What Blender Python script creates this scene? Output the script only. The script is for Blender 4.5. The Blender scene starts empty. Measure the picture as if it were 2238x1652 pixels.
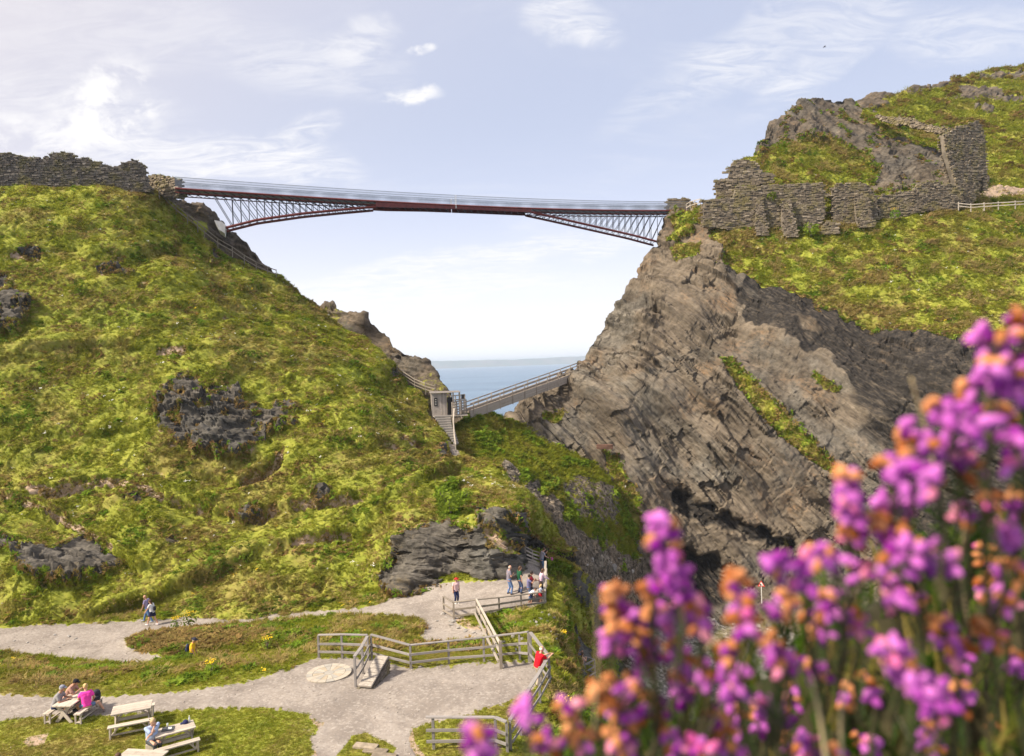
import bpy, bmesh, math, random
import numpy as np
from mathutils import Vector, Matrix, Quaternion, Euler

random.seed(7)
rng = np.random.default_rng(7)
scene = bpy.context.scene
COL = scene.collection
R = math.radians

# ------------------------------------------------------------------ camera
CAMZ = 36.0                      # eye height above the sea, metres
FPX, CX, CY = 1584.5, 1118.5, 826.0   # focal length and centre for a 2237 x 1652 picture
PITCH, ROLL = R(-1.12), R(2.0)
F_ = np.array([0, math.cos(PITCH), math.sin(PITCH)])
U0 = np.array([0, -math.sin(PITCH), math.cos(PITCH)])
R0 = np.array([1.0, 0, 0])
R_ = R0 * math.cos(ROLL) - U0 * math.sin(ROLL)
U_ = U0 * math.cos(ROLL) + R0 * math.sin(ROLL)
EYE = np.array([0, 0, CAMZ])
cam_data = bpy.data.cameras.new('camera')
cam = bpy.data.objects.new('camera', cam_data)
COL.objects.link(cam)
cam_data.sensor_width = 36.0
cam_data.lens = 36.0 * FPX / 2237.0
cam_data.clip_start = 0.05
cam_data.clip_end = 90000.0
m = Matrix.Identity(4)
for i in range(3):
    m[i][0] = R_[i]; m[i][1] = U_[i]; m[i][2] = -F_[i]; m[i][3] = EYE[i]
cam.matrix_world = m
cam_data.dof.use_dof = True
cam_data.dof.focus_distance = 62.0
cam_data.dof.aperture_fstop = 5.4
cam_data.dof.aperture_blades = 0
scene.camera = cam


def P(px, py, d):
    """world point d metres out along the view axis, seen at (px, py)"""
    px, py, d = np.asarray(px, float), np.asarray(py, float), np.asarray(d, float)
    a = (px - CX) / FPX * d; b = (CY - py) / FPX * d
    return EYE + d[..., None] * F_ + a[..., None] * R_ + b[..., None] * U_


def GZ(px, py, drop):
    """world point on the level `drop` metres under the eye"""
    v = F_ + (px - CX) / FPX * R_ + (CY - py) / FPX * U_
    return EYE + v * (-drop / v[2])


def proj(p):
    v = np.asarray(p, float) - EYE
    d = v @ F_
    return CX + FPX * (v @ R_) / d, CY - FPX * (v @ U_) / d, d


# ------------------------------------------------------------------ node helper
class NG:
    def __init__(s, tree):
        s.t = tree; tree.nodes.clear()

    def n(s, typ, props=None, **inp):
        nd = s.t.nodes.new(typ)
        for k, v in (props or {}).items():
            setattr(nd, k, v)
        for k, v in inp.items():
            key = int(k[1:]) if k[0] == 'i' and k[1:].isdigit() else k.replace('_', ' ')
            sk = nd.inputs[key]
            if isinstance(v, bpy.types.NodeSocket):
                s.t.links.new(v, sk)
            else:
                sk.default_value = v
        return nd

    def m(s, op, a, b=0.0, c=None, clamp=False):
        kw = dict(i0=a, i1=b)
        if c is not None: kw['i2'] = c
        return s.n('ShaderNodeMath', {'operation': op, 'use_clamp': clamp}, **kw).outputs[0]

    def vm(s, op, a, b=(0, 0, 0)):
        nd = s.n('ShaderNodeVectorMath', {'operation': op}, i0=a, i1=b)
        return nd.outputs[1] if op in ('DOT_PRODUCT', 'LENGTH') else nd.outputs[0]

    def mix(s, f, a, b, blend='MIX'):
        nd = s.n('ShaderNodeMix', {'data_type': 'RGBA', 'blend_type': blend}, i0=f, i6=a, i7=b)
        return nd.outputs[2]

    def ramp(s, f, *stops):
        nd = s.n('ShaderNodeValToRGB', i0=f)
        e = nd.color_ramp.elements
        while len(e) < len(stops): e.new(0.5)
        for el, (p, c) in zip(e, stops):
            el.position = p
            el.color = (c, c, c, 1) if isinstance(c, (int, float)) else (*c, 1)
        return nd.outputs[0]

    def mr(s, v, a, b, c=0.0, d=1.0, smooth=True):
        nd = s.n('ShaderNodeMapRange', {'interpolation_type': 'SMOOTHSTEP' if smooth else 'LINEAR'}, i0=v, i1=a, i2=b, i3=c, i4=d)
        return nd.outputs[0]

    def noise(s, vec, scale, detail=4.0, rough=0.55, dist=0.0, dim='3D'):
        return s.n('ShaderNodeTexNoise', {'noise_dimensions': dim}, Vector=vec, Scale=scale, Detail=detail, Roughness=rough, Distortion=dist).outputs[0]


def C4(c): return (*c, 1.0)


# ------------------------------------------------------------------ sky and sun
SUN_EL, SUN_AZ = R(43), R(-112)      # azimuth clockwise from +Y (the viewing direction)
world = bpy.data.worlds.new('World')
scene.world = world
world.use_nodes = True
g = NG(world.node_tree)
dirv = g.n('ShaderNodeTexCoord').outputs['Generated']
sky = g.n('ShaderNodeTexSky', {'sky_type': 'NISHITA', 'sun_disc': False, 'sun_elevation': SUN_EL, 'sun_rotation': SUN_AZ,
                               'altitude': 30.0, 'air_density': 1.0, 'dust_density': 1.2, 'ozone_density': 1.0}).outputs[0]
zz = g.n('ShaderNodeSeparateXYZ', i0=dirv).outputs[2]
zc = g.m('MAXIMUM', zz, 0.0)
inv = g.m('DIVIDE', 1.0, g.m('ADD', zc, 0.16))
plane = g.vm('MULTIPLY', dirv, g.n('ShaderNodeCombineXYZ', i0=inv, i1=inv, i2=0.0).outputs[0])
wispn = g.noise(g.vm('MULTIPLY', plane, (0.8, 1.9, 1.0)), 1.5, 9.0, 0.62, 0.9)
fine = g.noise(g.vm('MULTIPLY', plane, (1.0, 2.4, 1.0)), 5.5, 11.0, 0.68, 1.1)
puff = g.noise(g.vm('MULTIPLY', dirv, (1.0, 1.0, 1.7)), 13.0, 10.0, 0.62, 0.35)
broad = g.noise(plane, 0.55, 3.0, 0.5, 0.3)
wisps = g.m('MULTIPLY', g.mr(wispn, 0.50, 0.74), g.mr(broad, 0.40, 0.60))
jit = g.n('ShaderNodeVectorMath', {'operation': 'SCALE'}, i0=g.vm('SUBTRACT', g.n('ShaderNodeTexNoise', Vector=dirv, Scale=7.0, Detail=7.0, Roughness=0.62).outputs[1], (0.5, 0.5, 0.5)), Scale=0.07).outputs[0]
dj = g.vm('ADD', dirv, jit)


def cloud_bank(px, py, wx, wy, tilt, dens, lo=0.42, hi=0.62, vec=None, fz=None):
    """a cloud bank in one direction of the sky: an elliptic patch with a ragged edge"""
    v = P(px, py, 1.0) - EYE; v /= np.linalg.norm(v)
    t1 = np.cross(v, [0, 0, 1]); t1 /= np.linalg.norm(t1); t2 = np.cross(t1, v)
    a = t1 * math.cos(tilt) + t2 * math.sin(tilt); b = -t1 * math.sin(tilt) + t2 * math.cos(tilt)
    off = g.vm('SUBTRACT', dj, tuple(v))
    x = g.m('MULTIPLY', g.vm('DOT_PRODUCT', off, tuple(a)), FPX / wx)
    y = g.m('MULTIPLY', g.vm('DOT_PRODUCT', off, tuple(b)), FPX / wy)
    r2 = g.m('ADD', g.m('MULTIPLY', x, x), g.m('MULTIPLY', y, y))
    e = g.mr(r2, 0.05, 1.0, 1.0, 0.0)
    t = g.mr(puff, 0.44, 0.60) if dens > 0.78 else g.mr(fine, lo - 0.10, hi + 0.06)
    return g.m('MULTIPLY', g.m('MULTIPLY', e, t), dens)


banks = [  # px, py, half width, half height, tilt, density
    (250, 215, 120, 95, 0.5, 0.95), (200, 285, 130, 40, 0.35, 0.8), (40, 315, 140, 60, 0, 0.8), (150, 30, 620, 90, 0.03, 0.28),
    (480, 345, 330, 55, -0.08, 0.77), (640, 318, 120, 45, 0.5, 0.6), (910, 100, 42, 14, 0, 0.95), (890, 200, 80, 22, 0.02, 0.95),
    (1245, 55, 120, 55, -0.2, 0.65), (1700, 70, 420, 70, 0.35, 0.4), (1850, 90, 260, 45, 0.5, 0.4), (2110, 85, 150, 60, -0.3, 0.45),
    (1620, 160, 200, 40, -0.4, 0.35), (1060, 570, 560, 35, 0.10, 0.7), (900, 640, 500, 45, 0.06, 0.7), (700, 150, 200, 70, 0.1, 0.35),
    (60, 200, 300, 80, 0.0, 0.4), (780, 70, 90, 40, 0.3, 0.5)]
tot = wisps
tot = g.m('MULTIPLY', tot, 0.22)
for bk in banks:
    c = cloud_bank(*bk)
    tot = g.m('SUBTRACT', g.m('ADD', tot, c), g.m('MULTIPLY', tot, c))
veil = g.m('ADD', g.mr(zc, 0.0, 0.34, 0.95, 0.56), g.mr(zc, 0.0, 0.12, 0.03, 0.0))
# thin bright overcast towards the sun's side of the sky
sd = (math.sin(SUN_AZ) * math.cos(SUN_EL), math.cos(SUN_AZ) * math.cos(SUN_EL), math.sin(SUN_EL))
sunside = g.mr(g.vm('DOT_PRODUCT', dirv, sd), -0.1, 0.75)
veil = g.m('SUBTRACT', g.m('ADD', veil, g.m('MULTIPLY', sunside, 0.55)), g.m('MULTIPLY', veil, g.m('MULTIPLY', sunside, 0.55)))
veilc = g.mix(sunside, C4((7.4, 7.7, 9.4)), C4((8.7, 7.5, 6.9)))
veilc = g.mix(g.mr(zc, 0.0, 0.22), C4((9.5, 9.5, 9.6)), veilc)
c1 = g.mix(veil, sky, veilc)
c2 = g.mix(tot, c1, C4((8.9, 8.75, 8.7)))
bg = g.n('ShaderNodeBackground', Color=c2, Strength=0.068)
out = g.n('ShaderNodeOutputWorld')
world.node_tree.links.new(bg.outputs[0], out.inputs[0])

sun_data = bpy.data.lights.new('sun', 'SUN')
sun_data.energy = 4.5
sun_data.angle = R(5.0)
sun_data.color = (1.0, 0.89, 0.73)
sun = bpy.data.objects.new('sun', sun_data)
COL.objects.link(sun)
sun.rotation_euler = Vector(sd).to_track_quat('Z', 'Y').to_euler()
sun.location = (-40, -40, 120)

vs = scene.view_settings
vs.view_transform = 'Standard'
vs.look = 'None'
vs.exposure = 0.86
vs.gamma = 1.0
scene.cycles.volume_bounces = 0
scene.cycles.max_bounces = 6
scene.cycles.diffuse_bounces = 3
scene.cycles.transparent_max_bounces = 6
scene.cycles.use_denoising = True
# ------------------------------------------------------------------ noise and meshes
def _hash(ix, iy, iz, seed):
    h = ix.astype(np.uint32) * np.uint32(374761393) + iy.astype(np.uint32) * np.uint32(668265263) + iz.astype(np.uint32) * np.uint32(2246822519) + np.uint32(seed * 3266489917 % (1 << 32))
    h = (h ^ (h >> np.uint32(13))) * np.uint32(1274126177)
    return h ^ (h >> np.uint32(16))


def pn(p, seed=0):
    """gradient noise, about -1..1"""
    p = np.asarray(p, np.float64)
    f0 = np.floor(p); fr = (p - f0).astype(np.float32)
    i = f0.astype(np.int64)
    w = fr * fr * fr * (fr * (fr * 6 - 15) + 10)
    outv = np.zeros(len(p), np.float32)
    for dx in (0, 1):
        wx = w[:, 0] if dx else 1 - w[:, 0]
        for dy in (0, 1):
            wy = w[:, 1] if dy else 1 - w[:, 1]
            for dz in (0, 1):
                wz = w[:, 2] if dz else 1 - w[:, 2]
                h = _hash((i[:, 0] + dx) & 0xffff, (i[:, 1] + dy) & 0xffff, (i[:, 2] + dz) & 0xffff, seed)
                gx = (h & np.uint32(1023)).astype(np.float32) / 511.5 - 1
                gy = ((h >> np.uint32(10)) & np.uint32(1023)).astype(np.float32) / 511.5 - 1
                gz = ((h >> np.uint32(20)) & np.uint32(1023)).astype(np.float32) / 511.5 - 1
                outv += wx * wy * wz * (gx * (fr[:, 0] - dx) + gy * (fr[:, 1] - dy) + gz * (fr[:, 2] - dz))
    return outv * 1.3


def fbm(p, wl, octs=4, seed=0, gain=0.5):
    o = 0; a = 1.0; q = np.asarray(p) / wl
    for k in range(octs):
        o = o + a * pn(q, seed + k * 17); q = q * 2.03; a *= gain
    return o


def ridged(p, wl, octs=4, seed=0, gain=0.5):
    o = 0; a = 1.0; q = np.asarray(p) / wl
    for k in range(octs):
        o = o + a * (1 - 2 * np.abs(pn(q, seed + k * 17))); q = q * 2.1; a *= gain
    return o


def sst(x, a, b):
    t = np.clip((x - a) / (b - a), 0, 1)
    return t * t * (3 - 2 * t)


def poly_sd(px, py, poly):
    """signed distance to a closed outline, positive inside"""
    poly = np.asarray(poly, float)
    best = np.full(px.shape, 1e9); inside = np.zeros(px.shape, bool)
    n = len(poly)
    for k in range(n):
        x0, y0 = poly[k]; x1, y1 = poly[(k + 1) % n]
        ex, ey = x1 - x0, y1 - y0
        t = np.clip(((px - x0) * ex + (py - y0) * ey) / (ex * ex + ey * ey + 1e-9), 0, 1)
        best = np.minimum(best, (px - x0 - t * ex) ** 2 + (py - y0 - t * ey) ** 2)
        if y0 != y1:
            c = ((y0 > py) != (y1 > py)) & (px < (x1 - x0) * (py - y0) / (y1 - y0) + x0)
            inside ^= c
    return np.where(inside, 1, -1) * np.sqrt(best)


def line_d(px, py, pts):
    best = np.full(px.shape, 1e9)
    for (x0, y0), (x1, y1) in zip(pts[:-1], pts[1:]):
        ex, ey = x1 - x0, y1 - y0
        t = np.clip(((px - x0) * ex + (py - y0) * ey) / (ex * ex + ey * ey + 1e-9), 0, 1)
        best = np.minimum(best, (px - x0 - t * ex) ** 2 + (py - y0 - t * ey) ** 2)
    return np.sqrt(best)


class RBF:
    """smooth surface through scattered values"""
    def __init__(s, xy, v, smooth=0.0, scale=100.0, pw=1.0):
        s.xy = np.asarray(xy, float); s.sc = scale; s.pw = pw
        n = len(v)
        A = s.k(s.xy, s.xy) + np.eye(n) * smooth
        Q = np.hstack([np.ones((n, 1)), s.xy / scale])
        M = np.block([[A, Q], [Q.T, np.zeros((3, 3))]])
        s.w = np.linalg.solve(M, np.concatenate([np.asarray(v, float), np.zeros(3)]))

    def k(s, a, b):
        d = np.sqrt(((a[:, None, :] - b[None, :, :]) ** 2).sum(2)) / s.sc
        return -d if s.pw == 1.0 else -d ** s.pw

    def __call__(s, xy):
        xy = np.asarray(xy, float).reshape(-1, 2)
        o = np.empty(len(xy))
        for a in range(0, len(xy), 20000):
            q = xy[a:a + 20000]
            o[a:a + 20000] = s.k(q, s.xy) @ s.w[:-3] + s.w[-3] + (q / s.sc) @ s.w[-2:]
        return o


def mesh_np(name, v, f, smooth=True, normals=None):
    me = bpy.data.meshes.new(name)
    v = np.ascontiguousarray(v, np.float32); f = np.ascontiguousarray(f, np.int32)
    k = f.shape[1]
    me.vertices.add(len(v)); me.vertices.foreach_set('co', v.ravel())
    me.loops.add(f.size); me.loops.foreach_set('vertex_index', f.ravel())
    me.polygons.add(len(f)); me.polygons.foreach_set('loop_start', np.arange(len(f), dtype=np.int32) * k)
    me.polygons.foreach_set('use_smooth', np.full(len(f), smooth))
    me.update(calc_edges=True)
    if normals is not None:
        me.normals_split_custom_set_from_vertices(normals.astype(np.float32))
    return me


def color_attr(me, name, rgba):
    at = me.attributes.new(name, 'FLOAT_COLOR', 'POINT')
    at.data.foreach_set('color', np.ascontiguousarray(rgba, np.float32).ravel())


def link(o, parent=None):
    COL.objects.link(o)
    if parent is not None: o.parent = parent
    return o


def add_obj(name, me, mat=None, parent=None, kind=None, label=None, cat=None, group=None):
    o = bpy.data.objects.new(name, me)
    if mat is not None and not me.materials: me.materials.append(mat)
    link(o, parent)
    return tag(o, label, cat, group, kind)


def tag(o, label=None, cat=None, group=None, kind=None):
    if label: o['label'] = label
    if cat: o['category'] = cat
    if group: o['group'] = group
    if kind: o['kind'] = kind
    return o


def empty(name, loc, label, cat, group=None, rotz=0.0):
    o = bpy.data.objects.new(name, None)
    o.empty_display_size = 0.2
    o.location = loc; o.rotation_euler = (0, 0, rotz)
    link(o)
    return tag(o, label, cat, group)


BOX_V = np.array([(x, y, z) for x in (-.5, .5) for y in (-.5, .5) for z in (-.5, .5)])
BOX_F = np.array([(0, 1, 3, 2), (4, 6, 7, 5), (0, 4, 5, 1), (2, 3, 7, 6), (0, 2, 6, 4), (1, 5, 7, 3)])
_box_cache = {}


def box_mesh(mat, bev=0.06):
    """unit beam with softened long edges (shared)"""
    key = (mat.name, bev)
    if key not in _box_cache:
        bm = bmesh.new()
        bmesh.ops.create_cube(bm, size=1.0)
        if bev:
            bmesh.ops.bevel(bm, geom=list(bm.edges), offset=bev, segments=1, affect='EDGES')
        me = bpy.data.meshes.new('beam'); bm.to_mesh(me); bm.free()
        me.materials.append(mat)
        _box_cache[key] = me
    return _box_cache[key]


def frame_mat(x, y, z, o):
    mm = Matrix.Identity(4)
    for i in range(3):
        mm[i][0] = x[i]; mm[i][1] = y[i]; mm[i][2] = z[i]; mm[i][3] = o[i]
    return mm


def beam(name, a, b, w, h, mat, parent=None, up=(0, 0, 1), bev=0.06):
    """a timber from a to b: w wide, h high; the unit beam mesh is shared"""
    a, b = Vector(a), Vector(b)
    d = b - a; L = max(d.length, 1e-4); z = d / L
    upv = Vector(up)
    x = upv.cross(z)
    if x.length < 1e-4: x = Vector((1, 0, 0)).cross(z)
    x.normalize(); y = z.cross(x)
    o = bpy.data.objects.new(name, box_mesh(mat, bev))
    link(o)
    M = frame_mat(x * w, y * h, z * L, (a + b) / 2)
    if parent is not None:
        o.parent = parent
        M = parent.matrix_basis.inverted() @ M
    o.matrix_local = M
    return o


class MB:
    """collects boxes, tubes and lathes into one mesh"""
    def __init__(s): s.v = []; s.f = []

    def add(s, v, f):
        n = sum(len(q) for q in s.v) if False else s._n()
        s.v.append(np.asarray(v, float)); s.f += [tuple(i + n for i in q) for q in f]

    def _n(s): return sum(len(q) for q in s.v)

    def box(s, c, size, rot=None):
        v = BOX_V * np.asarray(size, float)
        if rot is not None: v = v @ np.array(rot).T
        s.add(v + np.asarray(c, float), BOX_F)

    def tube(s, pts, r, n=6, cap=True):
        pts = [np.asarray(p, float) for p in pts]
        r = [r] * len(pts) if np.isscalar(r) else r
        V = []; Fc = []
        ref = np.array([0.3, 0.2, 1.0])
        for i, p in enumerate(pts):
            t = pts[min(i + 1, len(pts) - 1)] - pts[max(i - 1, 0)]
            t = t / (np.linalg.norm(t) + 1e-9)
            a = np.cross(t, ref); na = np.linalg.norm(a)
            if na < 1e-3: a = np.cross(t, [1, 0, 0]); na = np.linalg.norm(a)
            a /= na; b = np.cross(t, a)
            for k in range(n):
                th = 2 * math.pi * k / n
                V.append(p + r[i] * (a * math.cos(th) + b * math.sin(th)))
        for i in range(len(pts) - 1):
            for k in range(n):
                k2 = (k + 1) % n
                Fc.append((i * n + k, i * n + k2, (i + 1) * n + k2, (i + 1) * n + k))
        if cap:
            Fc.append(tuple(range(n))[::-1]); Fc.append(tuple(range((len(pts) - 1) * n, len(pts) * n)))
        s.add(V, Fc)

    def lathe(s, prof, n=10, c=(0, 0, 0), axis=None):
        V = []; Fc = []
        for (r, z) in prof:
            for k in range(n):
                th = 2 * math.pi * k / n
                V.append((r * math.cos(th), r * math.sin(th), z))
        for i in range(len(prof) - 1):
            for k in range(n):
                k2 = (k + 1) % n
                Fc.append((i * n + k, i * n + k2, (i + 1) * n + k2, (i + 1) * n + k))
        Fc.append(tuple(range(n))[::-1]); Fc.append(tuple(range((len(prof) - 1) * n, len(prof) * n)))
        V = np.array(V)
        if axis is not None: V = V @ np.array(axis).T
        s.add(V + np.asarray(c, float), Fc)

    def mesh(s, name, mat=None, smooth=False):
        me = bpy.data.meshes.new(name)
        me.from_pydata(np.vstack(s.v).tolist(), [], s.f)
        if smooth: me.polygons.foreach_set('use_smooth', [True] * len(me.polygons))
        me.update()
        if mat: me.materials.append(mat)
        return me

    def build(s, name, mat, parent=None, smooth=False, **kw):
        return add_obj(name, s.mesh(name, mat, smooth), mat, parent, **kw)


# ------------------------------------------------------------------ materials
def new_mat(name):
    mt = bpy.data.materials.new(name); mt.use_nodes = True
    return mt, NG(mt.node_tree)


def finish(mt, gg, col, rough=0.85, bump=None, bstr=0.5, bdist=0.1, spec=0.3, metal=0.0, extra=None):
    kw = dict(Base_Color=col, Roughness=rough, Metallic=metal)
    p = gg.n('ShaderNodeBsdfPrincipled', **kw)
    p.inputs['Specular IOR Level'].default_value = spec
    if bump is not None:
        b = gg.n('ShaderNodeBump', Height=bump, Strength=bstr, Distance=bdist)
        mt.node_tree.links.new(b.outputs[0], p.inputs['Normal'])
    o = gg.n('ShaderNodeOutputMaterial', Surface=p.outputs[0])
    return mt


def simple_mat(name, col, rough=0.75, var=0.25, scale=6.0, metal=0.0, spec=0.3, bump=0.15):
    mt, gg = new_mat(name)
    pos = gg.n('ShaderNodeTexCoord').outputs['Object']
    n1 = gg.noise(pos, scale, 5.0, 0.6)
    c = gg.mix(gg.mr(n1, 0.3, 0.7), C4([x * (1 - var) for x in col]), C4([min(1, x * (1 + var)) for x in col]))
    return finish(mt, gg, c, rough, n1, bump, 0.01, spec, metal)
# ------------------------------------------------------------------ ground materials
def make_grass_group():
    t = bpy.data.node_groups.new('grass_colour', 'ShaderNodeTree')
    t.interface.new_socket('Color', in_out='OUTPUT', socket_type='NodeSocketColor')
    g = NG(t)
    pos = g.n('ShaderNodeNewGeometry').outputs['Position']
    na = g.noise(pos, 0.11, 3.0, 0.55, 0.4)
    nb = g.noise(pos, 0.42, 4.0, 0.6, 0.5)
    nc = g.noise(pos, 1.7, 4.0, 0.6)
    nd = g.noise(g.vm('ADD', pos, (31, 7, 3)), 0.13, 5.0, 0.66, 0.6)
    v = g.m('ADD', g.m('ADD', g.m('MULTIPLY', nb, 0.42), g.m('MULTIPLY', nc, 0.38)), g.m('MULTIPLY', na, 0.20))
    base = g.ramp(v, (0.30, (0.135, 0.170, 0.019)), (0.44, (0.212, 0.244, 0.027)), (0.56, (0.285, 0.300, 0.040)), (0.70, (0.36, 0.348, 0.074)))
    br = g.m('MULTIPLY', g.mr(nd, 0.47, 0.62), g.mr(nc, 0.30, 0.60, 0.35, 1.0))
    base = g.mix(g.m('MULTIPLY', br, 0.62), base, C4((0.265, 0.19, 0.075)))
    lush = g.m('MULTIPLY', g.mr(na, 0.55, 0.68), 0.5)
    base = g.mix(lush, base, C4((0.17, 0.235, 0.028)))
    o = g.n('NodeGroupOutput')
    t.links.new(base, o.inputs[0])
    return t


GRASS_GROUP = make_grass_group()


def terrain_mat(name, light, mid, dark, strata=(0.5, 0.2, 0.8), stain=(0.26, 0.15, 0.07), stretch=4.0, gravel=((0.225, 0.195, 0.170), (0.345, 0.305, 0.270)), rubble=0.0):
    """grass, rock and gravel by the mesh's mask: r rock, g gravel, b black slate and painted cliff shade, a bare earth"""
    mt, g = new_mat(name)
    pos = g.n('ShaderNodeNewGeometry').outputs['Position']
    at = g.n('ShaderNodeAttribute', {'attribute_name': 'mask'})
    sp = g.n('ShaderNodeSeparateColor', i0=at.outputs['Color'])
    mr_, mg_, mb_, ma_ = sp.outputs[0], sp.outputs[1], sp.outputs[2], at.outputs['Alpha']
    gn = g.n('ShaderNodeGroup'); gn.node_tree = GRASS_GROUP
    grass = g.mix(0.12, gn.outputs[0], C4((0.15, 0.12, 0.045)))
    # bedding: squash space along the bedding normal
    n = np.array(strata, float); n /= np.linalg.norm(n)
    dn = g.vm('DOT_PRODUCT', pos, tuple(n))
    sq = g.vm('ADD', g.vm('MULTIPLY', pos, (1, 1, 1)), g.n('ShaderNodeVectorMath', {'operation': 'SCALE'}, i0=tuple(n), Scale=g.m('MULTIPLY', dn, stretch)).outputs[0])
    massive = g.mr(g.noise(pos, 0.06, 2.0, 0.5, 0.2), 0.34, 0.54, 0.0, 0.92)
    iso = g.vm('MULTIPLY', pos, (1.3, 1.3, 1.9))
    blend = lambda x, y: g.m('ADD', x, g.m('MULTIPLY', massive, g.m('SUBTRACT', y, x)))
    r1 = blend(g.noise(sq, 0.30, 7.0, 0.62, 0.12), g.noise(iso, 0.42, 8.0, 0.64, 0.2))
    r2 = blend(g.noise(sq, 1.1, 6.0, 0.65, 0.15), g.noise(iso, 1.5, 6.0, 0.66, 0.2))
    r3 = g.noise(pos, 0.16, 4.0, 0.6, 0.3)
    r4 = g.noise(sq, 2.0, 5.0, 0.66)
    rv = g.m('ADD', g.m('MULTIPLY', r1, 0.55), g.m('MULTIPLY', r2, 0.45))
    rock = g.ramp(rv, (0.34, dark), (0.45, mid), (0.60, light), (0.75, [min(1, c * 1.25) for c in light]))
    rock = g.mix(g.m('MULTIPLY', g.mr(r3, 0.52, 0.68), g.m('MULTIPLY', g.mr(r2, 0.42, 0.6), 0.62)), rock, C4(stain))
    cool = g.noise(g.vm('ADD', pos, (17, 5, 40)), 0.09, 4.0, 0.6, 0.5)
    bw = g.n('ShaderNodeRGBToBW', i0=rock).outputs[0]
    rock = g.mix(g.mr(cool, 0.46, 0.62, 0.0, 0.42), rock, g.mix(1.0, g.n('ShaderNodeCombineColor', i0=bw, i1=bw, i2=bw).outputs[0], C4((0.98, 1.0, 0.93)), 'MULTIPLY'))
    crack = g.mr(r4, 0.30, 0.44, 1.0, 0.0)
    rock = g.mix(g.m('MULTIPLY', crack, 0.55), rock, C4([c * 0.45 for c in dark]))
    tone = g.ramp(g.noise(sq, 0.085, 4.0, 0.6, 0.6), (0.30, 0.50), (0.48, 0.95), (0.62, 1.10), (0.75, 1.30))
    rock = g.mix(1.0, rock, tone, 'MULTIPLY')
    if rubble:
        vr = g.n('ShaderNodeTexVoronoi', {'feature': 'F1'}, Vector=pos, Scale=3.2, Randomness=1.0)
        vk = g.n('ShaderNodeSeparateColor', i0=vr.outputs['Color']).outputs[0]
        kk = g.mr(vk, 0.0, 1.0, 1.0 - rubble, 1.0 + rubble * 1.3, False)
        rock = g.mix(1.0, rock, g.n('ShaderNodeCombineColor', i0=kk, i1=kk, i2=kk).outputs[0], 'MULTIPLY')
    slate = g.ramp(r2, (0.35, (0.011, 0.010, 0.010)), (0.55, (0.040, 0.035, 0.031)), (0.72, (0.12, 0.095, 0.068)))  # slate colour; on the sea cliff it also paints in shade
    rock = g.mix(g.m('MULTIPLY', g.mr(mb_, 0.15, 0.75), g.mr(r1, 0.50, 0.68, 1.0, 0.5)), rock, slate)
    # gravel: speckled chips over trodden dust
    vo = g.n('ShaderNodeTexVoronoi', {'feature': 'F1'}, Vector=pos, Scale=11.0, Randomness=1.0)
    chip = g.n('ShaderNodeSeparateColor', i0=vo.outputs['Color']).outputs[0]
    g1 = g.noise(pos, 0.5, 5.0, 0.65, 0.4)
    g2 = g.noise(pos, 6.0, 6.0, 0.75)
    grav = g.mix(g.mr(g1, 0.35, 0.65), C4(gravel[0]), C4(gravel[1]))
    grav = g.mix(g.mr(chip, 0.70, 0.95, 0.0, 0.35), grav, C4((0.50, 0.46, 0.42)))
    grav = g.mix(g.mr(chip, 0.25, 0.05, 0.0, 0.3), grav, C4((0.16, 0.145, 0.135)))
    grav = g.mix(g.mr(g2, 0.35, 0.7, 0.35, 0.0), grav, C4((0.20, 0.17, 0.15)))
    earth = g.mix(g.mr(g2, 0.3, 0.7), C4((0.30, 0.215, 0.15)), C4((0.44, 0.335, 0.25)))
    # ragged edges of every patch
    rag = g.m('MULTIPLY', g.m('SUBTRACT', g.noise(pos, 1.6, 5.0, 0.7), 0.5), 0.9)
    fr = g.mr(g.m('ADD', mr_, rag), 0.38, 0.58)
    fg = g.mr(g.m('ADD', mg_, g.m('MULTIPLY', rag, 0.8)), 0.38, 0.62)
    fe = g.mr(g.m('ADD', ma_, rag), 0.38, 0.62)
    col = g.mix(fe, grass, earth)
    col = g.mix(fg, col, grav)
    col = g.mix(fr, col, rock)
    hb = g.m('ADD', g.m('MULTIPLY', g.m('ADD', g.m('MULTIPLY', r2, 0.6), g.m('MULTIPLY', r4, 0.4)), fr),
             g.m('MULTIPLY', g.m('SUBTRACT', 1.0, fr), g.m('ADD', g.m('MULTIPLY', g2, 0.12), g.m('MULTIPLY', chip, 0.03))))
    return finish(mt, g, col, 0.9, hb, 0.7, 0.22, 0.2)


M_HILL = terrain_mat('hillside', (0.135, 0.122, 0.104), (0.070, 0.063, 0.054), (0.016, 0.014, 0.012), (0.15, 0.35, 0.9), (0.16, 0.12, 0.06), 3.0)
M_CLIFF = terrain_mat('sea_cliff', (0.195, 0.160, 0.120), (0.115, 0.092, 0.068), (0.028, 0.022, 0.017), (0.80, 0.30, 0.52), (0.24, 0.145, 0.075), 4.5)
M_RIDGE = terrain_mat('back_ridge', (0.15, 0.12, 0.09), (0.085, 0.068, 0.051), (0.025, 0.020, 0.016), (0.35, 0.2, 0.85), (0.25, 0.17, 0.09), 3.0)
M_GULLY = terrain_mat('gully', (0.19, 0.155, 0.115), (0.11, 0.088, 0.064), (0.036, 0.029, 0.022), (0.4, 0.3, 0.8), (0.22, 0.15, 0.08), 1.0, rubble=0.6)
M_BEACH = terrain_mat('shore', (0.33, 0.31, 0.285), (0.21, 0.195, 0.18), (0.08, 0.075, 0.07), (0.1, 0.2, 0.9), (0.25, 0.19, 0.12), 1.0, rubble=0.6)


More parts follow.
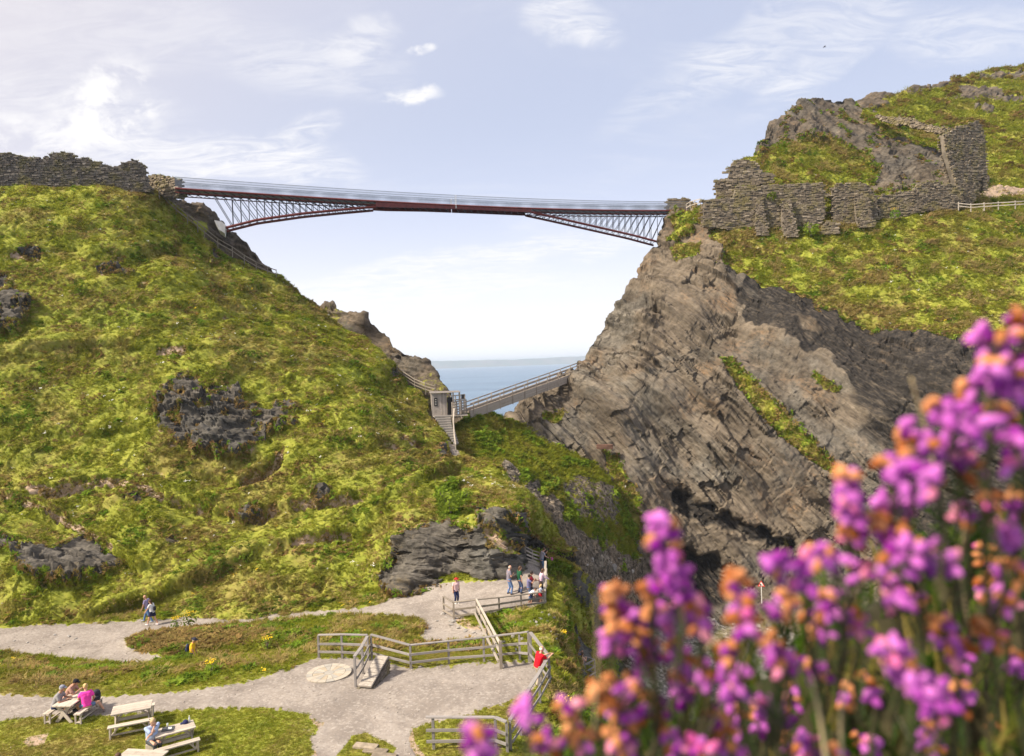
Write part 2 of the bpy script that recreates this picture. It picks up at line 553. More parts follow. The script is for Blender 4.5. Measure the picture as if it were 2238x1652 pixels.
# ------------------------------------------------------------------ ground sheets
def gnormals(pos, ref):
    du = np.gradient(pos, axis=1); dv = np.gradient(pos, axis=0)
    n = np.cross(du, dv); n /= np.linalg.norm(n, axis=2, keepdims=True) + 1e-12
    s = np.sign(((EYE - pos) * n).sum(2)[:ref].mean())
    return n * s


def grid_layer(x0, x1, dx, ytop, ybot, rows, ctrl, roll=((0.4, 0.06), (1.0, 0.35), (2.2, 1.2), (5, 4), (10, 10), (18, 22))):
    xs = np.arange(x0, x1 + dx, dx)
    yt = np.interp(xs, *np.array(ytop, float).T); yb = np.interp(xs, *np.array(ybot, float).T)
    yt = yt + 3.0 * pn(np.stack([xs / 17.0, xs * 0, xs * 0], 1), 3) + 1.5 * pn(np.stack([xs / 6.0, xs * 0, xs * 0], 1), 4)
    t = np.linspace(0, 1, rows)[:, None]
    py = yb + (yt - yb) * t
    px = np.broadcast_to(xs, py.shape).copy()
    c = np.array(ctrl, float)
    f = RBF(c[:, :2], 1.0 / c[:, 2], smooth=0.0, scale=100.0, pw=1.45)
    d = 1.0 / f(np.stack([px.ravel(), py.ravel()], 1)).reshape(px.shape)
    pos = P(px, py, d)
    if roll:
        h = pos[-1] - EYE; h[:, 2] = 0; h /= np.linalg.norm(h, axis=1, keepdims=True)
        ex = np.stack([pos[-1] + h * a - np.array([0, 0, b]) for a, b in roll])
        pos = np.concatenate([pos, ex]); px = np.concatenate([px, np.repeat(px[-1:], len(roll), 0)]); py = np.concatenate([py, np.repeat(py[-1:], len(roll), 0)])
    return dict(pos=pos, px=px, py=py, rows=rows)


def soft(px, py, poly, w=10.0, rag=6.0, seed=1, wl=28.0):
    q = np.stack([px.ravel(), py.ravel(), px.ravel() * 0], 1)
    nz = fbm(q, wl, 3, seed).reshape(px.shape) * rag
    return sst(poly_sd(px, py, poly) + nz + rag * 0.35, -w / 2, w / 2)


def softl(px, py, pts, w, rag=4.0, seed=2, wl=22.0):
    q = np.stack([px.ravel(), py.ravel(), px.ravel() * 0], 1)
    nz = fbm(q, wl, 3, seed).reshape(px.shape) * rag
    return sst(w - line_d(px, py, pts) + nz, -w * 0.4, w * 0.4)


def displace(L, dfun, ref=None):
    n = gnormals(L['pos'], L['rows'])
    p = L['pos'].reshape(-1, 3)
    L['pos'] = L['pos'] + n * dfun(p, n.reshape(-1, 3)).reshape(n.shape[:2])[..., None]
    L['nrm'] = gnormals(L['pos'], L['rows'])


def emit(L, mat, classes):
    """cut the sheet into its kinds of ground, each an object of its own; the shading stays continuous across the cuts"""
    pos, nrm = L['pos'].reshape(-1, 3), L['nrm'].reshape(-1, 3)
    r, c = L['pos'].shape[:2]
    idx = np.arange(r * c).reshape(r, c)
    q = np.stack([idx[:-1, :-1], idx[:-1, 1:], idx[1:, 1:], idx[1:, :-1]], -1).reshape(-1, 4)
    v0 = pos[q[:, 1]] - pos[q[:, 0]]; v1 = pos[q[:, 3]] - pos[q[:, 0]]
    if (np.cross(v0, v1) * nrm[q[:, 0]]).sum() < 0: q = q[:, ::-1]
    mask = L['mask'].reshape(-1, 4)
    cl = L['cls'].reshape(r, c)
    fc = cl[:-1, :-1].ravel()
    for k, name in enumerate(classes):
        sel = q[fc == k]
        if not len(sel) or name is None: continue
        used, invx = np.unique(sel, return_inverse=True)
        me = mesh_np(name, pos[used], invx.reshape(-1, 4), True, nrm[used])
        color_attr(me, 'mask', mask[used])
        add_obj(name, me, mat, kind='structure')


def rock_disp(p, strata, amp=1.0, ledge=1.1, seed=0):
    """bedded, jointed rock: slabs and blocks of two sizes set in and out along the face"""
    n = np.array(strata, float); n /= np.linalg.norm(n)
    t1 = np.cross(n, [0.3, 1, 0]); t1 /= np.linalg.norm(t1); t2 = np.cross(n, t1)
    w1, w2 = fbm(p, 5.0, 4, seed + 5), fbm(p, 4.0, 4, seed + 6)
    a, b, c = p @ n, p @ t1, p @ t2
    q = p + n * a[:, None] * 1.8

    def cells(L, k, sd):
        ii = [np.floor(x).astype(np.int64) & 0xffff for x in ((a + w1 * 0.5 * k) / (L * 0.55), (b + w2 * 1.3 * k) / (L * 2.6), (c + w1 * 1.3 * k) / (L * 2.1))]
        return (_hash(*ii, sd) & np.uint32(1023)).astype(np.float32) / 511.5 - 1
    rough = 0.25 + 1.0 * sst(fbm(p, 7.0, 2, seed + 11), -0.25, 0.45)
    s = (a + w1 * 0.8) / ledge
    saw = s - np.floor(s)
    d = fbm(p, 10.0, 2, seed) * 1.0 + fbm(q, 4.5, 3, seed + 1) * 0.55 + ridged(q, 2.0, 2, seed + 2) * 0.14
    d += rough * ((saw - 0.5) * 0.55 * ledge * (0.5 + 0.5 * w2) + cells(ledge * 1.5, 1.0, seed + 7) * 0.28 * ledge + cells(ledge * 0.55, 0.7, seed + 8) * 0.15 * ledge) + fbm(p, 0.5, 2, seed + 4) * 0.08
    return d * amp


def turf_disp(p, amp=1.0, seed=0):
    q = p * np.array([1, 1, 1.9])
    big = fbm(q, 7.0, 2, seed) * 0.42
    tus = fbm(q, 1.9, 3, seed + 1)
    tus = np.where(tus > 0, tus, tus * 0.6)
    fine = np.abs(pn(q / 0.62, seed + 2)) * 0.17
    terr = p[:, 2] / 1.25 + fbm(p, 6.0, 3, seed + 3) * 2.2
    terr = terr - np.floor(terr)
    return (big + tus * 0.26 + fine + (terr - 0.5) * 0.16) * amp


# ---- the grassy hill on the mainland side
B = grid_layer(-220, 1262, 2.3,
    [(-220, 402), (0, 404), (200, 412), (300, 408), (335, 415), (350, 430), (400, 472), (450, 522), (500, 563), (560, 592), (610, 607), (650, 642), (690, 667), (740, 706), (790, 746),
     (830, 776), (862, 806), (882, 838), (897, 852), (920, 872), (950, 907), (985, 956), (1000, 976), (1040, 992), (1080, 1006), (1100, 1022), (1130, 1062), (1170, 1107), (1210, 1150), (1236, 1190), (1262, 1260)],
    [(-220, 1425), (0, 1415), (300, 1402), (600, 1390), (800, 1372), (870, 1345), (1000, 1330), (1100, 1325), (1150, 1300), (1262, 1300)], 455,
    [(-220, 1400, 47.5), (-220, 1100, 57), (-220, 800, 68), (-220, 600, 76), (-220, 400, 84),
     (-50, 1375, 48.5), (0, 1415, 46.6), (300, 1402, 46.8), (600, 1390, 46), (300, 1352, 49.3), (600, 1343, 48.6), (800, 1332, 48.6), (870, 1303, 49), (1000, 1290, 50), (1130, 1258, 51), (1000, 1330, 48.8), (1100, 1310, 50.8),
     (0, 1250, 50.5), (300, 1250, 51), (600, 1250, 51.5), (800, 1250, 51.5), (860, 1220, 52), (900, 1200, 51.2), (1000, 1150, 52.2), (1000, 1220, 51.2), (1120, 1200, 52), (1100, 1125, 53.5), (1000, 1135, 53.5), (880, 1170, 53.2), (1140, 1122, 54.2), (1139, 1230, 53),
     (1155, 1180, 57), (1160, 1250, 58.5), (1155, 1215, 58), (1152, 1300, 57.5), (1230, 1195, 59.5), (1225, 1255, 60.5), (1262, 1260, 62),
     (0, 1100, 56), (200, 1110, 57), (400, 1100, 57.5), (600, 1130, 57), (800, 1100, 58), (1000, 1090, 58), (1080, 1090, 59),
     (0, 950, 62), (200, 950, 62.5), (400, 950, 63), (600, 940, 65), (800, 950, 66), (900, 960, 68), (970, 965, 71.5),
     (0, 800, 67), (200, 800, 68), (400, 800, 69.5), (600, 800, 72), (700, 800, 75), (840, 800, 84),
     (0, 600, 75), (150, 600, 76), (300, 600, 78), (420, 600, 82), (500, 600, 88), (610, 610, 96),
     (0, 480, 80), (200, 480, 82.5), (330, 480, 87), (0, 404, 85), (150, 412, 86), (330, 420, 90), (400, 472, 94), (500, 563, 96), (690, 667, 96), (770, 732, 93), (862, 806, 89), (950, 907, 79), (1000, 976, 72.5), (1080, 1006, 68), (1130, 1062, 64.5), (1180, 1120, 61.5)])
px, py = B['px'], B['py']
outc1 = [(342, 905), (350, 885), (385, 862), (415, 838), (440, 846), (452, 868), (470, 840), (500, 843), (522, 862), (530, 884), (560, 893), (590, 905), (612, 882), (640, 890), (632, 925), (575, 955), (560, 968), (520, 988), (480, 995), (430, 988), (395, 968), (360, 940)]
outc1b = [(340, 875), (362, 848), (400, 826), (428, 828), (420, 845), (380, 870), (350, 888)]
outc2 = [(35, 1222), (60, 1205), (110, 1200), (170, 1172), (205, 1180), (225, 1212), (258, 1226), (205, 1258), (150, 1275), (100, 1272), (55, 1255)]
outc3 = [(-60, 600), (10, 598), (25, 640), (60, 650), (75, 672), (55, 700), (35, 725), (0, 742), (-60, 745)]
boulder = [(838, 1292), (828, 1262), (858, 1235), (868, 1195), (880, 1180), (905, 1160), (945, 1148), (990, 1152), (1010, 1166), (1050, 1166), (1040, 1118), (1072, 1122), (1110, 1126), (1142, 1118), (1148, 1180), (1142, 1240), (1100, 1290), (1050, 1300), (950, 1305), (870, 1315)]
strip = [(1058, 1168), (1075, 1165), (1112, 1195), (1118, 1215), (1098, 1222), (1075, 1205)]
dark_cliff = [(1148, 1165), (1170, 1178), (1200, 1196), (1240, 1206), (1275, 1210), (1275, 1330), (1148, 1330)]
small = [((-20, 1190), (0, 1178), (38, 1190), (40, 1205), (0, 1212)), ((40, 548), (70, 540), (92, 552), (60, 566)), ((210, 580), (255, 572), (290, 590), (240, 598)),
         ((680, 1085), (715, 1070), (722, 1090), (690, 1105)), ((500, 1118), (540, 1105), (572, 1118), (530, 1135)), ((360, 1172), (380, 1165), (388, 1178), (368, 1186)), ((270, 1092), (305, 1085), (312, 1098), (278, 1105)), ((848, 1250), (862, 1300), (845, 1310), (832, 1270)),
         ((956, 968), (972, 975), (978, 1000), (962, 1005)), ((846, 812), (862, 806), (872, 830), (860, 848)), ((455, 545), (468, 540), (474, 575), (462, 572)), ((1018, 1108), (1040, 1098), (1056, 1106), (1040, 1120))]
rock = soft(px, py, outc1, 8, 16, 11, 22)
rock = np.maximum(rock, soft(px, py, outc1b, 8, 10, 12, 18)); rock = np.maximum(rock, soft(px, py, outc2, 8, 16, 13, 22)); rock = np.maximum(rock, soft(px, py, outc3, 8, 16, 14, 24))
bld = soft(px, py, boulder, 8, 11, 15, 26); rock = np.maximum(rock, bld)
rock = np.maximum(rock, soft(px, py, dark_cliff, 6, 5, 16))
for k, s_ in enumerate(small): rock = np.maximum(rock, soft(px, py, s_, 6, 5, 20 + k))
moss = sst(fbm(B['pos'].reshape(-1, 3), 1.3, 3, 18).reshape(px.shape), 0.18, 0.42)
rock = rock * (1 - soft(px, py, strip, 8, 5, 17)) * (1 - 0.8 * moss * (py < 1165))
halo = np.zeros_like(px)
for poly_ in (outc1, outc1b, outc2, outc3, boulder): halo = np.maximum(halo, soft(px, py + 3, poly_, 46, 20, 19, 20))
halo = np.clip(halo - rock, 0, 1)
hollow = np.zeros_like(px)      # turf scars and hollows where brown earth shows
for k, (pts, w) in enumerate([([(55, 1068), (120, 1078), (220, 1062), (300, 1066), (350, 1088)], 9), ([(530, 1052), (575, 1035), (605, 1010), (612, 985)], 9), ([(640, 1103), (720, 1098), (790, 1090)], 6), ([(345, 765), (400, 770)], 8), ([(220, 590), (290, 582)], 9), ([(510, 1120), (570, 1130), (600, 1110)], 8),
                              ([(0, 1080), (120, 1130), (240, 1190)], 5), ([(840, 1060), (900, 1040), (960, 1010)], 6), ([(880, 960), (920, 975)], 9), ([(30, 560), (80, 556)], 8), ([(640, 1190), (760, 1165)], 6)]):
    hollow = np.maximum(hollow, softl(px, py, pts, w, 5, 40 + k))
spots = sst(fbm(B['pos'].reshape(-1, 3) * np.array([1, 1, 1.8]), 3.2, 3, 36).reshape(px.shape), 0.40, 0.62) * sst(fbm(B['pos'].reshape(-1, 3), 14.0, 2, 37).reshape(px.shape), -0.15, 0.25)
hollow = np.maximum(hollow, spots * 0.8)
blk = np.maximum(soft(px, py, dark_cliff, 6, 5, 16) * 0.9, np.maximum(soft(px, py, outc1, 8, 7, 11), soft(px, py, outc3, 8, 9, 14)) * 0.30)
trail = softl(px, py, [(985, 948), (993, 972), (998, 985)], 7, 2, 3)
mask = np.zeros(px.shape + (4,)); mask[..., 0] = rock; mask[..., 2] = blk; mask[..., 3] = np.maximum(hollow * 0.72, halo * 0.75); mask[..., 1] = trail
B['mask'] = mask
bn = (0.15, 0.35, 0.9)


trods = np.zeros_like(px); macro = np.zeros_like(px)       # folds, trods and little scarps in the turf
for k, (pts, w, h_) in enumerate([([(180, 1335), (330, 1290), (450, 1240), (560, 1195), (700, 1165), (840, 1138)], 13, 0.45), ([(-20, 1072), (120, 1128), (240, 1188), (300, 1228)], 11, 0.5), ([(40, 1070), (220, 1058), (420, 1092), (600, 1104), (760, 1084)], 11, 0.4), ([(1000, 1000), (930, 1038), (850, 1085), (800, 1125)], 12, 0.4),
                                  ([(640, 815), (760, 890), (850, 935)], 12, 0.35), ([(300, 640), (420, 660), (560, 720)], 14, 0.35), ([(60, 760), (250, 735), (400, 760)], 14, 0.3), ([(420, 1020), (520, 1045), (600, 1000)], 10, 0.45), ([(700, 900), (800, 960), (900, 965)], 12, 0.35), ([(-40, 900), (120, 935), (300, 925)], 13, 0.3), ([(820, 1110), (900, 1090), (1000, 1060)], 10, 0.35), ([(150, 520), (260, 540), (380, 520)], 13, 0.3)]):
    up_ = softl(px, py, pts, w, 5, 600 + k, 40); dn_ = softl(px, py + 0, [(a, b + w * 1.7) for a, b in pts], w, 5, 620 + k, 40)
    macro += 0.9 * h_ * (up_ - 0.8 * dn_); trods = np.maximum(trods, up_)
steepen = np.zeros_like(px)     # outcrops stand steeper than the turf round them: lipped at the top, proud at the foot
for poly_, a_, b_ in ((outc1, -0.5, 1.1), (outc1b, -0.2, 0.6), (outc2, -0.4, 0.9), (outc3, -0.4, 0.9), (boulder, -0.3, 0.5)):
    ys_ = [q[1] for q in poly_]; xs_ = [q[0] for q in poly_]
    inb = (px > min(xs_) - 15) & (px < max(xs_) + 15) & (py > min(ys_) - 15) & (py < max(ys_) + 15)
    steepen = np.where(inb, a_ + (b_ - a_) * np.clip((py - min(ys_)) / (max(ys_) - min(ys_)), 0, 1), steepen)


def fB(p, n):
    rk = rock.ravel(); bo = bld.ravel()
    td = turf_disp(p, 1.0, 100)
    rd = rock_disp(p, bn, 1.25, 0.85, 130) + 0.1 + steepen.ravel()
    td = td + macro.ravel() + fbm(p * np.array([1, 1, 1.4]), 12.0, 2, 140) * 1.0 + fbm(p * np.array([1, 1, 1.5]), 4.5, 2, 141) * 0.35
    return td * (1 - rk) + rd * rk - hollow.ravel() * 0.45 + (1 - rk) * sst(rk, 0.01, 0.4) * 0.2


displace(B, fB)
B['cls'] = np.where(rock > 0.5, 1, 0)
emit(B, M_HILL, ['hill', 'rock_outcrop'])

# ---- bare rock ridge behind the hill's crest
K = grid_layer(312, 1030, 2.3,
    [(312, 410), (330, 400), (345, 405), (385, 434), (420, 445), (445, 460), (470, 474), (500, 500), (540, 525), (560, 550), (590, 580), (620, 610), (650, 645), (692, 672), (702, 668), (726, 664), (745, 680), (770, 685), (798, 687), (801, 704),
     (815, 715), (850, 735), (858, 757), (890, 770), (930, 795), (950, 815), (965, 835), (975, 865), (1000, 905), (1030, 945)],
    [(312, 560), (500, 690), (700, 830), (900, 930), (1030, 1030)], 80,
    [(312, 410, 99), (400, 440, 102), (500, 500, 106), (650, 642, 108), (725, 664, 104), (800, 690, 100), (900, 780, 95), (975, 865, 90), (1030, 945, 84), (312, 560, 96), (500, 690, 102), (700, 830, 98), (900, 930, 88), (1030, 1030, 81), (600, 650, 104)])
px, py = K['px'], K['py']
q3 = K['pos'].reshape(-1, 3)
gpatch = sst(fbm(q3, 6.0, 3, 61).reshape(px.shape), 0.15, 0.45)
gl = np.maximum(softl(px, py, [(430, 500), (480, 545), (540, 590)], 14, 6, 8), softl(px, py, [(735, 700), (800, 745), (860, 800)], 12, 7, 9))
K['mask'] = np.zeros(px.shape + (4,)); K['mask'][..., 0] = 1 - np.clip(gpatch * 0.45 + gl * 0.4, 0, 1)
displace(K, lambda p, n: rock_disp(p, (0.35, 0.2, 0.85), 0.95, 1.2, 160))
K['cls'] = np.zeros(px.shape, int)
emit(K, M_RIDGE, ['rock_ridge'])

# ---- grassy saddle and scree gully below the old footbridge
Cg = grid_layer(960, 1500, 2.4,
    [(960, 930), (990, 930), (1010, 925), (1045, 909), (1065, 905), (1085, 908), (1100, 916), (1120, 921), (1180, 938), (1250, 962), (1330, 1010), (1390, 1090), (1420, 1200), (1450, 1300), (1500, 1400)],
    [(960, 1130), (1100, 1200), (1150, 1280), (1250, 1330), (1320, 1440), (1500, 1480)], 210,
    [(960, 930, 82), (1010, 925, 83), (1065, 905, 86), (1120, 921, 90), (1200, 955, 90), (1290, 1000, 89), (1350, 1050, 88), (1390, 1150, 87), (1420, 1300, 86), (1500, 1400, 86), (1000, 980, 76), (1100, 980, 80), (1200, 1050, 78),
     (1100, 1040, 71.5), (1180, 1130, 67), (1250, 1200, 69), (1300, 1150, 77), (1350, 1250, 77.5), (1300, 1300, 74), (1240, 1260, 67), (960, 1130, 66), (1250, 1330, 64), (1320, 1440, 70), (1450, 1420, 80), (1240, 1100, 75), (1300, 1080, 81)])
px, py = Cg['px'], Cg['py']
scree = [(1095, 1005), (1112, 1018), (1140, 1050), (1180, 1085), (1220, 1110), (1245, 1130), (1310, 1180), (1340, 1210), (1420, 1230), (1500, 1300), (1500, 1500), (1230, 1500), (1240, 1210), (1170, 1108), (1100, 1024)]
rocky = soft(px, py, scree, 16, 26, 71, 34)
g2_ = sst(fbm(Cg['pos'].reshape(-1, 3), 3.0, 3, 77).reshape(px.shape), 0.2, 0.5)
q3 = Cg['pos'].reshape(-1, 3)
greens = np.maximum(softl(px, py, [(1310, 1010), (1345, 1090), (1365, 1150), (1395, 1190)], 14, 8, 72), softl(px, py, [(1240, 1120), (1290, 1160)], 14, 10, 73) * 0.8)
rocky = np.clip(rocky - greens - 0.5 * g2_ * rocky * sst(py, 1330, 1200), 0, 1)
out = np.maximum(soft(px, py, [(1230, 1060), (1260, 1045), (1330, 1060), (1350, 1100), (1340, 1140), (1290, 1135), (1250, 1120)], 10, 14, 75, 20) * 0.75, softl(px, py, [(1150, 935), (1250, 985)], 5, 5, 76))
Cg['mask'] = np.zeros(px.shape + (4,)); Cg['mask'][..., 0] = np.maximum(rocky, out)
displace(Cg, lambda p, n: turf_disp(p, 0.9, 180) * (1 - Cg['mask'][..., 0].ravel()) + Cg['mask'][..., 0].ravel() * (fbm(p, 2.5, 4, 190) * 0.5 + ridged(p, 0.8, 3, 191) * 0.14))
Cg['rock'] = Cg['mask'][..., 0].copy()
Cg['cls'] = np.where(Cg['mask'][..., 0] > 0.5, 1, 0)
emit(Cg, M_GULLY, ['saddle_slope', 'scree_slope'])

# ---- the island: sea cliff, turf shelf, castle rock
E = grid_layer(1092, 2420, 2.35,
    [(1092, 945), (1110, 918), (1125, 904), (1140, 893), (1160, 872), (1185, 858), (1200, 850), (1225, 835), (1240, 817), (1262, 795), (1285, 765), (1300, 740), (1318, 712), (1335, 690), (1352, 668), (1370, 650), (1385, 625), (1400, 600), (1412, 578), (1418, 560), (1426, 545), (1436, 520),
     (1446, 500), (1456, 483), (1468, 474), (1500, 468), (1520, 458), (1535, 450), (1560, 442), (1585, 420), (1600, 385), (1612, 352), (1640, 342), (1656, 336), (1662, 318), (1675, 286), (1700, 262), (1720, 250), (1745, 228), (1765, 215), (1780, 216), (1792, 211), (1850, 216), (1862, 222), (1875, 234), (1908, 247),
     (1960, 262), (2011, 274), (2064, 283), (2090, 305), (2120, 340), (2150, 392), (2175, 408), (2237, 415), (2420, 418)],
    [(1092, 1000), (1150, 1010), (1200, 1050), (1290, 1130), (1350, 1250), (1400, 1370), (1560, 1420), (1800, 1420), (2420, 1350)], 520,
    [(1092, 945, 94), (1110, 917, 95), (1200, 850, 98), (1262, 790, 100), (1335, 690, 104), (1400, 600, 107), (1430, 540, 109), (1465, 470, 112), (1530, 450, 109),
     (1120, 915, 92), (1200, 960, 89.5), (1290, 1000, 88), (1350, 1050, 87), (1390, 1200, 85), (1420, 1330, 85),
     (1300, 850, 93), (1400, 800, 92.5), (1400, 700, 97), (1500, 650, 98), (1550, 560, 101.5), (1500, 520, 106), (1500, 900, 89), (1500, 1050, 87), (1500, 1200, 85.5), (1560, 1330, 85), (1560, 1420, 84.5), (1600, 700, 94.5), (1700, 655, 94.5), (1700, 800, 88.5), (1700, 1000, 85),
     (1700, 1200, 84), (1850, 700, 91), (1850, 850, 85.5), (1900, 1000, 82), (2000, 740, 86.5), (2050, 900, 78), (2237, 750, 80), (2237, 900, 73), (2237, 1200, 70), (2000, 1200, 78), (2420, 800, 76), (2420, 1200, 66), (1150, 1000, 90), (1290, 1130, 86.5),
     (1600, 510, 103.5), (1700, 500, 103.4), (1900, 470, 104.4), (1650, 600, 98), (1800, 500, 102.5), (1800, 600, 96.5), (2000, 460, 104), (2000, 600, 94), (2000, 700, 88.5), (2200, 450, 106), (2200, 600, 92.5), (2237, 700, 84.5), (2420, 450, 104), (2420, 650, 86),
     (1560, 440, 107), (1620, 380, 109), (1700, 400, 108), (1800, 390, 109.5), (1900, 400, 109.5), (2000, 400, 110), (2100, 400, 110), (1660, 335, 114), (1700, 262, 120), (1790, 213, 126), (1860, 220, 128), (1800, 300, 116), (1900, 300, 119), (2000, 300, 123), (1960, 262, 126), (2064, 283, 126), (2160, 400, 113), (2237, 418, 114), (2420, 418, 114)])
px, py = E['px'], E['py']
turf1 = [(1600, 488), (1560, 500), (1560, 530), (1590, 560), (1580, 575), (1610, 600), (1640, 610), (1690, 625), (1730, 640), (1770, 650), (1800, 668), (1840, 690), (1900, 712), (1990, 732), (2060, 728), (2110, 745), (2180, 742), (2237, 748), (2440, 760), (2440, 400), (2180, 400), (2100, 430), (1950, 430), (1800, 450)]
turf2 = [(1615, 352), (1660, 338), (1680, 330), (1740, 318), (1790, 305), (1830, 312), (1850, 325), (1890, 340), (1905, 375), (1900, 405), (1830, 430), (1800, 415), (1690, 400), (1660, 370)]
turf3 = [(1875, 232), (1930, 240), (1960, 268), (2060, 290), (2090, 330), (2050, 330), (1990, 300), (1930, 285)]
strip2 = [(1578, 785), (1592, 783), (1620, 808), (1660, 852), (1700, 892), (1740, 936), (1790, 985), (1830, 1030), (1805, 1028), (1760, 1000), (1700, 950), (1650, 895), (1605, 835)]
ledges = [[(1465, 545), (1490, 530), (1530, 540), (1520, 560), (1480, 565)], [(1470, 478), (1500, 470), (1530, 460), (1535, 480), (1500, 500), (1480, 510), (1460, 520), (1478, 495)], [(1185, 910), (1230, 905), (1210, 925)], [(1780, 820), (1830, 850), (1800, 845)], [(1320, 990), (1345, 1000), (1390, 1090), (1400, 1180), (1375, 1160), (1350, 1070)]]
turf = np.maximum(soft(px, py, turf1, 14, 16, 81, 40), np.maximum(soft(px, py, turf2, 14, 14, 82, 30), soft(px, py, turf3, 10, 9, 83)))
turf = np.maximum(turf, soft(px, py, strip2, 8, 6, 84, 18))
for k, l_ in enumerate(ledges): turf = np.maximum(turf, soft(px, py, l_, 8, 9, 85 + k, 16) * 0.95)
q3 = E['pos'].reshape(-1, 3)
patch = 0.55 * sst(fbm(q3, 2.6, 3, 90).reshape(px.shape), 0.30, 0.55) * sst(py, 430, 380)
rock = np.clip(1 - turf - 0.75 * patch, 0, 1)
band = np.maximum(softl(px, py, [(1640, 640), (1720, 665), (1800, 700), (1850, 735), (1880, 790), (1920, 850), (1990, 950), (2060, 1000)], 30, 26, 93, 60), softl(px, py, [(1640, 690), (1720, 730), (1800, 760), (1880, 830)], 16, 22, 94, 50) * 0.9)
band = np.maximum(band, softl(px, py, [(1640, 622), (1730, 652), (1800, 680), (1840, 702), (1900, 726), (1990, 746), (2060, 744), (2110, 760), (2237, 765)], 15, 16, 99, 34) * 0.8)  # shade under the overhanging turf edge, painted into the dark mask
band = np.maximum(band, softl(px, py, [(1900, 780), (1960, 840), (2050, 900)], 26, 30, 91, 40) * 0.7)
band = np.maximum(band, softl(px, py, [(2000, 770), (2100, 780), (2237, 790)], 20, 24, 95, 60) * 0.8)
band = np.maximum(band, soft(px, py, [(1840, 720), (2000, 750), (2300, 770), (2300, 1300), (2000, 1200), (1930, 1000), (1880, 850)], 60, 40, 89, 60) * 0.55)  # shadowed right part of the cliff, its shade put into the colour
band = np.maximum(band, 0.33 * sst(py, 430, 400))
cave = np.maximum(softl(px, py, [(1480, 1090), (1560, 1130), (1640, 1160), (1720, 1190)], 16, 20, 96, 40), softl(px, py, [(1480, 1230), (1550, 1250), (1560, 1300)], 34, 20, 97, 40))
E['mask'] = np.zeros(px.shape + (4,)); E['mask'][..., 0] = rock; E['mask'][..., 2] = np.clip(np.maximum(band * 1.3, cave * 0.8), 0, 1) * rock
E['mask'][..., 3] = softl(px, py, [(2100, 425), (2180, 418), (2240, 415), (2300, 414)], 12, 4, 98) * 0.9
ED = (0.80, 0.30, 0.52)


def fE(p, n):
    rk = rock.ravel()
    low = sst(py.ravel(), 380, 470)
    return turf_disp(p, 0.95, 200) * (1 - rk) + rk * ((rock_disp(p, ED, 0.78, 1.6, 210) + fbm(p + np.array([0.8, 0.3, 0.52]) * (p @ np.array([0.8, 0.3, 0.52]))[:, None], 13.0, 2, 215) * 1.5) * (0.75 + 0.45 * low) + 0.2 + (1 - low) * (fbm(p, 3.0, 3, 216) * 0.5 + ridged(p, 1.5, 2, 217) * 0.2)) - cave.ravel() * 1.5 - band.ravel() * rk * 0.25


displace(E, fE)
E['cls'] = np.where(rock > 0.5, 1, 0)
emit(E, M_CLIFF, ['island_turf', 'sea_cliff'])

# ---- the higher hill of the island beyond the castle rock
Fh = grid_layer(1840, 2440, 3.0,
    [(1840, 240), (1860, 224), (1880, 219), (1895, 212), (1912, 206), (1960, 205), (2020, 190), (2080, 175), (2150, 156), (2180, 150), (2237, 146), (2440, 136)],
    [(1840, 470), (2440, 470)], 130,
    [(1840, 300, 146), (1850, 440, 130), (2237, 440, 119), (2440, 450, 116), (2237, 300, 141), (2100, 300, 143), (1900, 214, 157), (2237, 150, 186), (2100, 170, 172), (2440, 140, 192), (2440, 300, 140)], roll=((1, .1), (3, .5), (8, 2), (20, 8), (40, 30)))
px, py = Fh['px'], Fh['py']
q3 = Fh['pos'].reshape(-1, 3)
nz = fbm(q3 * np.array([1, 1, 1.6]), 14.0, 4, 55).reshape(px.shape)
rock = sst(nz, 0.33, 0.5)
for k, (pts, w) in enumerate([([(1985, 198), (2070, 182)], 9), ([(2100, 200), (2180, 205)], 12), ([(2140, 170), (2237, 165)], 7), ([(2180, 215), (2230, 218)], 6), ([(2130, 235), (2165, 240)], 7)]):
    rock = np.maximum(rock, softl(px, py, pts, w, 7, 56 + k, 16))
Fh['mask'] = np.zeros(px.shape + (4,)); Fh['mask'][..., 0] = rock
displace(Fh, lambda p, n: turf_disp(p, 1.2, 230) * (1 - rock.ravel()) + rock.ravel() * (rock_disp(p, (-0.4, 0.2, 0.85), 0.9, 1.2, 240) + 0.3))
Fh['cls'] = np.where(rock > 0.5, 1, 0)
emit(Fh, M_RIDGE, ['upper_hill', 'crag'])

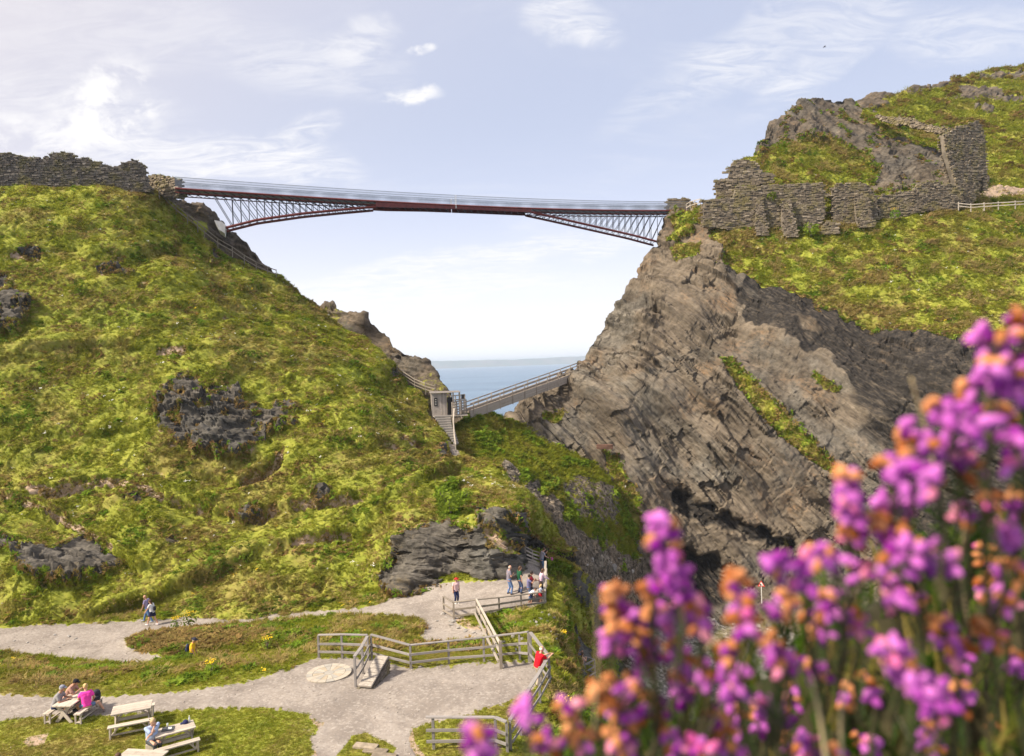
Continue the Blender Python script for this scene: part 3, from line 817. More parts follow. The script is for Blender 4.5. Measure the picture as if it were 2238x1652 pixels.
# ---- terrace, paths, mound and knoll: one height field in plan
tp = []
for l_, drop in [
    ([(-250, 1500), (-150, 1560), (0, 1520), (200, 1500), (400, 1500), (600, 1490), (700, 1450), (760, 1480), (850, 1500), (960, 1470), (1060, 1460), (1150, 1455), (1190, 1500), (1170, 1545), (1110, 1640), (950, 1640), (0, 1640), (300, 1640), (600, 1640), (800, 1640), (-250, 1640), (900, 1560), (-150, 1740), (200, 1740), (500, 1740), (800, 1740), (1000, 1740)], 13.8),
    ([(-250, 1455), (0, 1462), (100, 1474), (250, 1474), (400, 1466), (480, 1456), (560, 1446), (620, 1440), (690, 1434), (810, 1436), (900, 1458), (980, 1448), (1060, 1443)], 14.05),
    ([(-250, 1400), (0, 1400), (-250, 1430), (100, 1430), (200, 1442), (280, 1432), (0, 1376), (150, 1370), (330, 1362), (-250, 1385), (260, 1405), (60, 1410)], 16.1),
    ([(300, 1462), (420, 1463), (0, 1450), (150, 1462), (-250, 1445)], 15.95), ([(550, 1452), (480, 1460)], 15.8), ([(650, 1436), (730, 1425)], 15.5),
    ([(450, 1352), (500, 1353)], 16.0), ([(640, 1345)], 15.8), ([(780, 1334)], 15.5), ([(870, 1315), (930, 1330)], 15.2), ([(960, 1300), (930, 1365), (960, 1372)], 15.0), ([(1050, 1310), (1000, 1320), (1000, 1293), (940, 1400), (1020, 1395), (1060, 1400)], 14.85), ([(1150, 1310), (1180, 1260), (1185, 1310), (1130, 1270), (1165, 1235)], 14.65),
    ([(800, 1420), (870, 1410), (720, 1410), (960, 1420), (1040, 1420)], 14.7),
    ([(330, 1396), (400, 1388)], 15.85), ([(480, 1382), (550, 1378)], 15.6), ([(640, 1375), (700, 1373)], 15.4), ([(760, 1369), (800, 1367), (850, 1367)], 15.15), ([(500, 1364), (420, 1372)], 16.0), ([(600, 1358)], 15.9), ([(700, 1353)], 15.75), ([(790, 1344)], 15.5), ([(860, 1346)], 15.2), ([(380, 1445), (420, 1441), (480, 1437)], 14.7), ([(560, 1431), (620, 1429)], 14.6), ([(900, 1368)], 14.9), ([(450, 1412), (520, 1408), (380, 1420)], 15.55), ([(600, 1402), (660, 1398)], 15.3), ([(740, 1390), (820, 1390), (880, 1385)], 14.9), ([(500, 1425), (600, 1420)], 15.7),
    ([(1200, 1262), (1215, 1290)], 14.35), ([(1235, 1256)], 14.15), ([(1262, 1252)], 16.1), ([(1285, 1262)], 17.0), ([(1250, 1300)], 16.2), ([(1260, 1345)], 18.3), ([(1285, 1390)], 20.2), ([(1262, 1420)], 21.0), ([(1250, 1492), (1246, 1450)], 14.5), ([(1260, 1515)], 15.2), ([(1254, 1533), (1272, 1533), (1290, 1533)], 20.6), ([(1254, 1500), (1272, 1500), (1290, 1500)], 21.5), ([(1252, 1484), (1272, 1484), (1288, 1484)], 21.9), ([(1256, 1458), (1272, 1458)], 21.7), ([(1266, 1622)], 19.6), ([(1266, 1602)], 21.4), ([(1266, 1545)], 21.9), ([(1120, 1352), (1200, 1345), (1100, 1375)], 14.5), ([(1150, 1400), (1220, 1400), (1180, 1430)], 14.15), ([(1232, 1345), (1230, 1300)], 14.45), ([(1236, 1400)], 14.5), ([(1225, 1470), (1235, 1440)], 14.0), ([(1230, 1540), (1215, 1500)], 14.0), ([(1190, 1600), (1220, 1600)], 14.0), ([(1150, 1690), (1250, 1700)], 14.3),
    ([(1300, 1310)], 18.6), ([(1302, 1350)], 19.8), ([(1322, 1330), (1325, 1400)], 24), ([(1360, 1400), (1345, 1440)], 27), ([(1272, 1470), (1262, 1478)], 21.9), ([(1300, 1476), (1320, 1474)], 22.0), ([(1290, 1520)], 21.0), ([(1290, 1580)], 19.5), ([(1350, 1480), (1350, 1540)], 25), ([(1420, 1500), (1420, 1600)], 27), ([(1330, 1660)], 20), ([(1500, 1500), (1500, 1700)], 29), ([(1400, 1440), (1480, 1440)], 29), ([(1300, 1440)], 22.6)]:
    for (x_, y_) in l_: tp.append(GZ(x_, y_, drop))
tp = np.array(tp)
hf = RBF(tp[:, :2], tp[:, 2], smooth=0.004, scale=10.0)
axs = np.concatenate([np.linspace(-0.95, -0.72, 24)[:-1], np.linspace(-0.72, 0.22, 640)])
dep = 1.0 / np.linspace(1 / 21.0, 1 / 58.0, 430)
D_, A_ = np.meshgrid(dep, axs, indexing='ij')
X_ = A_ * D_; Y_ = D_
Z_ = hf(np.stack([X_.ravel(), Y_.ravel()], 1)).reshape(X_.shape)
Gd = dict(pos=np.stack([X_, Y_, Z_], -1), rows=430)
gx, gy, gd = proj(Gd['pos'].reshape(-1, 3)); gx, gy, gd = gx.reshape(X_.shape), gy.reshape(X_.shape), gd.reshape(X_.shape)
terr_poly = [(-300, 1520), (0, 1522), (180, 1525), (330, 1520), (430, 1510), (520, 1496), (580, 1480), (640, 1462), (690, 1441), (800, 1443), (900, 1464), (1000, 1455), (1150, 1448), (1176, 1466), (1165, 1495), (1140, 1520), (1080, 1540), (1020, 1555), (950, 1573), (900, 1588), (888, 1612), (905, 1660), (940, 1800), (660, 1800), (690, 1660), (684, 1610), (708, 1580), (660, 1556), (560, 1542), (450, 1545), (350, 1551), (250, 1560), (150, 1561), (60, 1566), (0, 1573), (-300, 1576)]
path_poly = [(-300, 1388), (0, 1373), (150, 1366), (320, 1357), (400, 1351), (640, 1341), (800, 1330), (870, 1306), (900, 1280), (1100, 1270), (1143, 1250), (1148, 1215), (1190, 1238), (1193, 1262), (1191, 1320), (1090, 1338), (992, 1352), (1005, 1372), (1060, 1382), (1045, 1397), (930, 1402), (922, 1388), (934, 1372), (925, 1354), (880, 1346), (790, 1339), (650, 1349), (480, 1362), (310, 1386), (272, 1402), (276, 1416), (330, 1431), (370, 1441), (300, 1452), (200, 1444), (0, 1421), (-300, 1415)]
front = gd < 37.0
terr = soft(gx, gy, terr_poly, 12, 9, 301, 14) * front
path = soft(gx, gy, path_poly, 8, 6, 302, 13) * (gd > 38.0)
tuftpatch = soft(gx, gy, [(735, 1655), (770, 1610), (800, 1603), (862, 1632), (855, 1660)], 8, 6, 303) * front
terr = terr * (1 - tuftpatch)
bare = np.maximum(soft(gx, gy, [(52, 1622), (75, 1608), (105, 1606), (98, 1622), (70, 1632)], 8, 6, 304), softl(gx, gy, [(690, 1560), (720, 1600), (700, 1650)], 14, 6, 305)) * front
bare = np.maximum(bare, softl(gx, gy, [(890, 1590), (895, 1620), (930, 1665)], 9, 4, 306) * front)
bare = np.maximum(bare, softl(gx, gy, [(1000, 1352), (1030, 1372), (1070, 1385)], 8, 5, 307) * (gd > 36))
q3 = Gd['pos'].reshape(-1, 3)
wear = sst(fbm(q3, 2.2, 3, 310).reshape(gx.shape), 0.18, 0.5) * front * (1 - terr)
n0 = gnormals(Gd['pos'], 430)
steep = sst(n0[..., 2], 0.62, 0.45) * sst(gx, 1235, 1265)
steep = steep * (0.25 + 0.75 * sst(fbm(q3, 2.4, 3, 313).reshape(gx.shape), -0.10, 0.28))
steep = np.maximum(steep, sst(gx, 1330, 1360) * 0.8)
mound = softl(gx, gy, [(300, 1405), (450, 1395), (700, 1378), (880, 1370)], 18, 6, 311)
turfa = np.where(front, 0.08, np.where(mound > 0.3, 0.22, 0.4)) * (1 - np.maximum(terr, path))
bankl = softl(gx, gy, [(-250, 1452), (0, 1458), (150, 1474), (400, 1466), (620, 1438)], 26, 8, 312) * front
turfa = np.maximum(turfa, bankl * 0.22 * (1 - terr))
ruts = fbm(q3, 3.0, 3, 320).reshape(gx.shape) * 0.05 + fbm(q3, 0.5, 2, 321).reshape(gx.shape) * 0.018
dz = turf_disp(q3, 1.0, 330).reshape(gx.shape) * turfa + ruts
dz = dz + steep * (rock_disp(q3, (0.3, 0.2, 0.9), 0.8, 0.8, 340).reshape(gx.shape))
Gd['pos'] = Gd['pos'].copy(); Gd['pos'][..., 2] += dz * (1 - steep)
Gd['pos'] += n0 * (dz * steep)[..., None]
Gd['nrm'] = gnormals(Gd['pos'], 430)
Gd['mask'] = np.zeros(gx.shape + (4,)); Gd['mask'][..., 0] = steep; Gd['mask'][..., 1] = np.maximum(terr, path); Gd['mask'][..., 3] = np.clip(bare + wear * 0.38, 0, 1); Gd['mask'][..., 2] = steep * 0.12
Gd['cls'] = np.where(steep > 0.5, 3, np.where(terr > 0.5, 1, np.where(path > 0.5, 2, 0)))
emit(Gd, M_HILL, ['ground', 'terrace', 'path', 'knoll_cliff'])
_gx0 = axs; _gd0 = 1.0 / dep


def ground_z(x, y):
    """height of the built ground at plan position"""
    a = x / y
    i = np.interp(1.0 / y, _gd0[::-1] if _gd0[0] > _gd0[-1] else _gd0, np.arange(430)[::-1] if _gd0[0] > _gd0[-1] else np.arange(430))
    j = np.interp(a, _gx0, np.arange(len(_gx0)))
    i0, j0 = int(min(max(i, 0), 428)), int(min(max(j, 0), len(_gx0) - 2))
    fi, fj = i - i0, j - j0
    zz_ = Gd['pos'][..., 2]
    return float((zz_[i0, j0] * (1 - fi) + zz_[i0 + 1, j0] * fi) * (1 - fj) + (zz_[i0, j0 + 1] * (1 - fi) + zz_[i0 + 1, j0 + 1] * fi) * fj)


def onto(px_, py_, dmin=20.0, dmax=58.0):
    """where the view line through (px, py) first meets the built ground between two distances"""
    v = P(px_, py_, 1.0) - EYE
    for d in np.arange(dmin, dmax, 0.08):
        p = EYE + v * d
        if p[2] <= ground_z(p[0], p[1]): return np.array([p[0], p[1], ground_z(p[0], p[1])])
    return EYE + v * dmax


# ---- stony cove at the cliff foot
J = grid_layer(1255, 2600, 4.5, [(1255, 1320), (1320, 1330), (1420, 1310), (1560, 1300), (1700, 1300), (2000, 1250), (2600, 1200)], [(1255, 1760), (2600, 1760)], 110,
    [(1255, 1320, 78), (1420, 1320, 85), (1560, 1320, 88), (2000, 1260, 84), (1320, 1400, 76), (1500, 1420, 78), (1700, 1420, 78), (1400, 1600, 61), (1700, 1600, 62), (1255, 1700, 55), (2000, 1700, 56), (2600, 1760, 50), (2600, 1200, 80)], roll=None)
J['mask'] = np.zeros(J['px'].shape + (4,)); J['mask'][..., 0] = 1.0
displace(J, lambda p, n: fbm(p, 4.0, 3, 350) * 0.5 + ridged(p, 1.0, 3, 351) * 0.16)
J['cls'] = np.zeros(J['px'].shape, int)
emit(J, M_BEACH, ['beach'])

# ---- sea
mt, g = new_mat('sea_water')
pos = g.n('ShaderNodeNewGeometry').outputs['Position']
wv = g.m('ADD', g.m('MULTIPLY', g.noise(g.vm('MULTIPLY', pos, (0.6, 1.6, 1)), 0.05, 6.0, 0.65, 0.4), 1.0), g.m('MULTIPLY', g.noise(pos, 0.4, 4.0, 0.6), 0.18))
cur = g.mr(g.noise(g.vm('MULTIPLY', pos, (0.25, 1.0, 1)), 0.004, 4.0, 0.6), 0.35, 0.65)
M_SEA = finish(mt, g, g.mix(cur, C4((0.085, 0.155, 0.25)), C4((0.13, 0.215, 0.32))), 0.32, wv, 1.0, 6.0, 0.5)
a = np.linspace(0, 2 * math.pi, 97)[:-1]
rad = [30.0, 120, 300, 800, 2500, 8000, 20000, 42000]
sv = np.concatenate([np.stack([r * np.cos(a), 60 + r * np.sin(a), a * 0], 1) for r in rad])
sf = [(i * 96 + k, i * 96 + (k + 1) % 96, (i + 1) * 96 + (k + 1) % 96, (i + 1) * 96 + k) for i in range(len(rad) - 1) for k in range(96)]
add_obj('sea', mesh_np('sea', sv, np.array(sf), True), M_SEA, kind='structure')

# ---- distant headland across the bay
xs = np.linspace(560, 1700, 160)
top = np.interp(xs, [560, 900, 935, 1000, 1050, 1080, 1110, 1150, 1180, 1230, 1280, 1340, 1700], [799, 791, 789, 787.5, 786.5, 785, 786, 783.5, 782.5, 779.5, 777.5, 775, 765])
base_d = np.interp(xs, [560, 935, 1280, 1700], [11500, 11800, 12800, 13500])
hp = P(xs, top, base_d)
hz = hp[:, 2] + fbm(np.stack([xs / 1.0, xs * 0, xs * 0], 1), 26, 4, 5) * 9
az = (hp[:, :2]) / np.linalg.norm(hp[:, :2], axis=1, keepdims=True)
rowsv = []
for off, fz in [(-260, -0.05), (-120, 0.35), (-60, 0.72), (120, 0.95), (500, 1.0), (1400, 0.9), (2600, 0.4), (3000, -0.05)]:
    jit_ = fbm(np.stack([xs / 1.0, xs * 0 + off, xs * 0], 1), 18, 3, 9) * 90
    pxy = hp[:, :2] + az * (off + jit_[:, None] * (abs(off) < 400))
    rowsv.append(np.concatenate([pxy, (np.maximum(hz, 20) * fz)[:, None]], 1))
hv = np.concatenate(rowsv); n_ = len(xs)
hfc = [(i * n_ + k, i * n_ + k + 1, (i + 1) * n_ + k + 1, (i + 1) * n_ + k) for i in range(len(rowsv) - 1) for k in range(n_ - 1)]
mt, g = new_mat('far_headland')
pos = g.n('ShaderNodeNewGeometry').outputs['Position']
hn = g.noise(pos, 0.004, 5.0, 0.6)
finish(mt, g, g.mix(g.mr(hn, 0.4, 0.6), C4((0.07, 0.10, 0.04)), C4((0.16, 0.14, 0.09))), 0.95)
add_obj('headland', mesh_np('headland', hv, np.array(hfc), True), mt, kind='structure')

# ---- sea haze between here and the headland
mt = bpy.data.materials.new('sea_haze'); mt.use_nodes = True
g = NG(mt.node_tree)
vol = g.n('ShaderNodeVolumePrincipled', Color=C4((0.66, 0.80, 1.0)), Density=0.00012, Anisotropy=0.0)
vo_ = g.n('ShaderNodeOutputMaterial'); mt.node_tree.links.new(vol.outputs[0], vo_.inputs['Volume'])
hb_ = MB(); hb_.box((0, 8000, 59.0), (44000, 44000, 124.0))
add_obj('haze', hb_.mesh('haze'), mt, kind='stuff')
# ------------------------------------------------------------------ grass, as scattered tufts
def blade_mesh(name, nb, h, spread, width, lean, seed, leafy=False):
    r = np.random.default_rng(seed); V = []; Fq = []
    for k in range(nb):
        th = r.uniform(0, 2 * math.pi); rr = spread * math.sqrt(r.uniform(0, 1)) * 0.6
        b = np.array([rr * math.cos(th), rr * math.sin(th), -0.12 * h])
        hh = h * r.uniform(0.55, 1.1); th2 = th + r.uniform(-0.9, 0.9)
        o = np.array([math.cos(th2), math.sin(th2), 0]) * lean * hh * r.uniform(0.5, 1.3)
        w = np.array([-math.sin(th2), math.cos(th2), 0]) * width * r.uniform(0.7, 1.3)
        mid = b + o * 0.35 + np.array([0, 0, hh * 0.62]); tip = b + o * 1.25 + np.array([0, 0, hh * (0.85 if not leafy else 0.75)])
        n = len(V)
        if leafy:
            V += [b, mid - w, tip, mid + w]; Fq += [(n, n + 1, n + 2, n + 3)]
        else:
            V += [b - w, b + w, mid + w * 0.8, mid - w * 0.8, tip]; Fq += [(n, n + 1, n + 2, n + 3), (n + 3, n + 2, n + 4, n + 4)]
    me = bpy.data.meshes.new(name)
    me.from_pydata([tuple(v) for v in V], [], [tuple(dict.fromkeys(f)) for f in Fq])
    me.update()
    return me


def turf_mat(name, tint=(1, 1, 1), mixc=None, mixf=0.0, lo=0.85, hi=1.35, trans=0.45):
    mt, g = new_mat(name)
    gn = g.n('ShaderNodeGroup'); gn.node_tree = GRASS_GROUP
    c = g.mix(1.0, gn.outputs[0], C4(tint), 'MULTIPLY')
    if mixc: c = g.mix(mixf, c, C4(mixc))
    rnd = g.n('ShaderNodeObjectInfo').outputs['Random']
    br = g.mr(rnd, 0, 1, lo, hi, False)
    c = g.mix(1.0, c, g.n('ShaderNodeCombineColor', i0=br, i1=br, i2=br).outputs[0], 'MULTIPLY')
    hs = g.n('ShaderNodeHueSaturation', Hue=g.mr(g.m('FRACT', g.m('MULTIPLY', rnd, 7.31)), 0, 1, 0.482, 0.512, False), Saturation=1.0, Color=c).outputs[0]
    d = g.n('ShaderNodeBsdfDiffuse', Color=hs, Roughness=0.5); t = g.n('ShaderNodeBsdfTranslucent', Color=hs)
    mx = g.n('ShaderNodeMixShader', i0=trans, i1=d.outputs[0], i2=t.outputs[0])
    g.n('ShaderNodeOutputMaterial', Surface=mx.outputs[0])
    return mt


def scatter(name, pts, rot, scl, protos, mat, kind='stuff', label=None, cat=None):
    me = mesh_np(name, pts, np.zeros((0, 3), np.int32))
    for nm, typ, dat in (('rot', 'FLOAT_VECTOR', rot), ('scl', 'FLOAT_VECTOR', scl), ('pick', 'INT', rng.integers(0, len(protos), len(pts)))):
        at = me.attributes.new(nm, typ, 'POINT')
        at.data.foreach_set('vector' if typ == 'FLOAT_VECTOR' else 'value', np.ascontiguousarray(dat, np.int32 if typ == 'INT' else np.float32).ravel())
    o = add_obj(name, me, mat, kind=kind, label=label, cat=cat)
    t = bpy.data.node_groups.new('scatter_' + name, 'GeometryNodeTree')
    t.interface.new_socket('Geometry', in_out='INPUT', socket_type='NodeSocketGeometry')
    t.interface.new_socket('Geometry', in_out='OUTPUT', socket_type='NodeSocketGeometry')
    g = NG(t)
    gi = g.n('NodeGroupInput'); go = g.n('NodeGroupOutput')
    j = g.n('GeometryNodeJoinGeometry')
    for pm in protos:
        po = bpy.data.objects.new('tuft_shape', pm)
        oi = g.n('GeometryNodeObjectInfo'); oi.inputs['Object'].default_value = po
        sm = g.n('GeometryNodeSetMaterial', i0=oi.outputs['Geometry']); sm.inputs['Material'].default_value = mat
        gt = g.n('GeometryNodeGeometryToInstance', i0=sm.outputs[0])
        t.links.new(gt.outputs[0], j.inputs[0])
    na = lambda nm, typ: g.n('GeometryNodeInputNamedAttribute', {'data_type': typ}, Name=nm).outputs[0]
    ip = g.n('GeometryNodeInstanceOnPoints', Points=gi.outputs[0], Instance=j.outputs[0], Rotation=na('rot', 'FLOAT_VECTOR'), Scale=na('scl', 'FLOAT_VECTOR'))
    ip.inputs['Pick Instance'].default_value = True
    t.links.new(na('pick', 'INT'), ip.inputs['Instance Index'])
    t.links.new(ip.outputs[0], go.inputs[0])
    md = o.modifiers.new('scatter', 'NODES'); md.node_group = t
    return o


def pick_points(L, dens, n, facing=True):
    """n random points on a sheet, by area times density"""
    pos, nrm = L['pos'], L['nrm']
    du = pos[:-1, 1:] - pos[:-1, :-1]; dv = pos[1:, :-1] - pos[:-1, :-1]
    area = np.linalg.norm(np.cross(du, dv), axis=2)
    vis = ((EYE - pos[:-1, :-1]) * nrm[:-1, :-1]).sum(2) > 0
    w = np.minimum(area, 1.0) * dens[:-1, :-1] * (vis if facing else 1)
    c = np.cumsum(w.ravel()); k = np.searchsorted(c, rng.uniform(0, c[-1], n))
    i, j = np.unravel_index(np.minimum(k, w.size - 1), w.shape)
    a, b = rng.uniform(0, 1, n)[:, None], rng.uniform(0, 1, n)[:, None]
    return pos[i, j] + a * du[i, j] + b * dv[i, j], nrm[i, j], i, j


def orient(nrm, k=0.45, tilt=0.25):
    n = len(nrm)
    up = nrm * k + np.array([0, 0, 1.0]) * (1 - k) + rng.normal(0, tilt, (n, 3)) * np.array([1, 1, 0.2])
    up /= np.linalg.norm(up, axis=1, keepdims=True)
    rx = np.arcsin(np.clip(-up[:, 1], -1, 1)); ry = np.arctan2(up[:, 0], up[:, 2])
    return np.stack([rx, ry, rng.uniform(0, 2 * math.pi, n)], 1)


TUFT = [blade_mesh('tuft', 15, 1.0, 0.75, 0.075, 0.85, s) for s in range(4)]
LAWN = [blade_mesh('lawn', 16, 1.0, 1.3, 0.075, 0.5, s + 10) for s in range(3)]
BUSH = [blade_mesh('bush', 34, 1.0, 1.1, 0.13, 0.55, s + 20, True) for s in range(3)]
M_TUFT = turf_mat('grass_blades', trans=0.5)
M_DRY = turf_mat('dry_grass', mixc=(0.44, 0.34, 0.15), mixf=0.75)
M_BRACK = turf_mat('brown_growth', mixc=(0.33, 0.205, 0.10), mixf=0.7, lo=0.6, hi=1.4, trans=0.3)
M_SHRUB = turf_mat('leafy_growth', mixc=(0.12, 0.225, 0.024), mixf=0.7, lo=0.6, hi=1.7, trans=0.35)
M_WHITE = simple_mat('white_petals', (0.75, 0.75, 0.68), var=0.1)
M_YELLOW = simple_mat('yellow_petals', (0.80, 0.55, 0.02), var=0.15)


def cover(name, L, dens, n, lo, hi, protos, mat, k=0.45, flat=1.0, pw=1.6):
    p, nr, i, j = pick_points(L, dens, n)
    s = lo + (hi - lo) * rng.uniform(0, 1, n) ** pw
    scl = np.stack([s * rng.uniform(0.8, 1.3, n), s * rng.uniform(0.8, 1.3, n), s * flat * rng.uniform(0.7, 1.2, n)], 1)
    return scatter(name, p, orient(nr, k), scl, protos, mat)


def clumpy(L, wl, seed, a, b):
    return sst(fbm(L['pos'].reshape(-1, 3), wl, 3, seed).reshape(L['px'].shape if 'px' in L else L['pos'].shape[:2]), a, b)


dB = np.clip(1 - B['mask'][..., 0] * 1.6, 0, 1) * (1 - 0.75 * np.clip(hollow, 0, 1)) * (1 - 0.5 * halo) * (1 - np.clip(trail, 0, 1))
cover('hill_grass', B, dB * (0.25 + clumpy(B, 1.6, 400, -0.3, 0.4)), 115000, 0.10, 0.30, TUFT, M_TUFT, 0.75, 0.38)
cover('dry_hill_grass', B, dB * clumpy(B, 2.4, 401, 0.05, 0.45), 16000, 0.10, 0.30, TUFT, M_DRY, 0.6, 0.7)
edge = np.clip(B['mask'][..., 0] * (1 - B['mask'][..., 0]) * 4, 0, 1)
cover('brown_bracken', B, dB * (1 - 0.8 * trods) * clumpy(B, 3.2, 402, 0.12, 0.42) + hollow * 1.5 + edge * 2.6, 8000, 0.12, 0.34, BUSH, M_BRACK, 0.6, 0.6)
cover('green_bracken', B, dB * clumpy(B, 2.6, 403, 0.3, 0.5) + edge * 0.5 + soft(B['px'], B['py'], [(960, 1085), (985, 1060), (1010, 1085), (990, 1140), (960, 1130)], 10, 8, 404) * 6, 5500, 0.12, 0.38, BUSH, M_SHRUB, 0.6, 0.65)
dE = np.clip(1 - E['mask'][..., 0] * 1.5, 0, 1) * (1 - E['mask'][..., 3])
cover('island_grass', E, dE * (0.3 + clumpy(E, 2.2, 410, -0.3, 0.4)), 52000, 0.14, 0.40, TUFT, M_TUFT, 0.7, 0.45)
cover('dry_island_grass', E, dE * clumpy(E, 3.4, 411, 0.05, 0.45), 8000, 0.2, 0.6, TUFT, M_DRY, 0.55, 0.7)
eE = np.clip(E['mask'][..., 0] * (1 - E['mask'][..., 0]) * 4, 0, 1)
cover('island_bracken', E, dE * clumpy(E, 3.0, 412, 0.1, 0.45) + eE * 0.7, 6500, 0.15, 0.42, BUSH, M_BRACK, 0.6, 0.6)
cover('island_leaves', E, dE * clumpy(E, 2.4, 413, 0.25, 0.5) + eE * 0.5, 5500, 0.15, 0.45, BUSH, M_SHRUB, 0.6, 0.7)
dC = np.clip(1 - Cg['mask'][..., 0] * 1.2, 0, 1)
cover('gully_grass', Cg, dC, 15000, 0.2, 0.5, TUFT, M_TUFT, 0.7, 0.5)
cover('gully_leaves', Cg, dC * clumpy(Cg, 2.4, 420, 0.1, 0.4), 4500, 0.2, 0.5, BUSH, M_SHRUB, 0.6, 0.8)
dF = np.clip(1 - Fh['mask'][..., 0] * 1.5, 0, 1)
cover('upper_grass', Fh, dF, 16000, 0.35, 0.9, TUFT, M_TUFT, 0.5, 0.6)
cover('upper_bracken', Fh, dF * clumpy(Fh, 5.0, 430, 0.05, 0.4), 5000, 0.35, 0.9, BUSH, M_BRACK, 0.5, 0.6)
dG = np.clip(1 - 1.35 * np.maximum(Gd['mask'][..., 1], Gd['mask'][..., 0]), 0, 1) * (1 - 0.8 * np.clip(Gd['mask'][..., 3], 0, 1))
longg = np.clip(np.where(front, 0, 1) * 1.0 + bankl + sst(gx, 1185, 1205), 0, 1)
inview = (gx > -150) & (gy < 1720)
cover('dry_lawn_grass', Gd, dG * (1 - longg) * inview * (0.15 + wear + clumpy(Gd, 1.4, 455, 0.0, 0.4)), 8000, 0.03, 0.07, LAWN, M_DRY, 0.3, 0.7)
cover('lawn_grass', Gd, dG * (1 - longg) * inview, 46000, 0.035, 0.085, LAWN, M_TUFT, 0.3, 0.8)
cover('bank_grass', Gd, dG * longg * inview, 34000, 0.09, 0.28, TUFT, M_TUFT, 0.45, 0.8)
cover('dry_bank_grass', Gd, dG * longg * inview * clumpy(Gd, 2.0, 440, 0.0, 0.4), 6000, 0.14, 0.38, TUFT, M_DRY, 0.4, 0.9)
cover('mound_growth', Gd, dG * (gy > 1372) * np.maximum(mound * sst(gx, 620, 350), longg * 0.15 * clumpy(Gd, 1.6, 441, 0.1, 0.4)) * inview, 4200, 0.14, 0.34, BUSH, M_BRACK, 0.5, 0.8)
cover('bank_leaves', Gd, dG * longg * inview * clumpy(Gd, 1.8, 442, 0.2, 0.5), 4200, 0.12, 0.36, BUSH, M_SHRUB, 0.5, 0.9)

# little flowers in the turf
def flower_mesh(name, nf, hgt, size, seed):
    r = np.random.default_rng(seed); mb = MB()
    for k in range(nf):
        c = np.array([r.normal(0, 0.35), r.normal(0, 0.35), hgt * r.uniform(0.7, 1.1)])
        a = r.uniform(0, 3.1)
        for q in range(2):
            u = np.array([math.cos(a + q * 1.57), math.sin(a + q * 1.57), r.uniform(-.3, .3)]) * size; v = np.array([-u[1], u[0], size * r.uniform(-.5, .5)])
            mb.add([c - u - v, c + u - v, c + u + v, c - u + v], [(0, 1, 2, 3)])
    return mb.mesh(name)


FLW = [flower_mesh('flower_head', 7, 1.0, 0.13, s) for s in range(3)]
p1, n1, *_ = pick_points(B, dB * clumpy(B, 3.0, 450, 0.15, 0.4), 420)
p2, n2, *_ = pick_points(E, dE * clumpy(E, 3.0, 451, 0.15, 0.4), 320)
pp = np.concatenate([p1, p2]); s_ = rng.uniform(0.12, 0.26, len(pp))
scatter('white_wildflowers', pp, orient(np.concatenate([n1, n2]), 0.5), np.stack([s_] * 3, 1), FLW, M_WHITE)
p1, n1, *_ = pick_points(B, dB * clumpy(B, 4.0, 452, 0.3, 0.5), 90)
p2, n2, *_ = pick_points(E, dE * clumpy(E, 3.0, 453, 0.3, 0.5), 130)
p3, n3, *_ = pick_points(Gd, dG * longg * inview * clumpy(Gd, 2.0, 454, 0.3, 0.5), 60)
pp = np.concatenate([p1, p2, p3]); s_ = np.concatenate([rng.uniform(0.14, 0.28, 220), rng.uniform(0.10, 0.18, 60)])
scatter('yellow_wildflowers', pp, orient(np.concatenate([n1, n2, n3]), 0.5), np.stack([s_] * 3, 1), FLW, M_YELLOW)
# ------------------------------------------------------------------ materials for made things
M_TIMBER = None


def timber_mat(name, a, b, scale=9.0):
    mt, g = new_mat(name)
    pos = g.n('ShaderNodeNewGeometry').outputs['Position']
    rnd = g.n('ShaderNodeObjectInfo').outputs['Random']
    oc = g.n('ShaderNodeTexCoord').outputs['Object']
    gr = g.noise(g.vm('MULTIPLY', oc, (6.0, 6.0, 0.7)), 3.0, 5.0, 0.65, 0.4)
    bl = g.noise(pos, scale * 0.4, 4.0, 0.6)
    c = g.mix(g.mr(gr, 0.3, 0.7), C4(a), C4(b))
    c = g.mix(g.mr(bl, 0.5, 0.72, 0.0, 0.4), c, C4([x * 0.55 for x in a]))
    k = g.mr(rnd, 0, 1, 0.82, 1.15, False)
    c = g.mix(1.0, c, g.n('ShaderNodeCombineColor', i0=k, i1=k, i2=k).outputs[0], 'MULTIPLY')
    return finish(mt, g, c, 0.85, gr, 0.3, 0.01, 0.25)


M_TIMBER = timber_mat('weathered_timber', (0.185, 0.155, 0.122), (0.30, 0.262, 0.218))
M_PALE = timber_mat('pale_timber', (0.33, 0.285, 0.235), (0.50, 0.45, 0.39))
M_GREY = timber_mat('grey_timber', (0.20, 0.182, 0.172), (0.32, 0.298, 0.284))
M_OLD = timber_mat('old_bridge_timber', (0.27, 0.225, 0.185), (0.42, 0.365, 0.31))
M_REDSTEEL = simple_mat('red_brown_steel', (0.145, 0.030, 0.028), 0.55, 0.25, 2.0, 0.0, 0.4)
M_DARKSTEEL = simple_mat('dark_steel', (0.035, 0.033, 0.035), 0.5, 0.2, 2.0, 0.3, 0.4)
M_RAIL = simple_mat('rail_steel', (0.24, 0.27, 0.31), 0.4, 0.15, 2.0, 0.6, 0.5)
M_DECK = simple_mat('slate_deck', (0.30, 0.32, 0.35), 0.7, 0.25, 3.0)
M_CONC = simple_mat('pale_concrete', (0.62, 0.60, 0.57), 0.85, 0.15, 1.2)
M_BLACK = simple_mat('black_plastic', (0.02, 0.02, 0.022), 0.5, 0.2)
M_RUST = simple_mat('rusty_timber', (0.13, 0.07, 0.05), 0.85, 0.4, 2.0)

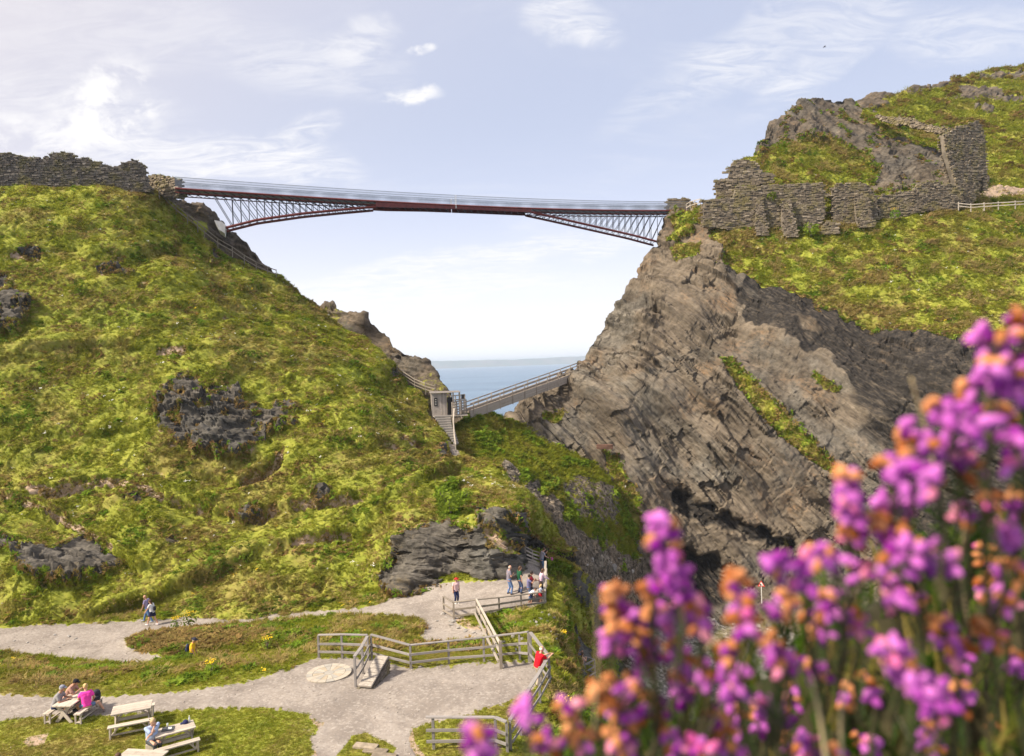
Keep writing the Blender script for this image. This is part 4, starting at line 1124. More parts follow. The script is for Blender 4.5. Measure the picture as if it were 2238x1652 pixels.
# ------------------------------------------------------------------ the high footbridge
bL = P(385, 418, 90.0)
best = min(np.arange(100, 125, 0.25), key=lambda d: abs(P(1500, 465.5, d)[2] - bL[2] + 0.1))
bR = P(1500, 465.5, best)
bu = bR - bL; bu[2] = 0; SPAN = float(np.linalg.norm(bu)); bu /= SPAN
bw = np.array([-bu[1], bu[0], 0])          # across the bridge, away from the eye
bW = 1.25


def on_plane(px_, py_, off=0.0):
    """(along, height) on the bridge's near face"""
    v = P(px_, py_, 1.0) - EYE
    o = bL + bw * off
    t = ((o - EYE) @ bw) / (v @ bw)
    p = EYE + v * t
    return float((p - bL) @ bu), float(p[2])


def bp(s, z, w): return bL + bu * s + bw * w + np.array([0, 0, z - bL[2]])


deck = np.array([on_plane(*q, -0.0) for q in [(385, 415.4), (480, 421.7), (597, 429.2), (747, 437.9), (818, 442.4), (932, 448.7), (991, 452.5), (1062, 455.2), (1149, 458.1), (1311, 460.8), (1500, 462.7)]])
dz_ = np.polyfit(deck[:, 0], deck[:, 1], 3)
zdeck = lambda s: float(np.polyval(dz_, s))
chL = np.array([on_plane(*q) for q in [(494, 501.6), (563, 484.4), (663, 470.4), (740, 462.8), (818, 456.0)]])
chR = np.array([on_plane(*q) for q in [(1154, 467.5), (1216, 481), (1284, 496.5), (1325, 505.8), (1379, 518.2), (1436, 533.5)]])
gird = np.array([on_plane(*q) for q in [(818, 456.0), (846, 457.4), (932, 458.8), (991, 461.0), (1062, 463.8), (1154, 467.8)]])
GAPS = on_plane(991, 452)[0]
bridge = empty('footbridge', tuple(bL), 'long slender red brown steel footbridge spanning the chasm between the two headlands', 'bridge')
brl = bL.copy()


def bbuild(name, mb, mat, **kw):
    for k in range(len(mb.v)): mb.v[k] = mb.v[k] - brl
    return mb.build(name, mat, bridge, **kw)


def seg_range(a, b, n): return np.linspace(a, b, n)


for half, (s0, s1) in enumerate(((0.0, GAPS - 0.06), (GAPS + 0.06, SPAN))):
    ss = seg_range(s0, s1, 26)
    mb = MB()
    for a, b in zip(ss[:-1], ss[1:]):     # deck slab
        v = [bp(q, zdeck(q) + dzq, w) for q in (a, b) for w in (-bW, bW) for dzq in (-0.10, -0.02)]
        mb.add(v, [(0, 1, 3, 2), (4, 6, 7, 5), (0, 4, 5, 1), (2, 3, 7, 6), (0, 2, 6, 4), (1, 5, 7, 3)])
    bbuild('deck', mb, M_DECK)
    for w in (-bW, bW):
        mb = MB(); mb.tube([bp(q, zdeck(q) - 0.10, w) for q in ss], 0.13, 4); bbuild('edge_beam', mb, M_REDSTEEL)
        mb = MB(); mb.tube([bp(q, zdeck(q) - 0.55, w * 0.9) for q in ss], 0.07, 5); bbuild('lower_beam', mb, M_REDSTEEL)
        # railing: hand rail, two wires, close-set balusters
        for hgt, r in ((1.30, 0.03), (0.98, 0.022), (0.52, 0.022)):
            mb = MB(); mb.tube([bp(q, zdeck(q) + hgt, w) for q in ss], r, 4); bbuild('handrail', mb, M_RAIL)
        mb = MB()
        for q in np.arange(s0 + 0.03, s1, 0.105):
            mb.tube([bp(q, zdeck(q) - 0.02, w), bp(q, zdeck(q) + 1.30, w)], 0.017, 3, False)
        bbuild('balusters', mb, M_RAIL, kind='stuff')
    mb = MB()                              # bracing under the deck
    pts = np.arange(s0, s1 - 0.7, 1.0)
    for i, q in enumerate(pts):
        q2 = min(q + 1.0, s1)
        mb.tube([bp(q, zdeck(q) - 0.12, -bW), bp(q2, zdeck(q2) - 0.55, -bW * 0.9)], 0.035, 4, False)
        mb.tube([bp(q, zdeck(q) - 0.55, -bW * 0.9), bp(q2, zdeck(q2) - 0.55, bW * 0.9)], 0.035, 4, False)
        mb.tube([bp(q, zdeck(q) - 0.55, bW * 0.9), bp(q2, zdeck(q2) - 0.55, -bW * 0.9)], 0.035, 4, False)
        mb.tube([bp(q, zdeck(q) - 0.12, bW), bp(q2, zdeck(q2) - 0.55, bW * 0.9)], 0.035, 4, False)
    bbuild('bracing', mb, M_DARKSTEEL, kind='stuff')
    ch = chL if half == 0 else chR
    zch = lambda s, ch=ch: float(np.interp(s, ch[:, 0], ch[:, 1]))
    cs = seg_range(ch[0, 0], ch[-1, 0], 22)
    for w in (-bW * 0.95, bW * 0.95):
        mb = MB(); mb.tube([bp(q, zch(q), w) for q in cs], 0.17, 4); bbuild('arch_chord', mb, M_REDSTEEL)
    mb = MB()
    for q in cs[:-1]:
        mb.tube([bp(q, zch(q), -bW), bp(q + 0.5, zch(q + 0.5), bW)], 0.05, 4, False)
    bbuild('chord_ties', mb, M_DARKSTEEL, kind='stuff')
    # truss posts and slanting struts
    a_, b_ = (on_plane(494, 430)[0] + 0.7, on_plane(806, 430)[0]) if half == 0 else (on_plane(1436, 480)[0] - 0.7, on_plane(1168, 480)[0])
    t = np.linspace(0, 1, 23); st = a_ + (b_ - a_) * (1.28 * t - 0.28 * t * t)
    sgn = 1 if half == 0 else -1
    for w in (-bW * 0.93, bW * 0.93):
        for i, q in enumerate(st):
            mb = MB(); mb.tube([bp(q, zdeck(q) - 0.5, w), bp(q, zch(q), w)], 0.045, 5); bbuild('truss_post', mb, M_DARKSTEEL)
            qp = q - sgn * abs(st[1] - st[0]) * 1.05 * (1 - 0.35 * t[i]) * 2
            if half == 0 or True:
                mb = MB(); mb.tube([bp(qp, zdeck(qp) - 0.5, w), bp(q, zch(q), w)], 0.045, 5); bbuild('truss_strut', mb, M_DARKSTEEL)
    # solid plate girder towards the middle
    lo_, hi_ = (gird[0, 0], GAPS - 0.06) if half == 0 else (GAPS + 0.06, gird[-1, 0])
    gs = seg_range(lo_, hi_, 14)
    for w in (-bW * 0.97, bW * 0.97):
        mb = MB()
        sec = [[bp(q, zz_, w + e) for e, zz_ in ((-0.05, float(np.interp(q, gird[:, 0], gird[:, 1]))), (0.05, float(np.interp(q, gird[:, 0], gird[:, 1]))), (0.05, zdeck(q) - 0.12), (-0.05, zdeck(q) - 0.12))] for q in gs]
        n_g = len(gs)
        mb.add([p for s_ in sec for p in s_], [(i * 4 + k, i * 4 + (k + 1) % 4, i * 4 + 4 + (k + 1) % 4, i * 4 + 4 + k) for i in range(n_g - 1) for k in range(4)] + [(0, 1, 2, 3), (4 * n_g - 1, 4 * n_g - 2, 4 * n_g - 3, 4 * n_g - 4)])
        bbuild('plate_girder', mb, M_REDSTEEL)
for w in (-bW, bW):
    for e in (-0.07, 0.07):
        mb = MB(); mb.tube([bp(GAPS + e, zdeck(GAPS) - 0.5, w), bp(GAPS + e, zdeck(GAPS) + 1.33, w)], 0.035, 5); bbuild('gap_post', mb, M_CONC)
# concrete thrust block under the truss on the mainland side, bearing posts on the island side
mb = MB()
q = on_plane(483, 500); c = bp(q[0] - 0.05, q[1] - 0.1, 0)
f3 = [bp(on_plane(x_, y_)[0], on_plane(x_, y_)[1], w) for w in (-1.7, 1.4) for x_, y_ in ((470, 487), (486, 490), (494, 497), (492, 515), (480, 507))]
mb.add(f3, [(0, 1, 2, 3, 4), (9, 8, 7, 6, 5), (0, 5, 6, 1), (1, 6, 7, 2), (2, 7, 8, 3), (3, 8, 9, 4), (4, 9, 5, 0)])
mb.build('thrust_block', M_CONC, label='pale concrete block that carries the steel arch on the mainland slope', cat='concrete block')
for k, x_ in enumerate((1487, 1497)):
    s_, z_ = on_plane(x_, 470)
    beam('bearing_post', bp(s_, z_ - 2.4, -0.8), bp(s_, z_ + 0.05, -0.8), 0.45, 0.45, M_CONC, bridge)

# ------------------------------------------------------------------ the old timber bridge in the gap
oL, oR = P(1020, 905, 84.0), P(1236, 826, 97.0)
od = oR - oL; oh = od.copy(); oh[2] = 0; OL = float(np.linalg.norm(oh)); oh /= OL; osl = od[2] / OL
ow = np.array([-oh[1], oh[0], 0])
ob = empty('timber_bridge', tuple(oL), 'weathered sloping timber footbridge with board sides, climbing to the island cliff', 'bridge')


def op(s, z, w): return oL + oh * s + ow * w + np.array([0, 0, s * osl + z])


for w in (-0.75, 0.75):
    beam('side_beam', op(-0.2, 0.0, w), op(OL, -0.05, w), 0.16, 0.98, M_OLD, ob, bev=0.01)
    for zz_ in (0.75, 1.25):
        beam('rail', op(-0.1, zz_, w), op(OL + (4.6 if zz_ > 1 else 2.5), zz_, w), 0.07, 0.13, M_OLD, ob)
    for k in range(10):
        q = 0.3 + k * (OL + 2.0) / 9.2
        beam('post', op(q, -0.62 if q < OL else 0.2, w - 0.12), op(q, 1.33, w - 0.12), 0.11, 0.11, M_OLD, ob)
for k in range(34):
    q = (k + 0.5) * OL / 34
    beam('deck_board', op(q, 0.18, -0.68), op(q, 0.18, 0.68), 0.40, 0.05, M_OLD, ob, up=(0, 0, 1))
mb = MB(); c = P(1321, 973, 88.2)
beam('rusty_beam', P(1303, 976, 86.9), P(1339, 976, 86.7), 0.5, 0.55, M_RUST)
tag(bpy.data.objects['rusty_beam'], 'rusty brown beam stub jutting out of the bare cliff face', 'beam')
# ------------------------------------------------------------------ dry-stone ruins
def stone_mat(name, a, b, c3):
    mt, g = new_mat(name)
    geo = g.n('ShaderNodeNewGeometry')
    rnd = g.m('FRACT', g.m('ADD', g.n('ShaderNodeObjectInfo').outputs['Random'], geo.outputs['Random Per Island']))
    n1 = g.noise(geo.outputs['Position'], 5.0, 5.0, 0.65)
    n2 = g.noise(geo.outputs['Position'], 0.7, 4.0, 0.6)
    c = g.ramp(rnd, (0.0, a), (0.5, b), (0.9, c3), (1.0, [min(1, x * 1.5) for x in c3]))
    c = g.mix(g.mr(n1, 0.35, 0.7, 0.45, 0.0), c, C4([x * 0.4 for x in a]))
    c = g.mix(g.mr(n2, 0.46, 0.66, 0.0, 0.55), c, C4((0.20, 0.17, 0.055)))
    return finish(mt, g, c, 0.9, n1, 0.5, 0.03, 0.2)


M_STONE_W = stone_mat('slate_stone', (0.12, 0.102, 0.086), (0.175, 0.15, 0.126), (0.25, 0.215, 0.18))
M_STONE_I = stone_mat('brown_slate_stone', (0.155, 0.125, 0.092), (0.22, 0.18, 0.135), (0.30, 0.25, 0.19))
M_CORE = simple_mat('wall_core', (0.17, 0.145, 0.115), 0.95, 0.3, 1.0)


def stone_wall(label, p0, p1, outline, mat, thick=0.9, course=0.16, wid=(0.25, 0.7), n_parts=300, cat='ruined wall', group=None, lean=0.0, seed=0, name='stone_wall', slope=0.0):
    """p0, p1: (px, py, depth) on the wall's foot; outline in picture coordinates is carried onto the wall's upright plane"""
    r = np.random.default_rng(seed + 900)
    a, b = P(*p0), P(*p1)
    u = b - a; u[2] = 0; L = np.linalg.norm(u); u /= L
    nrm = np.array([u[1], -u[0], 0])
    if nrm @ (EYE - a) < 0: nrm = -nrm
    poly = []
    for x_, y_ in outline:
        v = P(x_, y_, 1.0) - EYE
        t = ((a - EYE) @ nrm) / (v @ nrm); q = EYE + v * t
        poly.append(((q - a) @ u, q[2] - a[2]))
    poly = np.array(poly)
    root = empty(name, tuple(a), label, cat, group)
    W = lambda s, z, d: u * s + nrm * (d - lean * (z - poly[:, 1].min()) - 0) + np.array([0, 0, z])
    # core, set back behind the stones
    cen = poly.mean(0)
    mb = MB(); n = len(poly); pin = poly + (cen - poly) / (np.linalg.norm(cen - poly, axis=1, keepdims=True) + 1e-6) * 0.12
    V = [W(s, z, -0.14) for s, z in pin] + [W(s, z, -thick + 0.14) for s, z in pin]
    mb.add(V, [tuple(range(n)), tuple(range(2 * n - 1, n - 1, -1))] + [(k, (k + 1) % n, n + (k + 1) % n, n + k) for k in range(n)])
    mb.build('core', M_CORE, root)
    st = []
    z = poly[:, 1].min() + course * 0.4
    umin, umax = poly[:, 0].min(), poly[:, 0].max()
    while z < poly[:, 1].max():
        ch = course * r.uniform(0.65, 1.35)
        s = umin - r.uniform(0, 0.4)
        while s < umax:
            w = r.uniform(*wid) * (0.8 if ch < course else 1.1)
            st.append((s + w / 2, z, w, ch)); s += w
        z += ch
    st = np.array(st)
    if slope: st[:, 1] += slope * st[:, 0]
    inside = poly_sd(st[:, 0], st[:, 1], poly) > -0.05 + r.uniform(-0.12, 0.24, len(st)) * (st[:, 1] > poly[:, 1].min() + 0.8)
    st = st[inside]
    # seen from behind too: a second skin of stones on the back
    order = np.argsort(-st[:, 2] * st[:, 3]); front_ids = set(order[:n_parts].tolist())
    rest = MB(); ax = np.stack([u, nrm, [0, 0, 1.0]], 1)
    shared = box_mesh(mat, 0.09)
    for i, (s, zq, w, ch) in enumerate(st):
        d = r.normal(-0.06, 0.05) + (-0.2 if r.uniform() < 0.05 else 0)
        dep_ = r.uniform(0.22, 0.40); yaw = r.normal(0, 0.05); rol = r.normal(0, 0.045)
        c = W(s, zq, d - dep_ / 2 + 0.08)
        rot = ax @ np.array(Euler((0, rol, yaw)).to_matrix())
        sz = (w * r.uniform(0.88, 1.0), dep_, ch * r.uniform(0.84, 1.02))
        if i in front_ids:
            o = bpy.data.objects.new('stone', shared); COL.objects.link(o); o.parent = root
            mm = Matrix.Identity(4)
            for k in range(3):
                for l in range(3): mm[k][l] = rot[k][l] * sz[l]
                mm[k][3] = c[k]
            o.matrix_local = mm
        else:
            v = BOX_V * np.array(sz) * (1 + r.normal(0, 0.05, (8, 3)))
            rest.add(v @ rot.T + c, BOX_F)
        if i % 2 == 0:
            rest.add((BOX_V * np.array((w * 1.5, 0.3, ch)) * (1 + r.normal(0, 0.06, (8, 3)))) @ ax.T + W(s, zq, -thick + r.normal(0, 0.05)), BOX_F)
    tops = MB()
    for s in np.arange(umin, umax, 0.16):
        col_ = st[np.abs(st[:, 0] - s) < st[:, 2] * 0.5]
        if len(col_) and r.uniform() < 0.55:
            zt = (col_[:, 1] + col_[:, 3] / 2).max()
            for k in range(7):
                c = W(s + r.normal(0, .1), zt - 0.04, -thick * r.uniform(0, .7)); o2 = np.array([r.normal(0, .09), r.normal(0, .09), r.uniform(.08, .26)]); w2 = np.array([r.normal(0, .035), r.normal(0, .035), 0])
                tops.add([c - w2, c + w2, c + o2], [(0, 1, 2)])
    if tops.v: tops.build('wall_top_grass', M_TUFT, root, kind='stuff')
    if rest.v: rest.build('small_stones', mat, root, kind='stuff')
    return root


Z4 = lambda *pts: [(1491.3 + x / 3.0014, 167.8 + y / 3.0014) for x, y in pts]
Z1 = lambda *pts: [(x / 4.0, 279.6 + y / 4.0) for x, y in pts]

stone_wall('long ragged slate wall along the top of the grassy mainland slope', (0, 405, 84.5), (328, 415, 88.5),
           [(-70, 402), (-70, 330)] + Z1((0, 212), (60, 210), (150, 235), (250, 252), (360, 266), (438, 255), (440, 217), (500, 210), (560, 208), (612, 220), (622, 250), (750, 266), (850, 300), (940, 322), (1010, 342), (1070, 312), (1130, 284), (1180, 282), (1250, 310), (1272, 345), (1256, 400), (1292, 432), (1310, 560), (1150, 555), (800, 540), (400, 530), (0, 530)),
           M_STONE_W, 1.0, 0.15, (0.22, 0.62), 300, seed=1)
stone_wall('short squared stone abutment wall at the mainland end of the steel bridge', (328, 428, 91.5), (383, 430, 89.6),
           Z1((1278, 405), (1400, 415), (1528, 446), (1532, 500), (1545, 605), (1450, 590), (1330, 575), (1310, 540)), M_STONE_I, 1.2, 0.22, (0.35, 0.8), 150, seed=2, name='bridge_abutment')
stone_wall('small worn stone wall standing beyond the island end of the steel bridge', (1458, 462, 114.5), (1520, 462, 114.0),
           [(1458, 464), (1458, 434), (1478, 432), (1482, 435), (1490, 431), (1502, 434), (1512, 439), (1522, 446), (1524, 464)], M_STONE_I, 1.0, 0.2, (0.4, 1.0), 120, seed=3)
G_ = 'ruined castle walls on the island shelf'
stone_wall('longest island ruin wall, with two buttresses and a shrub growing in it', (1536, 496, 103.6), (1804, 506, 102.7),
           Z4((135, 985), (140, 806), (240, 798), (330, 790), (345, 725), (400, 712), (480, 712), (600, 704), (700, 702), (800, 696), (925, 690), (932, 770), (945, 905), (920, 930), (915, 1010), (700, 1010), (480, 1005), (300, 1000)), M_STONE_I, 1.1, 0.16, (0.25, 0.7), 300, group=G_, seed=4)
stone_wall('isolated upright block of island wall with a rounded top', (1818, 494, 102.9), (1900, 492, 102.7),
           Z4((985, 970), (990, 790), (985, 735), (1010, 705), (1080, 694), (1150, 690), (1210, 694), (1240, 735), (1275, 790), (1285, 850), (1290, 930), (1250, 985), (1100, 985)), M_STONE_I, 1.1, 0.16, (0.25, 0.7), 240, group=G_, seed=5)
stone_wall('low sagging island wall with yellow weeds at its foot', (1922, 474, 103.0), (1998, 470, 103.0),
           Z4((1290, 930), (1285, 800), (1320, 770), (1370, 780), (1430, 752), (1520, 748), (1530, 905), (1420, 925)), M_STONE_I, 1.0, 0.16, (0.25, 0.7), 160, group=G_, seed=6)
stone_wall('stepped island wall joining the tall corner tower', (1999, 470, 102.8), (2102, 452, 103.2),
           Z4((1520, 890), (1522, 722), (1600, 690), (1680, 682), (1690, 700), (1760, 700), (1830, 715), (1845, 860), (1700, 875), (1600, 882)), M_STONE_I, 1.0, 0.16, (0.25, 0.7), 220, group=G_, seed=7)
stone_wall('low rubble wall sloping down the castle rock towards the tall tower', (1908, 258, 122.0), (2068, 290, 112.0),
           Z4((1250, 262), (1270, 250), (1330, 258), (1400, 268), (1480, 268), (1560, 305), (1640, 322), (1720, 340), (1735, 385), (1640, 362), (1560, 345), (1480, 322), (1400, 312), (1330, 300)), M_STONE_I, 0.9, 0.17, (0.25, 0.6), 90, group=G_, seed=14)
tw = stone_wall('tall pointed corner tower with a small dark arched doorway', (2104, 452, 103.9), (2160, 418, 104.6),
           Z4((1840, 850), (1800, 700), (1768, 600), (1738, 500), (1722, 372), (1800, 330), (1880, 300), (1940, 282), (1968, 330), (1985, 380), (1990, 460), (1998, 560), (2004, 680), (2005, 745), (1985, 748), (1980, 672), (1965, 646), (1952, 672), (1950, 752), (1900, 835)), M_STONE_I, 1.3, 0.16, (0.22, 0.6), 300, cat='ruined tower', seed=8, name='ruined_tower')
stone_wall('broken stone stub at the cliff edge above the long island wall', (1566, 434, 105.4), (1662, 425, 105.2),
           Z4((225, 800), (220, 690), (245, 665), (300, 672), (310, 600), (330, 550), (440, 545), (510, 580), (515, 620), (590, 630), (600, 690), (510, 700), (500, 720), (340, 735), (330, 790)), M_STONE_I, 1.0, 0.22, (0.4, 1.1), 160, group=G_, seed=9)
stone_wall('squat remnant of fallen masonry in the grass below the wall gap', (1800, 512, 101.5), (1836, 510, 101.0),
           Z4((915, 1035), (920, 960), (950, 940), (1000, 955), (1030, 990), (1025, 1030)), M_STONE_I, 0.9, 0.2, (0.35, 0.9), 50, group=G_, seed=10)
for lab, pts, d0, sd in (('slanting buttress under the shrub on the long island wall', ((488, 1040), (484, 960), (492, 870), (498, 780), (545, 775), (552, 870), (560, 960), (568, 1040)), 101.9, 11),
                         ('second slanting buttress on the long island wall, next to the broken gap', ((672, 1048), (664, 960), (668, 870), (672, 790), (722, 790), (738, 870), (752, 960), (764, 1048)), 101.3, 12),
                         ('broad buttress against the isolated rounded block of wall', ((1165, 985), (1152, 900), (1150, 800), (1155, 750), (1220, 745), (1245, 800), (1256, 900), (1266, 985)), 101.3, 13)):
    o_ = Z4(*pts)
    stone_wall(lab, (o_[0][0], o_[0][1], d0), (o_[-1][0], o_[-1][1], d0 - 0.1), o_, M_STONE_I, 1.2, 0.14, (0.22, 0.6), 90, cat='buttress', group='buttresses of the island ruin', lean=0.22, seed=sd, name='buttress')

# shrubs on and by the ruins
def shrub(label, at_, size, mat, cat='shrub', group=None, n=110, seed=0, name='green_shrub', flowers=0):
    r = np.random.default_rng(seed)
    root = empty(name, tuple(at_), label, cat, group)
    mb = MB()
    for k in range(7):
        th = r.uniform(0, 6.28); e = np.array([math.cos(th), math.sin(th), 0]) * size * 0.32 * r.uniform(0.4, 1) + np.array([0, 0, size * r.uniform(0.5, 0.85)])
        mb.tube([(0, 0, -0.05), e * 0.5 + np.array([0, 0, 0.08 * size]), e], [0.02, 0.014, 0.008], 4)
    mb.build('stem', M_TIMBER, root)
    mb = MB()
    for k in range(n):
        d = r.normal(0, 1, 3); d /= np.linalg.norm(d); c = d * np.array([0.5, 0.5, 0.42]) * size * r.uniform(0.4, 1.0) ** 0.5 + np.array([0, 0, size * 0.45])
        a = r.normal(0, 1, 3); a /= np.linalg.norm(a); b = np.cross(a, d); b /= np.linalg.norm(b) + 1e-6
        l = size * r.uniform(0.07, 0.15)
        mb.add([c - a * l, c + b * l * 0.5, c + a * l, c - b * l * 0.5], [(0, 1, 2, 3)])
    mb.build('foliage', mat, root, kind='stuff')
    if flowers:
        mb = MB()
        for k in range(flowers):
            th = r.uniform(0, 6.28); rr = size * 0.42 * math.sqrt(r.uniform(0, 1))
            c = np.array([rr * math.cos(th), rr * math.sin(th), size * r.uniform(0.82, 1.02)])
            mb.lathe([(0.008, -0.015), (0.032, 0.0), (0.028, 0.014), (0.006, 0.02)], 5, c)
        mb.build('blossom', M_YELLOW, root, kind='stuff')
    return root


shrub('green shrub sprouting from the face of the long island wall', P(1685, 440, 102.8), 1.7, M_SHRUB, seed=1)
shrub('leafy bush at the foot of the island wall beside the second buttress', P(1772, 516, 101.2), 2.2, M_SHRUB, seed=2)
shrub('yellow flowering weeds below the sagging island wall', P(1955, 478, 102.0), 1.5, M_SHRUB, seed=3, flowers=40, name='flowering_weed', cat='plant')
# ------------------------------------------------------------------ fences
def fence(label, posts, rails=(1.0, 0.62, 0.28), mat=None, cap=True, pw=0.10, group=None, skip=(), name='timber_fence', over=(0, 0), mesh_panel=False):
    """posts: (foot, height); rails at fractions of the height"""
    mat = mat or M_GREY
    f0 = posts[0][0]
    root = empty(name, tuple(f0), label, 'fence', group)
    for i, (f, h) in enumerate(posts):
        if i in skip: continue
        beam('post', np.asarray(f) - [0, 0, 0.25], np.asarray(f) + [0, 0, h - (0.04 if cap else -0.06)], pw, pw, mat, root)
    n = len(posts)
    for i in range(n - 1):
        (fa, ha), (fb, hb) = posts[i], posts[i + 1]
        fa, fb = np.asarray(fa, float), np.asarray(fb, float)
        side = np.cross(fb - fa, [0, 0, 1.0]); side /= np.linalg.norm(side) + 1e-9
        if side @ (EYE - fa) < 0: side = -side
        for k, fr in enumerate(rails):
            a = fa + [0, 0, ha * fr]; b = fb + [0, 0, hb * fr]
            ex = (b - a) / np.linalg.norm(b - a)
            if i == 0: a = a - ex * over[0]
            if i == n - 2: b = b + ex * over[1]
            if k == 0 and cap: beam('top_rail', a, b, 0.15, 0.05, mat, root)
            else: beam('rail', a + side * (pw * 0.5 + 0.02), b + side * (pw * 0.5 + 0.02), 0.04, 0.11, mat, root)
    return root


def tpost(px_, base, top, d0=20, d1=37.5):
    f = onto(px_, base, d0, d1); d = proj(f)[2]
    return (f, (base - top) * d / FPX)


c1, c2, c3, c4, c5, c6 = tpost(812, 1441, 1386), tpost(898, 1462, 1410), tpost(981, 1452, 1401), tpost(1058, 1447, 1392), tpost(1136, 1442, 1383), tpost(1156, 1446, 1380)
G_ = 'grey timber fences round the gravel terrace'
fence('grey timber fence across the back of the gravel terrace', [c1, c2, c3, c4, c5, c6], group=G_)
fence('short grey fence corner enclosing the grass behind the stone disc', [tpost(697, 1437, 1387), tpost(748, 1439, 1386), (c1[0] + [-0.15, -0.05, 0], c1[1])], group=G_)
fence('short grey fence running down beside the low slate ledge', [(c1[0] + [-0.12, -0.2, 0], c1[1]), tpost(793, 1472, 1412), tpost(777, 1501, 1434)], group=G_)
e1, e2, e3, e4, e5 = tpost(1201, 1497, 1434), tpost(1180, 1537, 1470), tpost(1159, 1567, 1503), tpost(1138, 1606, 1540), tpost(1116, 1639, 1573)
fence('grey timber fence that the man in red leans over, along the drop', [(c6[0] + [0.1, -0.1, 0], c6[1]), e1, e2, e3, e4, e5], group=G_)
fence('grey fence end turning in beside the worn grass at the path junction', [(e5[0] + [-0.12, -0.12, 0], e5[1]), tpost(1084, 1637, 1569), tpost(948, 1638, 1566)], group=G_, over=(0, 0.25))
pp_ = lambda x_, b_, t_: tpost(x_, b_, t_, 38, 56)
F4 = [pp_(970, 1340, 1303), pp_(992, 1354, 1316), pp_(1042, 1348, 1311), pp_(1091, 1338, 1306), pp_(1139, 1329, 1300), pp_(1187, 1321, 1294)]
fence('weathered brown rail fence along the edge of the path platform', F4, (1.0, 0.58, 0.2), M_TIMBER, True)
fence('weathered brown fence the people lean on at the edge of the drop', [(F4[-1][0] + [0.1, 0.1, 0], F4[-1][1]), pp_(1190, 1298, 1266), pp_(1192, 1280, 1247), pp_(1193, 1262, 1226)], (1.0, 0.55, 0.2), M_PALE, True)
fence('dark brown gate-like fence on the pale walkway round the crag', [pp_(1148, 1227, 1194), pp_(1164, 1233, 1203), pp_(1181, 1241, 1208), pp_(1191, 1252, 1219)], (1.0, 0.75, 0.5, 0.25, 0.08), M_OLD, True)
# hand rails down from the platform to the terrace
hr = empty('stair_handrail', tuple(F4[2][0]), 'long pale double handrail dropping from the platform to the terrace fence', 'handrail')
eb = tpost(1095, 1462, 1406)
ta, tb = F4[2][0] + [0, 0, F4[2][1]], eb[0] + [0, 0, eb[1] - 0.05]
ex = (tb - ta) / np.linalg.norm(tb - ta); sd_ = np.cross(ex, [0, 0, 1]); sd_ /= np.linalg.norm(sd_)
for k, (w, dz0) in enumerate(((0.0, 0.0), (0.0, -0.42), (0.12, -0.75))):
    beam('rail', ta + sd_ * w + [0, 0, dz0], tb + sd_ * w + [0, 0, dz0], 0.09, 0.12, M_PALE, hr)
for t_ in (0.22, 0.48, 0.74):
    for w in (0,):
        q = ta + (tb - ta) * t_ + sd_ * w
        beam('post', np.array([q[0], q[1], ground_z(q[0], q[1]) - 0.2]), q, 0.09, 0.09, M_TIMBER, hr)
beam('post', eb[0] - [0, 0, 0.3], eb[0] + [0, 0, eb[1] + 0.1], 0.14, 0.14, M_TIMBER, hr)
# the little landing fence on the lower path
lp = GZ(1300, 1475, 21.9)
fence('small grey fence corner at the head of the lower steps', [(GZ(1277, 1468, 21.75), 1.1), (lp, 1.1), (GZ(1279, 1487, 21.9), 1.1)], (1.0, 0.6, 0.2), M_GREY, True)
# fence along the mainland crest and on the shelf by the hut
P2 = lambda x_, y_, d_: P(x_, y_, d_)
crest = [(348, 428, 91.0), (365, 448, 92.2), (385, 466, 93), (410, 486, 93.6), (432, 502, 93.8), (447, 515, 93.8), (476, 538, 94.3), (508, 556, 94.6), (534, 574, 94.8), (560, 589, 95), (585, 600, 95.2), (604, 607, 95.6)]
fence('zigzag post and rail fence beside the path along the mainland crest', [(P2(x_, y_ + 2, d_ - 0.9), 1.15) for x_, y_, d_ in crest], (0.95, 0.5), M_TIMBER, False, 0.08)
shelf = [(868, 822, 87.5), (882, 832, 87), (906, 848, 86), (930, 858, 85), (951, 864, 84.5)]
fence('short rail fence on the rock shelf above the timber hut', [(P2(x_, y_, d_), 1.3) for x_, y_, d_ in shelf], (0.85, 0.58, 0.3), M_TIMBER, False, 0.12)
isl = [(2094, 455, 101), (2121, 458, 100.6), (2150, 456, 100.2), (2181, 454, 99.8), (2218, 452, 99.4), (2260, 449, 99)]
fence('pale post and rail fence on the island turf beside the ruin', [(P2(x_, y_ + 1, d_ - 1.0), 0.85) for x_, y_, d_ in isl], (0.85, 0.4), M_PALE, False, 0.1)
brd = [(1500, 463, 111.5), (1508, 458, 110.8), (1518, 455, 110), (1530, 452, 109)]
fence('short tan rail where the steel bridge meets the island', [(P2(x_, y_, d_), 1.2) for x_, y_, d_ in brd], (0.95, 0.5), M_PALE, False, 0.1)

# ------------------------------------------------------------------ low slate ledge by the terrace, stone disc, steps
lg = empty('slate_ledge', tuple(GZ(797, 1508, 13.8)), 'low sloping slate-built ledge with flat stone top beside the stone disc', 'stone wall')
A0, A1 = onto(782, 1507), onto(812, 1507)
B0, B1 = GZ(822, 1434, 13.15), GZ(849, 1434, 13.15)
mb = MB(); org = np.array(lg.location)
quad = [A0 + [0, 0, .1], A1 + [0, 0, .1], B1, B0]
low = [q * [1, 1, 0] + [0, 0, 21.9] for q in quad]
mb.add([q - org for q in low + [q - [0, 0, 0.12] for q in quad]], [(0, 1, 5, 4), (1, 2, 6, 5), (2, 3, 7, 6), (3, 0, 4, 7), (4, 5, 6, 7)])
mb.build('core', M_CORE, lg)
r = np.random.default_rng(5)
M_SLAB = simple_mat('cap_slab', (0.36, 0.32, 0.275), 0.9, 0.25, 4.0)
